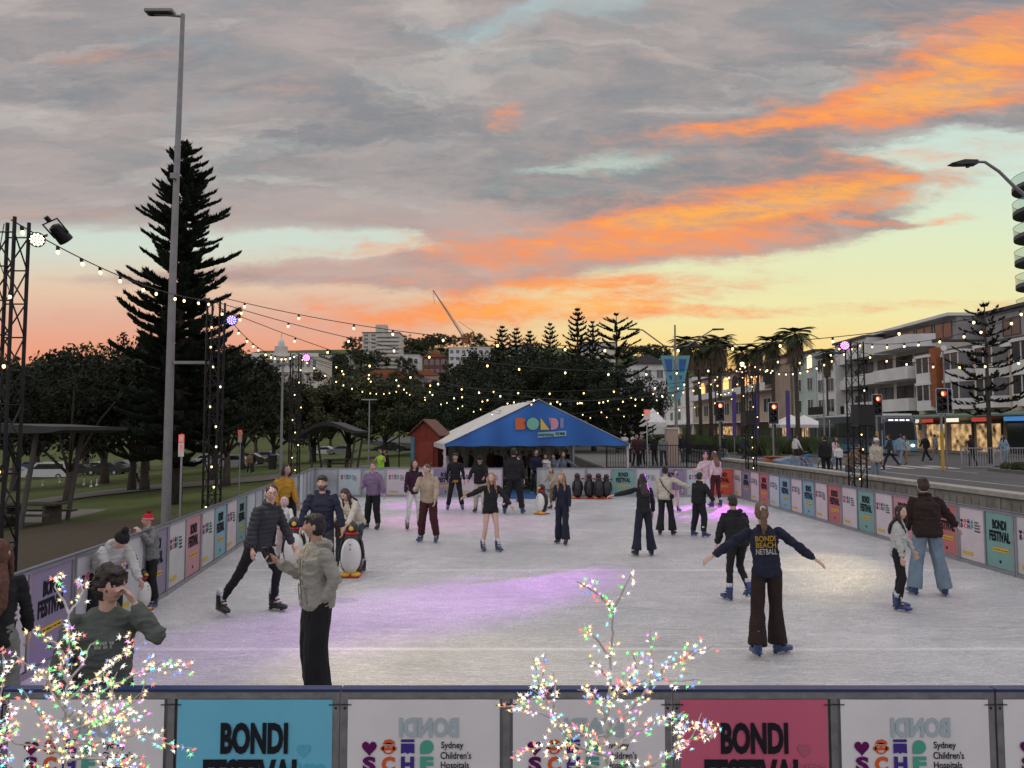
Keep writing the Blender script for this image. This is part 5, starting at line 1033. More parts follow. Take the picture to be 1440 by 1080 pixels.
for k in range(9): b = MB(); b.span(-w * .12, w * .5 + .8, -1.3, -.05, .6 + fh * k, .75 + fh * k, RW['white']); b.span(-w * .12, w * .5 + .8, -1.32, -1.25, .75 + fh * k, 1.6 + fh * k, RW['cream']); b.build('balcony', t)
t, w, h, fh = hillhouse(576, 530, 26, 500, RW['white'], 'small white building below and right of the tower block', 2, 3)
t, w, h, fh = hillhouse(611, 545, 32, 502, RW['brick'], 'dark red brick flats with a gabled roof on the hill', 3, 4, 'gable')
t, w, h, fh = hillhouse(660, 530, 58, 489, RW['white'], 'wide white apartment block beneath the crane on the hill', 4, 7, lit=(9, 17))
t, w, h, fh = hillhouse(462, 530, 60, 499, RW['cream'], 'grey cream flats right of the hotel', 3, 6)
t, w, h, fh = hillhouse(540, 565, 66, 532, RW['terra'], 'low orange roofed house in the middle distance', 1, 5, 'hip')
t, w, h, fh = hillhouse(598, 560, 40, 528, RW['tan'], 'small tan house with tiled roof below the brick flats', 2, 3, 'hip')
t, w, h, fh = hillhouse(440, 560, 40, 535, RW['white'], 'small pale house among trees right of the hotel', 2, 3, 'hip')
t, w, h, fh = hillhouse(912, 590, 50, 512, RW['white'], 'white gabled building behind the banner pole', 3, 3, 'gable', Y=125)
t, w, h, fh = hillhouse(733, 540, 34, 486, RW['grey'], 'pale block half hidden behind the pine group', 5, 3); t, w, h, fh = hillhouse(842, 560, 50, 482, RW['cream'], 'cream flats glimpsed between the tall pine and the star pine', 6, 4)
t, w, h, fh = hillhouse(645, 570, 34, 548, RW['white'], 'tiny white cottage left of the pine group', 1, 3, 'hip')
t, w, h, fh = hillhouse(490, 590, 50, 566, RW['brick'], 'low brick house above the park shelter', 1, 4, 'hip')
# tower crane
q = hit(655, 520); t = thing('tower_crane', 'red and white tower crane with a raised jib on the hill', 'crane', q); P_ = lambda px, py: at(px, py, q.y) - q; cw = mat('crane_paint', (.30, .26, .24), .6); b = MB()
a0 = P_(654, 478)
for s in (-1, 1): b.tube([(s * .9, 0, -3), (s * .9 + a0.x, 0, a0.z)], .28, cw, 6)
n = 10
for k in range(n): z = a0.z * k / n; b.tube([(-.9, 0, z), (.9, 0, z + a0.z / n)], .16, cw, 5)
b.build('mast', t); b = MB(); b.tube([a0, P_(609, 408)], [.5, .3], cw, 6); b.tube([a0 + Vector((0, 0, 2)), P_(612, 412)], .14, cw, 5); b.tube([P_(609, 408), P_(611, 428)], .1, cw, 5); b.build('jib', t); b = MB(); b.tube([a0, P_(666, 466)], [.5, .4], RW['terra'], 6); b.tube([P_(662, 467), P_(664, 480)], .3, RW['terra'], 6); b.tube([P_(666, 466), P_(645, 452)], .12, cw, 5); b.build('counter_jib', t); b = MB(); b.box(tuple(a0), (3, 2.4, 3), RW['terra']); b.build('cab', t)
# ---- street row on the right, facades along x = 40
def fx(px, X=40.): return X * F / (px - 720)
def row(name, label, y0, y1, H, wall, X=40., dep=14, floors=(), para=.5, roofm=None):
    t = thing(name, label, 'building', (X, y0, SZ), 0, 'buildings along the street'); b = MB(); b.span(0, dep, 0, y1 - y0, -.2, H - SZ, wall); b.build('wall', t); r = MB(); r.span(-.35, dep + .2, -.2 + .21, y1 - y0 + .2 - .21, H - SZ, H - SZ + .28, roofm or RW['roof']); r.build('roof', t); return t
# beige shop building, nearest
yA0, yA1 = 50., 73.4; t = row('shop_building', 'beige three storey shop building with bay windows, nearest on the right', yA0, yA1, 9.7, RW['beige'])
L_ = yA1 - yA0
for i in range(5):
    yc = 2.4 + i * 4.6
    for k, z in enumerate((4.0, 6.6)):
        b = MB(); b.prism([(-1.0, yc - 1.1), (-1.0, yc + 1.1), (0, yc + 1.7), (0, yc - 1.7)], z - .2, z + .75, RW['white'], 'z'); b.prism([(-1.1, yc - 1.2), (-1.1, yc + 1.2), (0, yc + 1.8), (0, yc - 1.8)], z + 2.2, z + 2.45, RW['white'], 'z')
        for yy_ in (yc - 1.1, yc, yc + 1.1): b.box((-.97, yy_, z + 1.48), (.07, .09, 1.46), white_paint)
        o = b.build('bay_window', t); g = MB(); g.prism([(-.95, yc - 1.05), (-.95, yc + 1.05), (0, yc + 1.62), (0, yc - 1.62)], z + .76, z + 2.19, win_d, 'z'); g.build('pane', o)
b = MB(); b.span(-.5, 0, 0, L_, 8.65, 8.95, RW['white']); b.build('cornice', t)
b = MB(); b.span(-.9, -.02, 18.6, 19.7, 4.2, 9.6, RW['orange']); b.build('orange_fin', t)
b = MB(); b.prism([(-3.1, 3.05), (0, 3.35), (0, 3.5), (-3.1, 3.2)], 0.2, L_ - .2, mat('awning_green', (.14, .22, .18), .7), 'y'); v = b.v[0].copy(); b.build('awning', t)
def shopfront(t, y, w, m, sign, smat, zc=1.4, word=None):
    f = MB(); f.box((-.05, y, zc), (.14, w, 2.9), RW['dgrey']); o = f.build('shopfront', t); g = MB(); g.box((-.14, y, zc - .1), (.06, w - .3, 2.4), m); g.build('pane', o); s = MB(); s.box((-.9, y, 2.85), (.12, w * .55, .34), smat)
    if word:
        vv, ff = TEXTS.setdefault(word, text_mesh(word)); lo = vv.min(0); hi = vv.max(0); u = (vv - (lo + hi) / 2) / (hi - lo + 1e-9); s.add(np.stack([np.full(len(u), -.975), y - u[:, 0] * w * .6, 2.85 + u[:, 1] * .22], 1), ff, ink['black'])
    s.build('shop_sign', t)
sgn = lambda n, c, e: mat('sign_' + n, c, .5, var=0, emit=c, es=e)
SW, SR, SB, SK_ = sgn('white', (1, .9, .7), .9), sgn('red', (.8, .1, .07), .45), sgn('blue', (.1, .35, .8), .5), sgn('dark', (.05, .05, .05), 0)
shopfront(t, 3, 4.4, shopw, '', SR); shopfront(t, 8.2, 4.2, win_d, '', SB); shopfront(t, 12.6, 3.4, shopw, '', SR); shopfront(t, 16.4, 3.2, shopw, '', SW); shopfront(t, 20.4, 3.2, shopw, '', SR)
# grey modern block with long balconies
yB0, yB1 = 73.5, 90.5; t = row('apartment_building', 'grey modern apartment block with deep pale balconies and penthouse', yB0, yB1, 11.3, RW['cream'], 42.)
for k, z in enumerate((3.9, 7.1, 10.3)):
    for (a, c_, o_) in ((0.1, 8.0, -2.6), (8.2, 16.8, -1.9)):
        b = MB(); b.prism([(o_, a + .6), (o_, c_ - .2), (0, c_), (0, a)], z, z + .28, RW['white'], 'z'); b.prism([(o_, a + .6), (o_, c_ - .2), (o_ + .12, c_ - .2), (o_ + .12, a + .6)], z + .28, z + 1.25, RW['white'], 'z'); b.prism([(o_, a + .6), (o_ + .14, a + .6), (0, a + .14), (0, a)], z + .28, z + 1.25, RW['white'], 'z'); b.build('balcony', t)
for z in (5.6, 8.8):
    for yc in (2.3, 6.1, 10.2, 14.6): window(t, (-.02, yc, z), 3.2, 2.1, 'x', win_d, RW['dgrey'])
    for xx in (1.6, 5, 8.5): window(t, (xx, -.02, z), 2.2, 1.6, 'y', win_d, RW['dgrey'])
b = MB(); b.span(2.2, 13, .2, 17, 10.65, 13.3, RW['grey']); o = b.build('penthouse', t)
for yc in (2.5, 6, 9.5, 13): f = window(o, (2.18, yc, 12.1), 3.0, 1.7, 'x', mat('bronze_glass', (.10, .05, .03), .15, 0, .3, 1, spec=.9), RW['dgrey'])
r = MB(); r.span(1.2, 13.2, 0, 17.3, 13.31, 13.62, RW['white']); r.build('penthouse_roof', t)
b = MB(); b.span(-3, -.05, .3, 16.7, 3.3, 3.5, mat('awning_green', (.14, .22, .18))); b.build('awning', t); shopfront(t, 3.5, 5, shopw, '', SW); shopfront(t, 9, 5, win_d, '', SB); shopfront(t, 14, 4, shopw, '', SR)
# tall grey block behind, its end wall toward us
t = thing('apartment_building', 'plain grey building rising behind the beige shop building', 'building', (46.5, 60, SZ), 0, 'buildings along the street'); b = MB(); b.span(0, 14, 0, 13, 0, 13.2, RW['grey']); b.build('wall', t); b = MB(); b.span(-.4, 14.3, -.3, 13.3, 13.2, 13.5, RW['roof']); b.build('roof', t)
for xx in (3, 7, 11):
    window(t, (xx, -.02, 11.5), 1.8, 1.3, 'y', win_d, RW['dgrey'])
for yy_ in (2, 5.5, 9): window(t, (-.02, yy_, 11.6), 2.4, 1.6, 'x', win_d, RW['dgrey'])
# white blocks further along
def plainrow(label, px1, px0, H, wall, rows, step, ww, wh, awn=None, X=40., lit=(), bal=None):
    y0, y1 = fx(px1, X), fx(px0, X); t = row('apartment_building', label, y0, y1, H, wall, X); L_ = y1 - y0; n = max(2, int(L_ / step)); fh = (H - SZ - 3.6) / rows; c = 0
    for k in range(rows):
        for j in range(n): window(t, (-.02, L_ * (j + .5) / n, 3.9 + fh * (k + .45)), ww, wh, 'x', win_y if c in lit else win_d); c += 1
    for j in range(max(1, n // 2)): window(t, (3 + j * 3.2, -.02, H - 2.8), 1.4, 1.3, 'y') if j < 3 else None
    if awn:
        b = MB(); b.span(-3., -.02, .1, L_ - .1, 3.2, 3.4, awn); b.build('awning', t)
    if bal:
        for k in bal: b = MB(); b.span(-1.5, -.02, .5, L_ - .5, 3.75 + fh * k, 3.9 + fh * k, RW['white']); b.span(-1.5, -1.42, .5, L_ - .5, 3.9 + fh * k, 4.9 + fh * k, RW['white'] if k else black_metal); b.build('balcony', t)
    for j in range(3): 
        g = MB(); g.box((-.1, L_ * (j + .5) / 3, 1.5), (.06, L_ / 3 * .7, 2.2), shopw if j == 1 else win_d); g.build('shopfront', t)
    return t, L_
plainrow('white four storey building with stepped balconies beside the grey block', 1221, 1176, 13.6, RW['white'], 3, 3.4, 2.0, 1.7, RW['dgrey'], bal=(0, 1, 2), X=42)
plainrow('pale building with black iron balcony behind the right tower', 1176, 1150, 12.0, RW['white'], 3, 4, 2.0, 1.6, RW['dgrey'], bal=(0,))
plainrow('pale green and white building behind the white market umbrellas', 1149, 1117, 13.0, RW['green'], 3, 3.3, 1.8, 1.7, RW['white'], lit=(4,))
t, L_ = plainrow('tan building with tall curtain like columns behind the palms', 1116, 1092, 13.4, RW['tan'], 2, 6, 1.2, 1.6)
for j in range(9): b = MB(); b.tube([(-.35, L_ * (j + .5) / 9, 3.5), (-.35, L_ * (j + .5) / 9, 11.8)], L_ / 30, RW['tan'], 8); b.build('column', t)
t, L_ = plainrow('long pub with orange lit upper arches and white awnings behind the palms', 1091, 975, 13.0, RW['tan'], 2, 6.5, 3.4, 2.2, RW['white'], bal=(1,))
for j in range(9): b = MB(); yc = L_ * (j + .5) / 9; b.prism([(yc - 1.6, 8.6)] + [(yc + 1.6 * math.cos(a), 10.6 + 1.2 * math.sin(a)) for a in np.linspace(PI, 0, 9)] + [(yc + 1.6, 8.6)], -.2, -.05, win_w if j in (1, 2, 4, 7) else win_d, 'x'); b.build('arch_window', t)
plainrow('white building at the far end of the street', 974, 930, 15.0, RW['white'], 3, 8, 3.0, 2.0, RW['white'], X=42)
# tower with green glass balconies at the right edge
t = thing('apartment_tower', 'tall tower with curved slabs and green glass balconies at the right edge', 'tower block', (60.6, 82, SZ), 0, 'buildings along the street'); b = MB(); b.span(5, 18, 3, 8, 0, 33, RW['grey']); b.build('wall', t); gg = mat('green_glass', (.25, .6, .48), .05, 0, .05, spec=.8, alpha=.45)
for k in range(11):
    z = 1.4 + k * 2.93; b = MB(); pl = [(4 + 5 * math.cos(a), 4 + 5 * math.sin(a)) for a in np.linspace(PI * .5, PI * 1.5, 18)]; b.prism(pl + [(9, -1), (9, 9)], z - .25, z + .2, RW['dgrey'], 'z'); o = b.build('balcony', t)
    g = MB(); 
    for a, c in zip(pl[:-1], pl[1:]): g.add([(a[0], a[1], z + .22), (c[0], c[1], z + .22), (c[0], c[1], z + 1.3), (a[0], a[1], z + 1.3)], [(0, 1, 2, 3)], gg)
    g.build('glass', o); r_ = MB(); r_.tube([(x, y, z + 1.32) for x, y in pl], .03, silver, 5); r_.build('rail', o)
for k in range(10): window(t, (4, 1.98, 2.6 + k * 2.93), 3, 2, 'y', win_d, RW['dgrey'])
# ------------------------------------------------------------ street edge, markings
def strip(name, pts, w, m, z): 
    b = MB()
    for (x0, y0), (x1, y1) in zip(pts[:-1], pts[1:]): b.add([(x0 - w / 2, y0, z), (x0 + w / 2, y0, z), (x1 + w / 2, y1, z), (x1 - w / 2, y1, z)], [(0, 1, 2, 3)], m)
    return struct(b.build(name))
strip('road_marking', [(15.4, -10), (14.2, 40)], .12, linep, SZ + .004); strip('road_marking', [(18.6, -10), (17.6, 30), (17, 60)], .12, linep, SZ + .004)
for k in range(9): strip('road_marking', [(21.6 - k * .1, 4 + k * 6), (21.5 - k * .1, 7 + k * 6)], .12, linep, SZ + .004)
b = MB()
for k in range(7): b.span(15.2 + k * 1.2, 15.8 + k * 1.2, 38.2, 41.2, SZ + .003, SZ + .006, linep)
struct(b.build('crosswalk'))
b = MB(); b.prism([(22.8, 26), (24.6, 27), (25, 33), (24.6, 36), (22.8, 36), (22.4, 30)], SZ - .05, SZ + .14, paving, 'z'); struct(b.build('kerb_island'))
b = MB(); b.prism([(21.5, 54), (25, 54), (25, 150), (16, 150), (16, 60)], SZ - .05, SZ + .14, paving, 'z'); struct(b.build('median'))
def clumps(name, label, region, n, h, seed, m=LF['grass']):
    rs = np.random.RandomState(seed); x = rs.uniform(region[0], region[1], n); y = rs.uniform(region[2], region[3], n); V_ = []
    for a, c in zip(x, y):
        k = 14; an = rs.uniform(0, 6.28, k); sp = rs.uniform(.05, .45, k) * h; hh = rs.uniform(.6, 1.1, k) * h
        for t_, s_, q in zip(an, sp, hh): tip = (a + math.cos(t_) * s_, c + math.sin(t_) * s_, SZ + .1 + q); w = .05; V_ += [(a - w, c, SZ + .1), (a + w, c, SZ + .1), (tip[0] + .01, tip[1], tip[2]), (tip[0] - .01, tip[1], tip[2])]
    o = inst(name, npmesh(name, V_, len(V_) // 4, 4, [m])); tag(o, label, 'plants', None, 'stuff'); return o
clumps('grass_bed', 'tall grasses planted along the street median', (17.5, 24.6, 55, 100), 1500, 1.25, 3); clumps('grass_bed', 'low grasses on the traffic island at the right', (22.9, 24.4, 27, 35.5), 420, .35, 4)
# retaining wall with coping and recessed panels
t = thing('retaining_wall', 'long weathered concrete wall between the rink and the road', 'wall', (11.55, -6, 0), math.atan2(-1.0, 43) + 0, None); t.rotation_euler = (0, 0, math.atan2(1.0, 43))
Lw = 43; b = MB(); b.span(-.17, .13, 0, Lw, -.1, 1.12, concrete); b.build('wall', t); b = MB(); b.span(-.24, .2, -.05, Lw + .05, 1.12, 1.24, mat('coping', (.30, .28, .25), .8, 0, .2, 4, .3, 20)); bevel(b.build('coping', t), .015)
b = MB()
for k in range(17): b.span(-.20, -.17, .2 + k * 2.5, .5 + k * 2.5, .0, 1.10, concrete)
for k in range(16):
    for j in range(7): b.span(-.19, -.17, .68 + k * 2.5 + j * .28, .80 + k * 2.5 + j * .28, .72, 1.02, concrete)
b.build('relief', t)
# ---- traffic lights
red_on = mat('signal_red_on', (1, .1, .05), .4, var=0, emit=(1, .10, .05), es=9); lens_off = mat('signal_off', (.03, .02, .01), .3, var=0); sig_y = mat('signal_yellow_pole', (.42, .27, .03), .6, 0, .1)
def signal(label, px, Y, ztop, yellow=False, rz=0, second=False):
    q = at(px, 600, Y); t = thing('traffic_light', label, 'traffic light', (q.x, Y, SZ), rz, 'traffic lights showing red'); h = ztop - SZ
    b = MB(); b.tube([(0, 0, 0), (0, 0, h + .1)], .055, grey_pole, 10); o = b.build('pole', t)
    if yellow: b = MB(); b.tube([(0, 0, .05), (0, 0, 1.9)], .075, sig_y, 10); b.build('painted_sleeve', o)
    for k in range(2 if second else 1):
        b = MB(); pl = [(x, z) for x, z in ((-.25, -.6), (.25, -.6), (.28, -.55), (.28, .55), (.25, .6), (-.25, .6), (-.28, .55), (-.28, -.55))]; b.prism([(x, z + h - .55) for x, z in pl], -.12 + k * .1, -.10 + k * .1, boot_black); bb = b.build('backboard', t)
        if k: bb.location = (.42, .3, 0)
        e = MB(); e.tube([(x, -.125, z + h - .55) for x, z in pl + pl[:1]], .012, white_paint, 4, False); e.build('border', bb)
        b = MB(); b.span(-.16, .16, -.1, .12, h - 1.05, h - .05, boot_black)
        for j in range(3): b.tube([(0, -.12, h - .2 - j * .33), (0, -.30, h - .2 - j * .33)], .13, boot_black, 12, False)
        hb = b.build('housing', bb)
        for j in range(3): b = MB(); b.ball((0, -.13, h - .2 - j * .33), (.115, .03, .115), red_on if (j == 0 and not k) else lens_off, 12, 6); b.build('lamp', bb)
    return t
signal('traffic light showing red left of the farthest right tower', 1012, 46, 4.3, rz=0); signal('traffic light showing red between the two right towers', 1087, 42, 4.1); signal('traffic light showing red with yellow pole just right of the speaker tower', 1233, 42, 4.55, True); signal('traffic light pair showing red on the island in front of the shops', 1324, 36, 4.55, True, 0, True)
for px, Y, lab in ((1327, 36.3, 'round white sign on a pole above the island traffic light'),):
    q = at(px, 600, Y); t = thing('road_sign', lab, 'sign', (q.x + .1, Y, SZ)); b = MB(); b.tube([(0, 0, 0), (0, 0, 6.1)], .035, grey_pole, 8); b.build('pole', t); b = MB(); b.tube([(0, -.06, 5.95), (0, -.09, 5.95)], .15, white_paint, 16); b.build('plate', t)
# ---- bus
def bus():
    t = thing('city_bus', 'blue and white city bus with lit headlight waiting on the street', 'bus', (28.6, 57.5, SZ)); W_, Lb, H = 2.5, 12.2, 3.05; bl = mat('bus_blue', (.07, .24, .32), .35, 0, .05, coat=.5); dk = mat('bus_dark', (.07, .085, .10), .3); wh = mat('bus_white', (.55, .62, .62), .4)
    b = MB(); b.prism([(0, .35), (0.0, 1.3), (.22, 2.75), (.5, H), (Lb - .1, H), (Lb, 2.8), (Lb, .35)], 0, W_, dk, 'x'); bevel(b.build('body', t), .05)
    b = MB(); b.span(-.012, 2.512, -.03, .0, .38, 1.18, bl); b.span(-.015, .0, .1, Lb - .1, .36, .75, bl); o = b.build('skirt', t); b = MB(); b.span(.05, W_ - .05, .5, Lb - .2, H, H + .18, wh); bevel(b.build('roof', t), .05)
    b = MB(); b.add([(.1, -.02, 1.2), (W_ - .1, -.02, 1.2), (W_ - .14, .17, 2.55), (.14, .17, 2.55)], [(0, 1, 2, 3)], mat('bus_screen', (.012, .014, .016), .4, spec=.2)); b.build('windscreen', t)
    b = MB(); b.add([(.25, .15, 2.56), (W_ - .25, .15, 2.56), (W_ - .3, .30, 2.90), (.3, .30, 2.90)], [(0, 1, 2, 3)], boot_black); o = b.build('destination_sign', t); b = MB(); put_text(b, '--- -- --- --', 1.25, 2.73, 1.6, .1, mat('amber_text', (1, .9, .7), .5, var=0, emit=(.9, .85, 1), es=1.5), .18, bold=.02); b.build('lettering', o)
    for k in range(6):
        y0 = .9 + k * 1.85; b = MB(); b.span(-.012, -.002, y0, y0 + 1.65, 1.35, 2.55, win_d); b.build('window', t)
    b = MB(); b.span(-.02, -.004, .25, .33, .5, 2.9, wh); b.span(-.02, -.004, Lb * .8, Lb * .8 + .1, .5, 2.9, wh); b.build('side_stripe', t)
    for x in (.35, W_ - .35): b = MB(); b.ball((x, -.04, .78), (.17, .04, .12), mat('headlight', (1, 1, .9), .3, var=0, emit=(1, .95, .8), es=14 if x > 1 else 2), 10, 6); b.build('headlight', t)
    b = MB(); b.span(1.0, 1.5, -.045, -.03, .5, .62, white_paint); b.build('number_plate', t)
    for y in (2.2, Lb - 3.2):
        for x in (.12, W_ - .12): b = MB(); b.tube([(x - .13, y, .48), (x + .13, y, .48)], .48, dark_rubber, 18); w = b.build('wheel', t); b = MB(); b.tube([(x - .15, y, .48), (x + .15, y, .48)], .26, silver, 12); b.build('rim', w)
    for x in (-.22, W_ + .22): b = MB(); b.box((x, -.12, 2.2), (.2, .1, .5), boot_black); b.tube([(x, -.1, 2.45), (W_ / 2 + (W_ / 2 - .1) * (1 if x > 0 else -1), .2, 2.8)], .02, boot_black, 6); b.build('mirror', t)
bus()
# ---- lamps and poles
def pole_lamp():
    g = Vector((-7.35, 16.0, -.1)); top = at(252, 20, 16.0).z; t = thing('light_pole', 'very tall grey light pole in front of the Norfolk pine', 'street lamp', g); h = top - g.z; b = MB(); b.tube([(0, 0, 0), (0, 0, h * .5), (.06, 0, h)], [.10, .075, .045], grey_pole, 14); b.build('pole', t)
    b = MB(); b.tube([(.06, 0, h - .05), (-.55, -.05, h - .02)], .03, grey_pole, 8); b.box((-.42, -.05, h + .02), (.62, .22, .07), grey_pole); b.box((-.42, -.05, h - .025), (.5, .17, .02), lens_off); bevel(b.build('lamp_head', t), .02); b = MB(); b.box((.45, 0, 4.15 + .0), (.7, .16, .06), grey_pole); b.tube([(.05, 0, 4.13), (.5, 0, 4.15)], .025, grey_pole, 8); b.build('side_lamp', t)
    b = MB(); b.lathe([(.2, 0), (.2, .03), (.13, .05), (.13, .3)], grey_pole, 14); b.build('base', t)
    b = MB(); b.box((.0, -.1, h * .69), (.12, .08, .12), grey_pole); b.build('junction_box', t)
pole_lamp()
q = at(1475, 600, 20); t = thing('street_lamp', 'street lamp with a slim head reaching in at the upper right', 'street lamp', (q.x, 20, SZ)); hh = at(1335, 230, 20); a = hh - Vector((q.x, 20, SZ)); z1 = at(1440, 262, 20).z - SZ
b = MB(); b.tube([(0, 0, 0), (0, 0, z1 - 1.0), (-.1, 0, z1 - .5), (-.66, 0, z1), (a.x + 1.35, 0, a.z - .22), (a.x + .98, 0, a.z + .04), (a.x + .6, 0, a.z + .06)], [.1, .07, .06, .045, .04, .038, .035], grey_pole, 10); b.build('pole', t)
b = MB(); b.prism([(a.x, a.z - .02), (a.x + .18, a.z - .05), (a.x + .72, a.z - .04), (a.x + .72, a.z + .07), (a.x + .35, a.z + .08)], -.13, .13, boot_black, 'y'); b.tube([(a.x + .5, 0, a.z - .04), (a.x + .5, 0, a.z - .11)], .05, boot_black, 10); b.build('lamp_head', t)
# pole with two arms and a V banner
q = at(951, 600, 46); t = thing('banner_pole', 'tall pole with two lamp arms and a tapering teal street banner', 'street lamp', (q.x, 46, SZ)); z = lambda py: at(951, py, 46).z - SZ; X_ = lambda px: (px - 951) / F * 46
b = MB(); b.tube([(0, 0, 0), (0, 0, z(457))], [.12, .05], grey_pole, 10); b.build('pole', t)
for s, (e, e2) in ((-1, (938, 900)), (1, (962, 1020))): b = MB(); b.tube([(0, 0, z(489)), (X_(935) if s < 0 else X_(968), 0, z(486)), (X_(905) if s < 0 else X_(1004), 0, z(464)), (X_(886) if s < 0 else X_(1018), 0, z(463))], .045, grey_pole, 6); b.box((X_(892) if s < 0 else X_(1012), 0, z(463)), (.7, .2, .08), boot_black); b.build('lamp_arm', t)
tealb = mat('street_banner', (.10, .30, .33), .7, 0, .1, 3); blub = mat('street_banner_blue', (.03, .10, .30), .7)
for s in (-1, 1):
    o_ = lambda px: s * abs(X_(px)); b = MB(); b.add([(s * .08, -.02, z(500)), (o_(972), -.02, z(500)), (o_(958.5), -.02, z(558)), (s * .08, -.02, z(566))], [(0, 1, 2, 3)], tealb); b.add([(s * .22, -.03, z(505)), (o_(967), -.03, z(505)), (o_(963), -.03, z(523)), (s * .22, -.03, z(523))], [(0, 1, 2, 3)], blub); b.add([(s * .22, -.03, z(528)), (o_(961), -.03, z(528)), (o_(959), -.03, z(534)), (s * .22, -.03, z(534))], [(0, 1, 2, 3)], blub); b.build('banner', t)
def simple_pole(px, Y, top, label, r=.05, z0=None, heads=(), m=grey_pole, name='light_pole', cat='street lamp'):
    q = at(px, 600, Y); g = (tz(q.x, Y) if z0 is None else z0); t = thing(name, label, cat, (q.x, Y, g)); h = at(px, top, Y).z - g; b = MB(); b.tube([(0, 0, 0), (0, 0, h)], [r, r * .7], m, 8); b.build('pole', t); b = MB(); b.box((-.0, 0, h), (.9 if heads else .2, .2, .07), m); b.build('lamp_head', t); return t
simple_pole(396, 27, 512, 'slim silver lamp pole left of the far left tower', .055, heads=(1,)); simple_pole(519, 44, 562, 'thin lamp post on the grass left of the red shed', .05, heads=(1,), m=silver); simple_pole(1159, 38, 512, 'thin grey street pole behind the bicycle', .045, SZ)
def parking_sign(px, Y, top, bot, label, red=True, z0=None, w=.3):
    q = at(px, 600, Y); g = tz(q.x, Y) if z0 is None else z0; h0 = at(px, top, Y).z - g; h1 = at(px, bot, Y).z - g; t = thing('parking_sign', label, 'sign', (q.x, Y, g)); b = MB(); b.tube([(0, .02, 0), (0, .02, h0 + .02)], .028, silver, 8); b.build('pole', t)
    sr = mat('sign_red', (.42, .02, .02), .5); b = MB(); zc = h0 - (h0 - h1) * .36; b.span(-w / 2, w / 2, -.025, -.01, zc, h0, sr); b.span(-w / 2, w / 2, -.025, -.01, h1, zc - .01, white_paint); b.span(-w * .3, w * .3, -.03, -.026, zc + .04, h0 - .05, white_paint); put_text(b, 'P', 0, (h1 + zc) / 2 + .04, w * .4, (zc - h1) * .45, sr, -.028, bold=.05); b.build('plate', t)
parking_sign(256, 19.5, 611, 642, 'red and white parking sign just right of the tall pole', w=.145 * 1); parking_sign(338, 30, 605, 622, 'red and white parking sign beyond the second left tower', w=.16); parking_sign(910, 36, 576, 590, 'red and white street sign on a thin pole right of the marquee', z0=SZ, w=.3)
# bollard block and black railings right of the marquee
q = at(944, 600, 42); t = thing('stone_pillar', 'square brown stone pillar by the railings', 'pillar', (q.x, 42, SZ)); b = MB(); b.span(-.32, .32, -.3, .3, 0, 2.0, RW['tan']); bevel(b.build('shaft', t), .02); b = MB(); b.span(-.36, .36, -.34, .34, 2.0, 2.1, RW['cream']); b.build('cap', t)
def railing(p0, p1, label, z, h=1.05, m=black_metal, name='railing', cat='fence', step=.13, wpick=.022, group=None):
    p0 = Vector((*p0, 0)); p1 = Vector((*p1, 0)); d = p1 - p0; L_ = d.length; t = thing(name, label, cat, (p0.x, p0.y, z), math.atan2(d.y, d.x), group); b = MB()
    for zz in (h, .12): b.span(0, L_, -.018, .018, zz - .02, zz + .02, m)
    b.build('rail', t); b = MB()
    for k in range(int(L_ / step)): b.box((step * (k + .5), 0, h * .52), (wpick, .02, h), m)
    b.build('pickets', t); b = MB()
    for x in np.arange(0, L_ + .01, 2.0): b.box((x, 0, h * .52), (.05, .05, h + .06), m)
    b.build('posts', t); return t
railing((4.7, 37.3), (10.2, 37.3), 'black picket railing right of the marquee', SZ, 1.2); railing((10.9, 38.6), (10.4, 46), 'black railing running back beside the stone pillar', SZ, 1.1)
for px in (1350, 1395): q = at(px, 600, 38); railing((q.x, 38), (q.x + 2.2, 38), 'grey crowd railing on the pavement near the %s' % ('thin pine trunk' if px > 1360 else 'island traffic light'), SZ, 1.05, silver, group='crowd railings by the shops', name='crowd_barrier', cat='barrier')
wpf = mat('picket_white', (.42, .42, .41), .7); q0 = hit(538, 660); railing((-6.4, 35.5), (-3.1, 35.5), 'low white picket fence in front of the red shed', tz(-5, 35), .9, wpf, 'picket_fence', 'fence', .11, .06)
# red shed
q = at(597, 600, 36.8); t = thing('garden_shed', 'small red timber shed with a pitched roof by the marquee', 'shed', (q.x, 36.8, tz(q.x, 36.8)), R(-14)); rd = mat('red_timber', (.20, .025, .012), .7, 0, .25, 6, .3, 20); w, h = 1.42, at(597, 611, 36.8).z - tz(q.x, 36.8); hp = at(597, 593, 36.8).z - tz(q.x, 36.8)
b = MB(); b.prism([(-w / 2, 0), (w / 2, 0), (w / 2, h), (0, hp), (-w / 2, h)], 0, 1.5, rd); 
for k in range(12): b.span(-w / 2 - .004, w / 2 + .004, -.012, 0, .1 + k * h / 12, .1 + (k + .82) * h / 12, rd)
b.build('walls', t); b = MB(); b.prism([(-w / 2 - .15, h - .08), (0, hp + .06), (w / 2 + .15, h - .08), (w / 2 + .15, h - .02), (0, hp + .13), (-w / 2 - .15, h - .02)], -.2, 1.65, mat('shed_roof', (.12, .05, .035), .8, 0, .2, 5)); b.build('roof', t)
b = MB(); b.span(-.28, .48, -.04, -.014, .06, h * .86, mat('red_door', (.23, .03, .014), .6)); o = b.build('door', t); b = MB(); b.ball((.38, -.06, h * .42), .03, silver, 8, 6); b.build('handle', o); b = MB(); b.span(-w / 2 + .02, -w / 2 + .2, -.05, -.014, h * .35, h * .95, mat('blue_poster', (.05, .2, .28), .6)); b.build('poster', t)
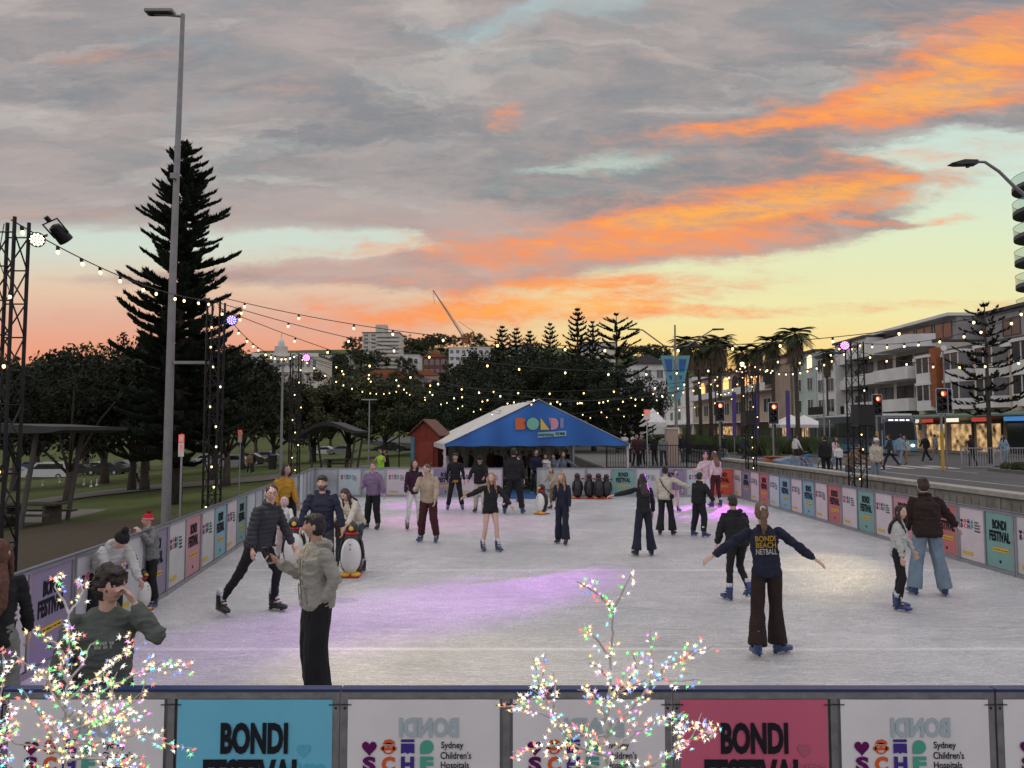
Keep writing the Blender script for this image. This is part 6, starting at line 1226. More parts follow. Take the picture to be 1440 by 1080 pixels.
# ---- park shelters with curved roofs
def shelter(label, pxs, Y, pytop, sag, px_posts, flat_=False):
    q = at(sum(pxs) / 2, 600, Y); g = tz(q.x, Y); t = thing('park_shelter', label, 'shelter', (q.x, Y, g), 0, 'park shelters'); W_ = (pxs[1] - pxs[0]) / F * Y; zt = at(pxs[0], pytop, Y).z - g; n = 20; v = []; dk = mat('shelter_roof', (.035, .035, .033), .8, 0, .2, 4); pl_u = []; pl_d = []
    for k in range(n + 1): u = k / n; z = zt + sag * (math.sin(u * PI * 1.7 - .7) * .5 + u * .6) * (0 if flat_ else 1); th = .16 * math.sin(PI * min(1, u * 1.0 + .02)) ** .5 + .06; pl_u.append((-W_ / 2 + W_ * u, z + .05)); pl_d.append((-W_ / 2 + W_ * u, z - th))
    b = MB(); b.prism(pl_u + pl_d[::-1], -1.9, 1.9, dk); b.build('roof', t)
    for s, (xa, xb) in enumerate(px_posts):
        for yy_ in (-1.2, 1.2): b = MB(); b.tube([((xa - sum(pxs) / 2) / F * Y, yy_, 0), ((xb - sum(pxs) / 2) / F * Y, yy_, zt - .02)], .075, mat('shelter_post', (.07, .065, .06), .8), 8); b.build('post', t)
    b = MB(); b.box((.3, 0, .72), (1.8, .8, .06), bark); 
    for s in (-1, 1): b.box((.3, s * .75, .44), (1.8, .28, .05), bark); b.box((.3 + s * .6, 0, .36), (.08, .9, .7), bark)
    tb = b.build('picnic_table', t); return t
shelter('curved roof picnic shelter beyond the rink on the left', (424, 516), 52, 609, .95, [(447, 440), (498, 506)])
shelter('dark flat roofed park shelter with slanting posts at the left edge', (-60, 137), 24, 603, .15, [(-30, -20), (68, 86)])
b = MB(); q = hit(40, 735); b.box((q.x - 1.8, q.y + .8, tz(q.x, q.y) + .04), (6.2, 4.2, .16), path_m, R(8)); struct(b.build('pavement'))
# ---- cars
def car_set(paint, van=False):
    m = paint; Lc = 4.4 if not van else 5.0; H = 1.45 if not van else 1.95; W_ = 1.78; b = MB()
    if van: pr_ = [(-Lc / 2, .3), (-Lc / 2 + .02, .95), (-Lc / 2 + .9, 1.15), (-Lc / 2 + 1.7, H), (Lc / 2 - .1, H), (Lc / 2, 1.0), (Lc / 2, .3)]
    else: pr_ = [(-Lc / 2, .3), (-Lc / 2 + .03, .68), (-Lc / 2 + .95, .88), (-Lc / 2 + 1.7, H - .03), (Lc / 2 - 1.35, H), (Lc / 2 - .55, 1.0), (Lc / 2 - .03, .9), (Lc / 2, .35)]
    b.prism(pr_, -W_ / 2, W_ / 2, m); body = b.mesh('body'); g = MB()
    for s in (-1, 1):
        if van: P_ = [(-Lc / 2 + 1.15, 1.2), (-Lc / 2 + 1.8, H - .12), (Lc / 2 - .35, H - .12), (Lc / 2 - .3, 1.2)]
        else: P_ = [(-Lc / 2 + 1.2, .93), (-Lc / 2 + 1.8, H - .1), (Lc / 2 - 1.4, H - .08), (Lc / 2 - .8, .98)]
        g.add([(x, s * (W_ / 2 + .006), z) for x, z in P_], [(0, 1, 2, 3)], glass_dark)
    glass = g.mesh('windows'); w = MB(); w.tube([(0, -.11, 0), (0, .11, 0)], .32, dark_rubber, 16); wh = w.mesh('wheel', True); r = MB(); r.tube([(0, -.12, 0), (0, .12, 0)], .18, silver, 10); rim = r.mesh('rim'); h = MB(); h.box((0, 0, 0), (.06, .3, .12), mat('car_lamp', (.6, .6, .5), .3, var=0)); return body, glass, wh, rim, h.mesh('headlight'), Lc, W_
PAINT = dict(white=mat('car_white', (.50, .50, .50), .3, 0, .03, coat=.5), silver=mat('car_silver', (.22, .23, .24), .3, .5, .03), black=mat('car_black', (.015, .015, .017), .2, 0, .03, coat=.6), blue=mat('car_blue', (.02, .05, .12), .25, 0, .03, coat=.6), red=mat('car_red', (.2, .015, .012), .3, 0, .03, coat=.6))
CARS = {}
def car(px, py, col, label, rz, van=False, name=None):
    k = (col, van)
    if k not in CARS: CARS[k] = car_set(PAINT[col], van)
    bo, gl, wh, rim, hl, Lc, W_ = CARS[k]; q = hit(px, py); t = thing('parked_van' if van else 'parked_car', label, 'van' if van else 'car', (q.x, q.y, tz(q.x, q.y)), R(rz), 'vehicles parked beyond the park'); o = inst('body', bo, t); bv = o.modifiers.new('b', 'BEVEL'); bv.width = .06; bv.segments = 2; bv.limit_method = 'ANGLE'; inst('windows', gl, t)
    for x in (-Lc / 2 + .8, Lc / 2 - .85):
        for s in (-1, 1): w = inst('wheel', wh, t, (x, s * (W_ / 2 - .1), .32)); inst('rim', rim, w)
    for s in (-1, 1): inst('headlight', hl, t, (-Lc / 2 - .0, s * .6, .68))
car(66, 673, 'white', 'white parked van seen between the left trees', 8, True)
for i, (px, py, c, rz, lab) in enumerate([(22, 668, 'silver', 5, 'silver car at the far left behind the truss tower'), (98, 662, 'silver', 5, 'silver car right behind the white van'), (112, 668, 'black', -4, 'black car parked right of the curved trunk'), (134, 661, 'white', 3, 'white car far back under the left trees'), (150, 668, 'black', 0, 'second black car parked under the left trees'), (40, 658, 'blue', 6, 'dark blue car behind the white van'), (170, 661, 'silver', -3, 'silver car half hidden by tree trunks'), (310, 655, 'silver', 0, 'silver car right of the Norfolk pine trunk'), (326, 659, 'white', 5, 'white car beside the second left tower'), (348, 654, 'black', 0, 'black car beyond the second parking sign'),
    (288, 652, 'white', 0, 'white car far away right of the pine'), (372, 649, 'silver', 3, 'silver car beyond the slim silver lamp pole'), (455, 640, 'white', 0, 'white car seen beneath the curved shelter'), (480, 639, 'silver', 0, 'silver car beneath the right of the curved shelter'), (548, 636, 'black', 0, 'black car between the lamp post and the red shed')]): car(px, py, c, lab, rz)
for k, (px, py) in enumerate([(128, 686), (118, 683), (136, 684), (106, 681), (84, 680), (60, 684)]):
    q = hit(px, py); t = thing('garden_marker', 'short pale marker stake on the lawn, %s' % ('nearest the curved tree trunk', 'just left of the nearest one', 'rightmost of the six', 'fourth from the right', 'below the white van', 'leftmost of the six')[k], 'stake', (q.x, q.y, tz(q.x, q.y)), 0, 'pale stakes on the lawn'); b = MB(); b.tube([(0, 0, 0), (0, 0, .55)], .03, white_paint, 6); b.build('post', t); b = MB(); b.ball((0, 0, .1), (.1, .1, .1), white_paint, 8, 6); b.build('foot', t)
# rubbish bins near the slim pole
q = hit(383, 660); t = thing('wheelie_bins', 'dark bin beside the slim silver lamp pole', 'bin', (q.x, q.y, tz(q.x, q.y))); b = MB(); b.lathe([(.35, 0), (.4, 1.2), (.42, 1.25)], boot_black, 14); b.build('body', t); b = MB(); b.lathe([(.43, 1.25), (.3, 1.38), (.05, 1.42)], boot_black, 14); b.build('lid', t)
t['category'] = 'bin'; t.name = 'rubbish_bin'
# ---- white market umbrellas
for px, Y, lab in ((1112, 74, 'white market umbrella behind the palms, left one'), (1131, 76, 'white market umbrella behind the palms, right one'), (918, 52, 'white pointed canopy right of the low young pine')):
    q = at(px, 600, Y); t = thing('market_umbrella', lab, 'umbrella', (q.x, Y, SZ), 0, 'white market umbrellas'); b = MB(); s = 1.6 if px > 1000 else .8; b.add([(-s, -s, 2.5), (s, -s, 2.5), (s, s, 2.5), (-s, s, 2.5), (0, 0, 3.5)] + [(-s, -s, 2.2), (s, -s, 2.2), (s, s, 2.2), (-s, s, 2.2)], [(0, 1, 4), (1, 2, 4), (2, 3, 4), (3, 0, 4), (0, 5, 6, 1), (1, 6, 7, 2), (2, 7, 8, 3), (3, 8, 5, 0)], white_paint); b.build('canopy', t); b = MB(); b.tube([(0, 0, 0), (0, 0, 3.4)], .05, grey_pole, 8); b.build('pole', t)
# ---- blue cargo bike and planter behind the wall
q = at(1140, 600, 32); t = thing('cargo_bike', 'blue bicycle with a pale blue cloth trailer behind the wall', 'bicycle', (q.x, 32, SZ + .06), R(8)); bb = mat('bike_blue', (.02, .2, .5), .35)
for x in (-.55, .62):
    b = MB(); b.tube([(x + .33 * math.cos(a), 0, .34 + .33 * math.sin(a)) for a in np.linspace(0, 2 * PI, 25)], .022, dark_rubber, 6, False); w = b.build('wheel', t); b = MB()
    for k in range(10): a = PI * k / 10; b.tube([(x + .32 * math.cos(a), 0, .34 + .32 * math.sin(a)), (x - .32 * math.cos(a), 0, .34 - .32 * math.sin(a))], .003, silver, 4)
    b.build('spokes', w)
b = MB(); b.tube([(-.55, 0, .34), (-.25, 0, .85), (.35, 0, .9), (.0, 0, .35), (-.25, 0, .85)], .03, bb, 8); b.tube([(.62, 0, .34), (.42, 0, 1.0)], .028, bb, 8); b.tube([(-.55, 0, .34), (0, 0, .35)], .022, bb, 8); b.build('frame', t); b = MB(); b.tube([(.42, -.28, 1.05), (.40, 0, 1.02), (.42, .28, 1.05)], .016, boot_black, 6); b.build('handlebar', t); b = MB(); b.ball((-.28, 0, .95), (.14, .08, .04), boot_black, 10, 6); b.build('saddle', t)
b = MB(); b.prism([(-1.4, .25), (-1.5, .6), (-.75, .75), (-.8, .25)], -.35, .35, mat('trailer_cloth', (.16, .24, .32), .8, 0, .3, 6)); bevel(b.build('trailer', t), .06)
q = at(1100, 600, 35); t = thing('planter', 'low terracotta coloured block behind the wall', 'planter', (q.x, 35, SZ)); b = MB(); b.ball((0, 0, .35), (.95, .6, .6), RW['terra'], 20, 10); b.v[0][:, 2] = np.clip(b.v[0][:, 2], 0, .7); b.build('block', t); b = MB(); b.box((0, 0, .72), (1.6, .9, .04), RW['terra']); b.build('top', t)
# purple wrapped banner columns on the street
for k, (px, Y) in enumerate([(1018, 58), (1049, 60), (1093, 56)]):
    q = at(px, 600, Y); t = thing('banner_column', 'slim purple banner column on the median, %s from the left' % ORD[k], 'banner', (q.x + .8, Y, SZ), 0, 'purple banner columns'); b = MB(); b.tube([(0, 0, 0), (0, 0, 5.0)], .05, grey_pole, 8); b.build('pole', t); b = MB(); b.span(-.16, .16, -.07, -.055, 1.4, 4.9, mat('purple_cloth', (.07, .045, .2), .7)); b.build('banner', t)
def hoodie_bits(root, tt, hp_, A, tr):
    b = MB(); m = FAB['cream']
    for s in (-1, 1): b.tube([tt(s * .035, .105, .47), tt(s * .045, .158, .40), tt(s * .04, .168, .31), tt(s * .045, .17, .24)], .005, m, 6)
    b.build('drawstring', root, True)
    b = MB(); k = FAB['grey']; b.tube([tt(0, .11, .47), tt(0, .165, .36), tt(0, .172, .2), tt(0, .165, .02), tt(0, .158, -.08)], .005, k, 6); b.build('zip', root, True)
    b = MB()
    for s in (-1, 1): b.tube([tt(s * .05, .172, .13), tt(s * .10, .158, .04), tt(s * .13, .145, -.05)], .006, FAB['sage'], 6)
    b.build('pocket_edge', root, True)
    b = MB(); put_text(b, '- -- -', 0, 0, .05, .006, white_ink, y=0.); q = [tt(-(a[0] + .07), .164, a[2] + .335) for a in np.concatenate(b.v)]; b.v = [np.array(q)]; b.build('printed_lettering', root)
def scrunchie(root, hp_):
    b = MB(); b.tube([hp_(.022 * math.cos(a), -.115 , .05 + .022 * math.sin(a)) for a in np.linspace(0, 2 * PI, 13)], .013, FAB['white'], 6, False); b.build('scrunchie', root, True)
def chest_text(words, m, w, h, zc, y=.15, backside=False, arc=.155):
    def f(root, tt, hp_, A, tr):
        b = MB()
        for i, (t, wd, mm) in enumerate(words): put_text(b, t, 0, zc - i * h * 1.15, wd, h, mm, y=0., bold=.02)
        v = np.concatenate(b.v); sgn = -1 if backside else 1; q = []
        for a in v:
            X = a[0]; 
            yy = y * math.sqrt(max(.05, 1 - (X / .26) ** 2)) + (.002)
            q.append(tt(X if backside else -X, sgn * yy, a[2]))
        b.v = [np.array(q)]; b.build('printed_lettering', root)
    return f
white_ink = mat('white_ink', (.6, .6, .58), .8, var=0); yellow_ink = mat('yellow_ink', (.6, .38, .02), .8, var=0); black_ink = mat('black_ink', (.012, .012, .012), .6, var=0)
# near people
person('young man in sage grey hoodie and wide black trousers holding up a phone', 452, 976, 722, face=122, Y=7.36, top='sage', bot='jean_black', hair='black', style='mop', skin='tan', skate='black', hero=True, leg='loose', wide=1.13,
       lean=2, hy=20, aL=(-20, 20, 16, -18), aR=(26, 6, 122, -4), L=(2, 4, 2), Rt=(-2, 4, 2), curl=42, hem=.02, toes=(10, -10), extra=hoodie_bits)
PHONE_AT = HANDS['young man in sage grey hoodie and wide black trousers holding up a phone'][1] + Vector((-.01, -.05, .035)); phone()
person('curly haired young man in dark green sweatshirt lifting a hand to his nose', 155, 1180, H=1.74, Y=4.95, face=205, top='green', bot='black', hair='dark', style='curly', skin='fair', skate='black', hero=True, leg='straight', cut='tee', wide=1.12,
       lean=10, side=-3, hy=-38, hp=2, aL=(70, 26, 196, -33), aR=(10, 14, 25, 4), under=None, curl=40, extra=chest_text([('-- --- --', .12, white_ink), ('--- -- -', .10, white_ink)], None, .14, .022, .33, .148))
person('long auburn haired woman in black top and grey trousers at the left edge', 3, 1060, H=1.72, Y=6.05, face=28, top='black', bot='grey', hair='auburn', style='longer', skin='fair', skate='black', hero=True, fem=True, leg='straight', cut='tee',
       lean=4, hy=10, aR=(14, 12, 26, 2), aL=(5, 10, 15, 5))
person('skater in white hoodie and black bobble beanie bending over beside the left barrier', 150, 858, H=1.36, Y=9.5, face=238, top='offwhite', bot='black', hair='dark', style='none', skin='fair', skate='black', hero=True, hat='beanie', leg='straight',
       lean=48, hp=4, aL=(30, 10, 40, 0), aR=(25, 8, 45, 0), L=(20, 8, 30), Rt=(12, 8, 26), fem=True, wide=1.08)
person('small child in red bobble beanie and pale green hoodie with hands at face', 208, 853, 722, face=160, top='grey', bot='black', hair='light', style='none', skin='fair', hat='redbeanie', leg='baggy', wide=1.2, aL=(50, 20, 150, -25), aR=(45, 20, 140, -25), hp=-5, L=(4, 8, 8), Rt=(0, 8, 6), hy=20, fem=True)
person('man in dark jacket and glasses striding on black skates', 347, 862, 680, face=246, top='charcoal', bot='jean_black', hair='brown', style='short', skin='fair', skate='black', hero=True, cut='puffer', leg='slim', glasses=True,
       lean=14, side=-6, hy=38, hp=4, L=(24, 7, 36), Rt=(-24, 14, 4), aL=(18, 12, 30, 6), aR=(-8, 14, 10, 8), wide=1.0, toes=(5, -15))
person('bearded man in navy hoodie behind the phone holder', 455, 830, 668, Y=12.6, face=192, top='navy', bot='charcoal', hair='dark', style='mop', skin='tan', skate='black', hero=True, beard='dark', lean=6, hy=12, aL=(8, 20, 12, 8), aR=(14, 22, 14, 8), L=(4, 5, 8), Rt=(0, 5, 6), leg='straight', wide=1.08)
person('woman in yellow jumper standing outside the left barrier', 395, 760, 652, Y=17.2, face=230, z=-.05, top='yellow', bot='black', hair='dark', style='bob', skin='tan', skate=None, lean=16, fem=True, group='people beside the rink', cut='tee', wide=1.1)
person('dark dressed child beside the woman in yellow', 412, 740, 678, Y=18.0, face=170, z=-.05, top='black', bot='black', hair='brown', style='bob', skin='fair', skate=None, fem=True, group='people beside the rink', aL=(60, 15, 120, -10))
person('child in white top and pink hood pushing a penguin aid', 402, 790, H=1.28, Y=14.9, face=195, top='white', bot='pinkwhite', hair='brown', style='none', skin='pale', hoodup='pinkwhite', leg='slim', fem=True, lean=14, aL=(45, 10, 60, 0), aR=(45, 10, 60, 0), wide=.95)
person('dark long haired woman in cream fleece and jeans bending over a small child', 503, 803, H=1.55, face=152, top='cream', bot='denim_d', hair='brown', style='longer', skin='fair', skate='black', fem=True, leg='slim', cut='jacket', lean=30, hp=12, hy=0, aL=(34, 8, 42, 0), aR=(34, 8, 42, 0), L=(10, 6, 24), Rt=(6, 5, 22), wide=1.05)
person('toddler in dark brown coat behind a penguin aid', 484, 800, H=1.08, Y=14.5, face=175, top='brown', bot='charcoal', hair='light', style='bob', skin='pale', skate='black', leg='baggy', lean=10, hp=14, aL=(45, 12, 70, 0), aR=(45, 12, 70, 0), wide=1.2, cut='coat')
person('boy in lilac hoodie with a small chest print', 524, 744, 650, face=165, top='lilac', bot='black', hair='fair', style='short', skin='fair', skate='black', leg='baggy', aL=(6, 22, 8, 16), aR=(10, 14, 70, 0), hy=-20, wide=1.12, L=(4, 5, 6), Rt=(0, 7, 6), extra=chest_text([('- - -', .10, white_ink)], None, .1, .022, .3, .155))
person('girl in plum top and white trousers beside the beige jacket', 581, 744, 646, face=195, top='plum', bot='white', hair='dark', style='long', skin='fair', skate='black', leg='slim', fem=True, cut='tee', aR=(8, 10, 14, 4), aL=(30, 12, 90, -8), hy=-15, L=(-6, 5, 8), Rt=(6, 5, 8))
person('skater in beige fleece jacket and maroon trousers', 603, 762, 652, face=170, top='beige', bot='maroon', hair='fair', style='short', skin='fair', leg='baggy', cut='jacket', aL=(18, 10, 30, 0), aR=(30, 12, 95, -10), hy=22, hp=12, lean=8, wide=1.12, L=(4, 7, 10), Rt=(0, 7, 8))
person('boy in black jumper with yellow shirt hem standing near the far barrier', 640, 717, 637, face=185, top='black', bot='black', hair='black', style='mop', skin='tan', leg='straight', cut='tee', under='yellow', aL=(4, 14, 8, 8), aR=(4, 14, 8, 8), L=(2, 9, 4), Rt=(-2, 9, 4))
person('man in black jacket, hat and cream trousers by the far barrier', 675, 721, 641, face=170, top='black', bot='cream', hair='dark', style='short', skin='tan', skate='black', leg='straight', cut='jacket', hat='bucket', aL=(30, 14, 70, -5), aR=(22, 20, 50, 5), hp=10, L=(10, 5, 6), Rt=(-4, 5, 6), wide=1.1)
person('blonde girl in black jumper and bare legs with both arms held out', 689, 775, 664, face=205, top='black', bot='black', hair='blonde', style='long', skin='fair', skate='blue', leg='bare', fem=True, cut='tee', wide=1.12, aL=(28, 26, 34, 24), aR=(12, 66, 18, 70), hy=28, hp=6, L=(10, 3, 8), Rt=(0, 5, 8), lean=6)
person('tall figure in black with bright blue skates seen from behind', 722, 723, 630, face=350, top='black', bot='black', hair='black', style='short', skin='tan', leg='baggy', wide=1.2, aL=(10, 10, 30, 0), aR=(5, 12, 10, 8), L=(-4, 10, 4), Rt=(6, 10, 6), cut='jacket')
person('child in red jacket beside the tall figure in black', 734, 706, 641, face=95, top='red', bot='charcoal', hair='dark', style='short', skin='fair', leg='straight', cut='jacket', skate='black')
person('long haired blonde girl in dark tracksuit with white side stripe', 791, 765, 664, face=160, top='navy', bot='navy', hair='blonde', style='long', skin='fair', skate='black', leg='flare', fem=True, cut='tee', aL=(6, 8, 12, 4), aR=(10, 8, 60, -6), hy=25, lean=4, L=(8, 2, 4), Rt=(-4, 3, 6), wide=.95)
person('fair haired child in beige top holding a penguin aid in mid rink', 779, 716, 657, face=145, top='beige', bot='tan', hair='light', style='bob', skin='fair', skate='black', fem=True, lean=14, aL=(50, 10, 65, 0), aR=(50, 10, 65, 0))
person('girl with dark waist length hair holding one arm out, in flared jeans', 906, 782, 666, face=8, top='black', bot='navy', hair='dark', style='long', skin='fair', skate='black', leg='flare', fem=True, cut='tee', aL=(22, 70, 20, 78), aR=(2, 12, 10, 4), L=(0, 6, 3), Rt=(0, 5, 3), wide=1.02)
def bag(root, tt, hp_, A, tr):
    b = MB(); m = FAB['black']; b.tube([tt(-.12, -.14, .46), tt(0, -.16, .25), tt(.17, -.1, .06)], .012, m, 6); b.ball(tt(.19, -.06, .0), (.06, .09, .07), m); b.build('shoulder_bag', root, True)
person('woman in cream jumper and black flares with a crossbody bag, seen from behind', 937, 753, 655, face=335, top='cream', bot='black', hair='dark', style='bun', skin='fair', skate='black', leg='flare', fem=True, cut='tee', wide=1.15, aL=(10, 12, 20, 5), aR=(20, 62, 25, 66), extra=bag, L=(-4, 3, 4), Rt=(6, 6, 6))
person('small child in lilac leggings beyond the cream jumper', 949, 719, 660, face=200, top='lilac', bot='pinkwhite', hair='dark', style='short', skin='fair', skate='blue', fem=True)
person('boy in black puffer coat walking away on white and blue skates', 982, 755, 664, face=300, top='black', bot='black', hair='dark', style='short', skin='fair', leg='baggy', cut='puffer', wide=1.15, aL=(10, 12, 20, 6), aR=(18, 26, 26, 20), L=(-4, 6, 4), Rt=(4, 8, 10))
person('girl in pink white sweatshirt and white trousers beside her friend at the right end', 994, 712, 636, face=150, top='pinkwhite', bot='white', hair='auburn', style='pony', skin='fair', skate='blue', leg='straight', fem=True, cut='tee', aL=(25, 14, 50, 5), aR=(30, 16, 80, 0), hy=-15, wide=1.1)
person('girl with loose fair hair, pale top and maroon leggings at the right end', 1008, 713, 635, face=20, top='pinkwhite', bot='maroon', hair='light', style='long', skin='fair', skate='blue', leg='slim', fem=True, cut='crop', aL=(40, 40, 60, 50), aR=(5, 12, 10, 6))
person('boy in black hoodie skating away with one foot down', 1040, 846, 697, face=15, top='black', bot='black', hair='dark', style='short', skin='fair', leg='slim', aL=(6, 16, 14, 8), aR=(4, 14, 10, 6), lean=10, hp=6, L=(4, 3, 4), Rt=(10, 2, 44), wide=1.15)
person('girl in navy BONDI BEACH NETBALL jumper and brown wide trousers with arms spread', 1080, 924, 708, face=350, top='navy', bot='brown_d', hair='light', style='pony', skin='fair', leg='flare', fem=True, hero=True, cut='tee', wide=1.1, lean=6, side=-3, aL=(-6, 54, 4, 55), aR=(-10, 52, 0, 53), L=(-13, 4, 6), Rt=(4, 2, 2), toes=(12, -55), curl=14,
       extra=lambda root, tt, hp_, A, tr: (chest_text([('BONDI', .23, yellow_ink), ('BEACH', .23, yellow_ink), ('NETBALL', .24, white_ink)], None, .2, .066, .36, .153, True)(root, tt, hp_, A, tr), scrunchie(root, hp_)))
person('dark long haired girl in white top and black trousers glancing back', 1262, 857, 710, face=235, top='offwhite', bot='black', hair='dark', style='long', skin='fair', leg='slim', fem=True, cut='tee', hy=30, lean=4, aL=(14, 22, 24, 14), aR=(4, 8, 8, 4), L=(-4, 4, 4), Rt=(6, 3, 12), wide=1.0)
person('woman in dark brown jacket and pale blue jeans seen from behind', 1308, 838, 672, face=352, top='brown_d', bot='denim', hair='brown', style='bun', skin='fair', skate='blue', leg='wide', fem=True, hero=True, cut='jacket', wide=1.22, aL=(8, 14, 12, 8), aR=(8, 36, 12, 40), L=(0, 8, 2), Rt=(0, 9, 2), hem=.03, lean=7, hp=4)
def stripes(root, tt):
    b = MB(); m = FAB['black']
    for k in range(7):
        z = -.02 + k * .065; v = [];
        for zz in (z, z + .03):
            for j in range(25): a = 2 * PI * j / 24; v.append(tt(.178 * math.cos(a), .145 * math.sin(a), zz))
        b.add(v, [(j, j + 1, 26 + j, 25 + j) for j in range(24)], m)
    b.build('stripes', root)
# ------------------------------------------------------------ people off the ice
def walker(label, px, Y, H, face, top, bot, group, z=SZ, stride=18, **k):
    k.setdefault('hair', 'dark'); k.setdefault('L', (stride, 3, 8)); k.setdefault('Rt', (-stride * .8, 3, 14)); k.setdefault('aL', (-stride, 8, 4, 4)); k.setdefault('aR', (stride, 8, 30, 4)); k.setdefault('lean', 4)
    return person(label, px, 600, H=H, Y=Y, face=face, top=top, bot=bot, z=z, skate=None, group=group, **k)
G1 = 'people walking on the street side'; tzx = lambda px, Y: tz(at(px, 600, Y).x, Y)
walker('pedestrian in black top and pale jeans crossing left of the farthest tower', 1020, 45, 1.7, 60, 'black', 'denim', G1); walker('dark dressed pedestrian striding behind the farthest right tower', 1045, 43, 1.75, 300, 'charcoal', 'charcoal', G1, stride=26)
walker('pedestrian in white top half hidden by the hedge line', 1117, 44, 1.7, 280, 'white', 'black', G1); walker('man in black standing with the blue bicycle', 1162, 28.8, 1.78, 10, 'black', 'black', G1, stride=0, wide=1.15, cut='jacket')
walker('person in tan jacket leaning on the wall by the speaker tower', 1190, 24.5, 1.5, 215, 'tan', 'denim_d', G1, stride=4, lean=28, hair='dark', aL=(50, 12, 70, 0), aR=(50, 12, 70, 0), cut='jacket')
walker('person in white cap and white top behind the wall', 1228, 26.5, 1.68, 190, 'cream', 'denim', G1, stride=2, hat='whitecap', wide=1.1); walker('pedestrian in dark and white striped top behind the white cap', 1233, 36, 1.72, 20, 'slate', 'black', G1)
walker('pedestrian in dark clothes crossing before the bus', 1252, 40, 1.72, 60, 'charcoal', 'navy', G1, stride=26); walker('pedestrian in pale blue top and jeans before the bus', 1264, 41, 1.75, 300, 'skyblue', 'denim', G1); walker('pedestrian in cream coat right of the pale blue top', 1273, 42, 1.65, 120, 'cream', 'tan', G1, fem=True, style='long', cut='coat')
walker('dark figure walking between the bus and the island', 1302, 46, 1.75, 90, 'black', 'black', G1, stride=24); walker('grey figure near the lit shopfront', 1316, 48, 1.7, 40, 'grey', 'grey', G1); walker('woman in black coat on the pavement by the crowd railing', 1367, 40, 1.72, 20, 'black', 'black', G1, fem=True, cut='coat', stride=6)
walker('pedestrian in pale denim at the right edge of the street', 1412, 39, 1.72, 100, 'skyblue', 'denim', G1, fem=True, style='long'); walker('small group member in pink near the cyclist', 1172, 37, 1.6, 200, 'pinkwhite', 'denim', G1, fem=True, style='long', stride=3); walker('child in white shirt by the man in black', 1178, 36, 1.3, 160, 'white', 'navy', G1, stride=2)
G2 = 'people in the left park'
walker('walker in pale top half hidden by a tree trunk on the left path', 193, 52, 1.75, 80, 'white', 'black', G2, z=tzx(193, 52)); walker('person standing among the trees right of the Norfolk pine', 352, 60, 1.72, 200, 'tan', 'charcoal', G2, z=tzx(352, 60)); walker('person in dark clothes beside the tan one under the trees', 357, 61, 1.7, 160, 'black', 'black', G2, z=tzx(357, 61))
walker('steward in yellow high visibility vest by the white picket fence', 537, 35.6, 1.75, 170, 'hivis', 'black', G2, z=tzx(537, 35.6), stride=2, cut='vest', under='hivis', aL=(30, 20, 100, -10), aR=(30, 20, 100, -10)); walker('dark dressed person right behind the steward', 546, 36.4, 1.72, 120, 'black', 'black', G2, z=tzx(546, 36), stride=2)
G3 = 'people waiting at the marquee'
walker('person lit pink leaning at the left leg of the marquee', 632, 32.6, 1.72, 100, 'pinkwhite', 'navy', G3, z=0, stride=3, lean=10); walker('man in navy coat at the rink entrance', 752, 31.0, 1.78, 200, 'navy', 'navy', G3, z=.03, stride=0, cut='coat'); walker('woman in striped black and white jumper at the entrance', 767, 31.2, 1.62, 175, 'white', 'denim', G3, z=.0, stride=0, fem=True, hair='brown', style='bun', extra=lambda root, tt, hp_, A, tr: stripes(root, tt))  # first person's top has the magenta lamp light put into its colour
walker('person in dark blue beside the striped jumper', 779, 31.4, 1.6, 165, 'slate', 'navy', G3, z=0, stride=0); walker('woman in pale grey jumper reaching toward the penguin aids', 790, 30.6, 1.72, 195, 'slate', 'black', G3, z=0, stride=0, fem=True, style='longer', hair='brown', aR=(30, 25, 35, 20), aL=(25, 52, 20, 58), leg='wide')
cr = [('black', 'navy', 645, 35.5), ('charcoal', 'denim_d', 660, 36.2), ('maroon', 'black', 690, 35.2), ('navy', 'black', 700, 36.5), ('grey', 'black', 712, 34.6), ('black', 'black', 738, 34.8), ('tan', 'navy', 747, 36.4), ('charcoal', 'black', 762, 35.0), ('plum', 'denim_d', 782, 35.9), ('black', 'charcoal', 800, 35.0)]
for i, (a, c, px, Y) in enumerate(cr): walker('person in %s top queuing inside the marquee, %s from the left' % (a.replace('charcoal', 'dark grey'), ORD[i]), px, Y, 1.6 + .17 * rng.random(), rng.choice((90, 150, 180, 200, 270, 20)), a, c, G3, z=tz(0, 35) + .06, stride=3, fem=i % 2 == 0, style='long' if i % 2 == 0 else 'short', hair=rng.choice(('dark', 'brown', 'light', 'black')))
G4 = 'people behind the railings right of the marquee'
for i, (a, c, px, Y, lab) in enumerate([('grey', 'charcoal', 933, 39.5, 'man in pale grey jumper with his back to the rink by the stone pillar'), ('black', 'navy', 921, 40, 'person in black left of the pale grey jumper'), ('maroon', 'black', 893, 39.4, 'person in dark red behind the railings near the marquee leg'), ('charcoal', 'black', 903, 41, 'person in dark grey behind the railings under the sign'), ('navy', 'denim_d', 960, 44, 'person in navy right of the stone pillar')]): walker(lab, px, Y, 1.74, (5, 40, 200, 150, 90)[i], a, c, G4, stride=2, z=SZ)
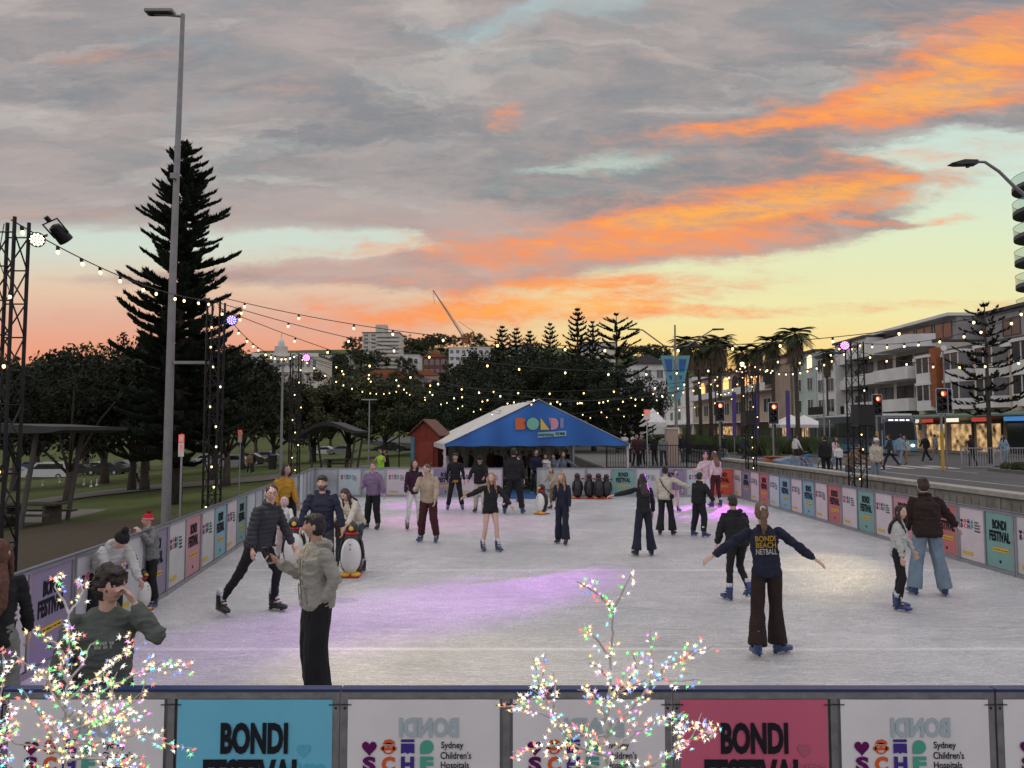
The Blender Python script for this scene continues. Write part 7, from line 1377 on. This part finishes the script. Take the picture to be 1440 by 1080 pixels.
# ------------------------------------------------------------ branching LED trees in front of the barrier
LEDC = [((1, .95, .9), 8), ((1, .62, .2), 4), ((1, .1, .08), 3), ((.1, 1, .15), 3), ((.08, .2, 1), 2), ((.15, .9, 1), 2), ((.95, .2, .9), 2), ((1, .8, .3), 4)]
ledm = [mat('led_%d' % i, c, .3, var=0, emit=c, es=3.) for i, (c, w) in enumerate(LEDC)]; petal = [mat('petal_%d' % i, tuple(.45 + .25 * q for q in c), .25, var=0, emit=c, es=.35) for i, (c, w) in enumerate(LEDC)]
bark_w = mat('pale_wire_bark', (.42, .40, .38), .6, 0, .3, 40)
def star_geo(ci, r=.0136):
    v = [(0, 0, .004)]; f = []; n = 5
    for k in range(n):
        a = 2 * PI * k / n; w = .34; i0 = len(v)
        v += [(r * .28 * math.cos(a - w * 1.6), r * .28 * math.sin(a - w * 1.6), .002), (r * math.cos(a), r * math.sin(a), .006 + .003 * (k % 2)), (r * .28 * math.cos(a + w * 1.6), r * .28 * math.sin(a + w * 1.6), .002), (r * .28 * math.cos(a), r * .28 * math.sin(a), -.002)]
        f += [(0, i0, i0 + 1), (0, i0 + 1, i0 + 2), (i0, i0 + 3, i0 + 1), (i0 + 3, i0 + 2, i0 + 1)]
    b = MB(); b.add(v, f, petal[ci]); b.ball((0, 0, .003), r * .27, ledm[ci], 6, 4); return b
STARB = [star_geo(i) for i in range(8)]; STARM = [s.mesh('led_flower') for s in STARB]
def led_tree(label, Y, lines, seed, dens=46.):
    rg = random.Random(seed); base = at(lines[0][0][0], 1080, Y); base.z = -.0; t = thing('led_tree', label, 'light tree', base, 0, 'LED blossom trees in front of the rink')
    b = MB(); pos = []
    allp = []
    for ln in lines:
        dy = rg.uniform(-.22, .22) if ln is not lines[0] else 0; pts = []
        for k, (px, py) in enumerate(ln): u = k / max(1, len(ln) - 1); pts.append(at(px, py, Y + dy * (u if k else 0)) - base)
        if ln is lines[0]: pts = [Vector((0, 0, .0))] + pts
        q = []
        for a, c in zip(pts[:-1], pts[1:]):
            n = max(2, int((c - a).length / .02))
            for k in range(n): u = k / n; q.append(a.lerp(c, u) + Vector((rg.uniform(-1, 1), rg.uniform(-1, 1), rg.uniform(-1, 1))) * .0035)
        q.append(pts[-1]); r0 = .014 if ln is lines[0] else .0058; b.tube(q, [r0 * (1 - .72 * k / len(q)) for k in range(len(q))], bark_w, 6); allp.append((ln is lines[0], q))
        if ln is not lines[0] and len(q) > 14:            # twigs
            for _ in range(int(len(q) / 5)):
                k = rg.randrange(3, len(q) - 2); d = (q[min(k + 2, len(q) - 1)] - q[k - 2]).normalized(); o_ = (d + Vector((rg.uniform(-1, 1), rg.uniform(-.8, .8), rg.uniform(-.6, 1))) * .9).normalized(); ln_ = rg.uniform(.05, .15); tw = [q[k] + o_ * ln_ * u + Vector((rg.uniform(-1, 1), rg.uniform(-1, 1), rg.uniform(-1, 1))) * .003 for u in np.linspace(0, 1, 6)]; b.tube(tw, [.003, .0028, .0025, .0025, .002, .002], bark_w, 5); allp.append((False, tw))
    b.build('branches', t)
    for tr_, q in allp:
        L_ = sum((c - a).length for a, c in zip(q[:-1], q[1:])); n = int(L_ * dens * (1.25 if not tr_ else .8))
        for _ in range(n):
            u = rg.random() ** (.85) * (len(q) - 1.001); k = int(u); p = q[k].lerp(q[k + 1], u - k)
            if tr_ and (p + base).z < .55: continue
            o_ = Vector((rg.gauss(0, 1), rg.gauss(0, 1), rg.gauss(0, 1))).normalized(); pos.append((p + o_ * rg.uniform(.006, .036), o_))
    wts = [w for c, w in LEDC]; rg.shuffle(pos); pos.sort(key=lambda e: (e[0] + base).y); near, rest = pos[:100], pos[100:]
    def xf(p, o_):
        o_ = (o_ + Vector((0, -.9, .1))).normalized(); return Vector((0, 0, 1)).rotation_difference(o_) @ Euler((0, 0, 0)).to_quaternion()
    for p, o_ in near:
        ci = rg.choices(range(8), wts)[0]; s = rg.uniform(.8, 1.25); o = inst('led_flower', STARM[ci], t, p, (0, 0, 0), (s, s, s)); o.rotation_mode = 'QUATERNION'; o.rotation_quaternion = xf(p, o_)
    mb = MB()
    for p, o_ in rest:
        ci = rg.choices(range(8), wts)[0]; s = rg.uniform(.8, 1.25); Mx = np.array(xf(p, o_).to_matrix()) * s; sb = STARB[ci]; vv = np.concatenate(sb.v) @ Mx.T + np.array(p); n0 = mb.n
        mb.v.append(vv); mb.n += len(vv); mb.f += [tuple(i + n0 for i in q) for q in sb.f]; mi = [mb.mi(sb.mats[k]) for k in range(len(sb.mats))]; mb.m += [mi[k] for k in sb.m]
    if rest: mb.build('led_flowers', t)['kind'] = 'stuff'
    return t
led_tree('tall LED blossom tree at the left with many coloured star lights', 3.05, [
 [(92, 1120), (90, 1050), (93, 985), (96, 930), (98, 895), (97, 862)], [(97, 864), (90, 845), (76, 826), (84, 805)], [(97, 862), (108, 850), (116, 832), (112, 815)], [(96, 930), (78, 905), (60, 895), (46, 887)], [(97, 900), (104, 895), (112, 900)], [(95, 960), (118, 930), (126, 908), (138, 900)],
 [(93, 985), (125, 960), (158, 935), (180, 912), (194, 905)], [(92, 1010), (140, 975), (185, 950), (215, 942), (268, 941)], [(93, 985), (60, 950), (38, 935), (20, 920)], [(91, 1030), (150, 1010), (195, 985), (205, 960)], [(90, 1050), (160, 1040), (205, 1030), (235, 1045), (260, 1053)],
 [(91, 1040), (60, 1010), (42, 985), (30, 968)], [(90, 1060), (50, 1050), (20, 1045), (2, 1030)], [(92, 1000), (72, 975), (66, 950), (70, 930)], [(93, 985), (110, 975), (150, 990), (190, 1010), (212, 1000)], [(91, 1070), (130, 1065), (175, 1075), (215, 1082)], [(92, 1090), (60, 1085), (25, 1082), (-5, 1070)], [(95, 960), (86, 940), (88, 915)], [(150, 1010), (160, 985), (155, 962), (165, 945)], [(92, 1070), (70, 1035), (58, 1000)], [(91, 1030), (115, 1040), (140, 1062), (170, 1060)], [(92, 1010), (120, 1000), (140, 1020)]], 3, 60)
led_tree('LED blossom tree at the centre with warm and green star lights', 3.05, [
 [(852, 1130), (853, 1060), (856, 990), (858, 940), (861, 900), (862, 858)], [(862, 858), (845, 838), (826, 826), (811, 818)], [(862, 858), (872, 840), (880, 822), (888, 806)], [(858, 925), (838, 898), (822, 884)], [(857, 955), (845, 940), (828, 932)], [(856, 990), (885, 960), (895, 935), (890, 920)],
 [(855, 1030), (885, 1000), (915, 962), (940, 935), (975, 920), (1003, 908)], [(915, 962), (918, 935), (915, 905), (915, 886)], [(925, 955), (950, 958), (985, 955)], [(854, 1050), (815, 1030), (783, 1012), (762, 975), (750, 925)], [(783, 1012), (755, 1000), (730, 992), (703, 994)], [(762, 980), (745, 985), (725, 985)], [(778, 1005), (780, 985), (782, 962), (778, 945)],
 [(853, 1065), (800, 1045), (765, 1050), (738, 1058)], [(856, 990), (832, 975), (812, 970)], [(855, 1010), (838, 985), (822, 965)], [(853, 1060), (900, 1025), (930, 1010), (945, 1015)], [(853, 1090), (920, 1075), (960, 1045), (990, 1030), (1000, 1015)], [(960, 1045), (955, 1030), (968, 1018)], [(856, 980), (870, 965), (880, 945)], [(855, 1030), (835, 1040), (815, 1020)], [(990, 1030), (1000, 1040), (1003, 1022)], [(853, 1085), (830, 1075), (800, 1078)]], 5, 56)
led_tree('LED blossom tree cut off by the left edge behind the tall one', 3.3, [[(-30, 1120), (-28, 1040), (-22, 990)], [(-25, 1040), (-5, 1000), (5, 965), (6, 925)], [(-28, 1060), (0, 1040), (14, 1012), (10, 985)], [(-28, 1080), (5, 1070), (18, 1058)]], 9, 60)
run_jobs()
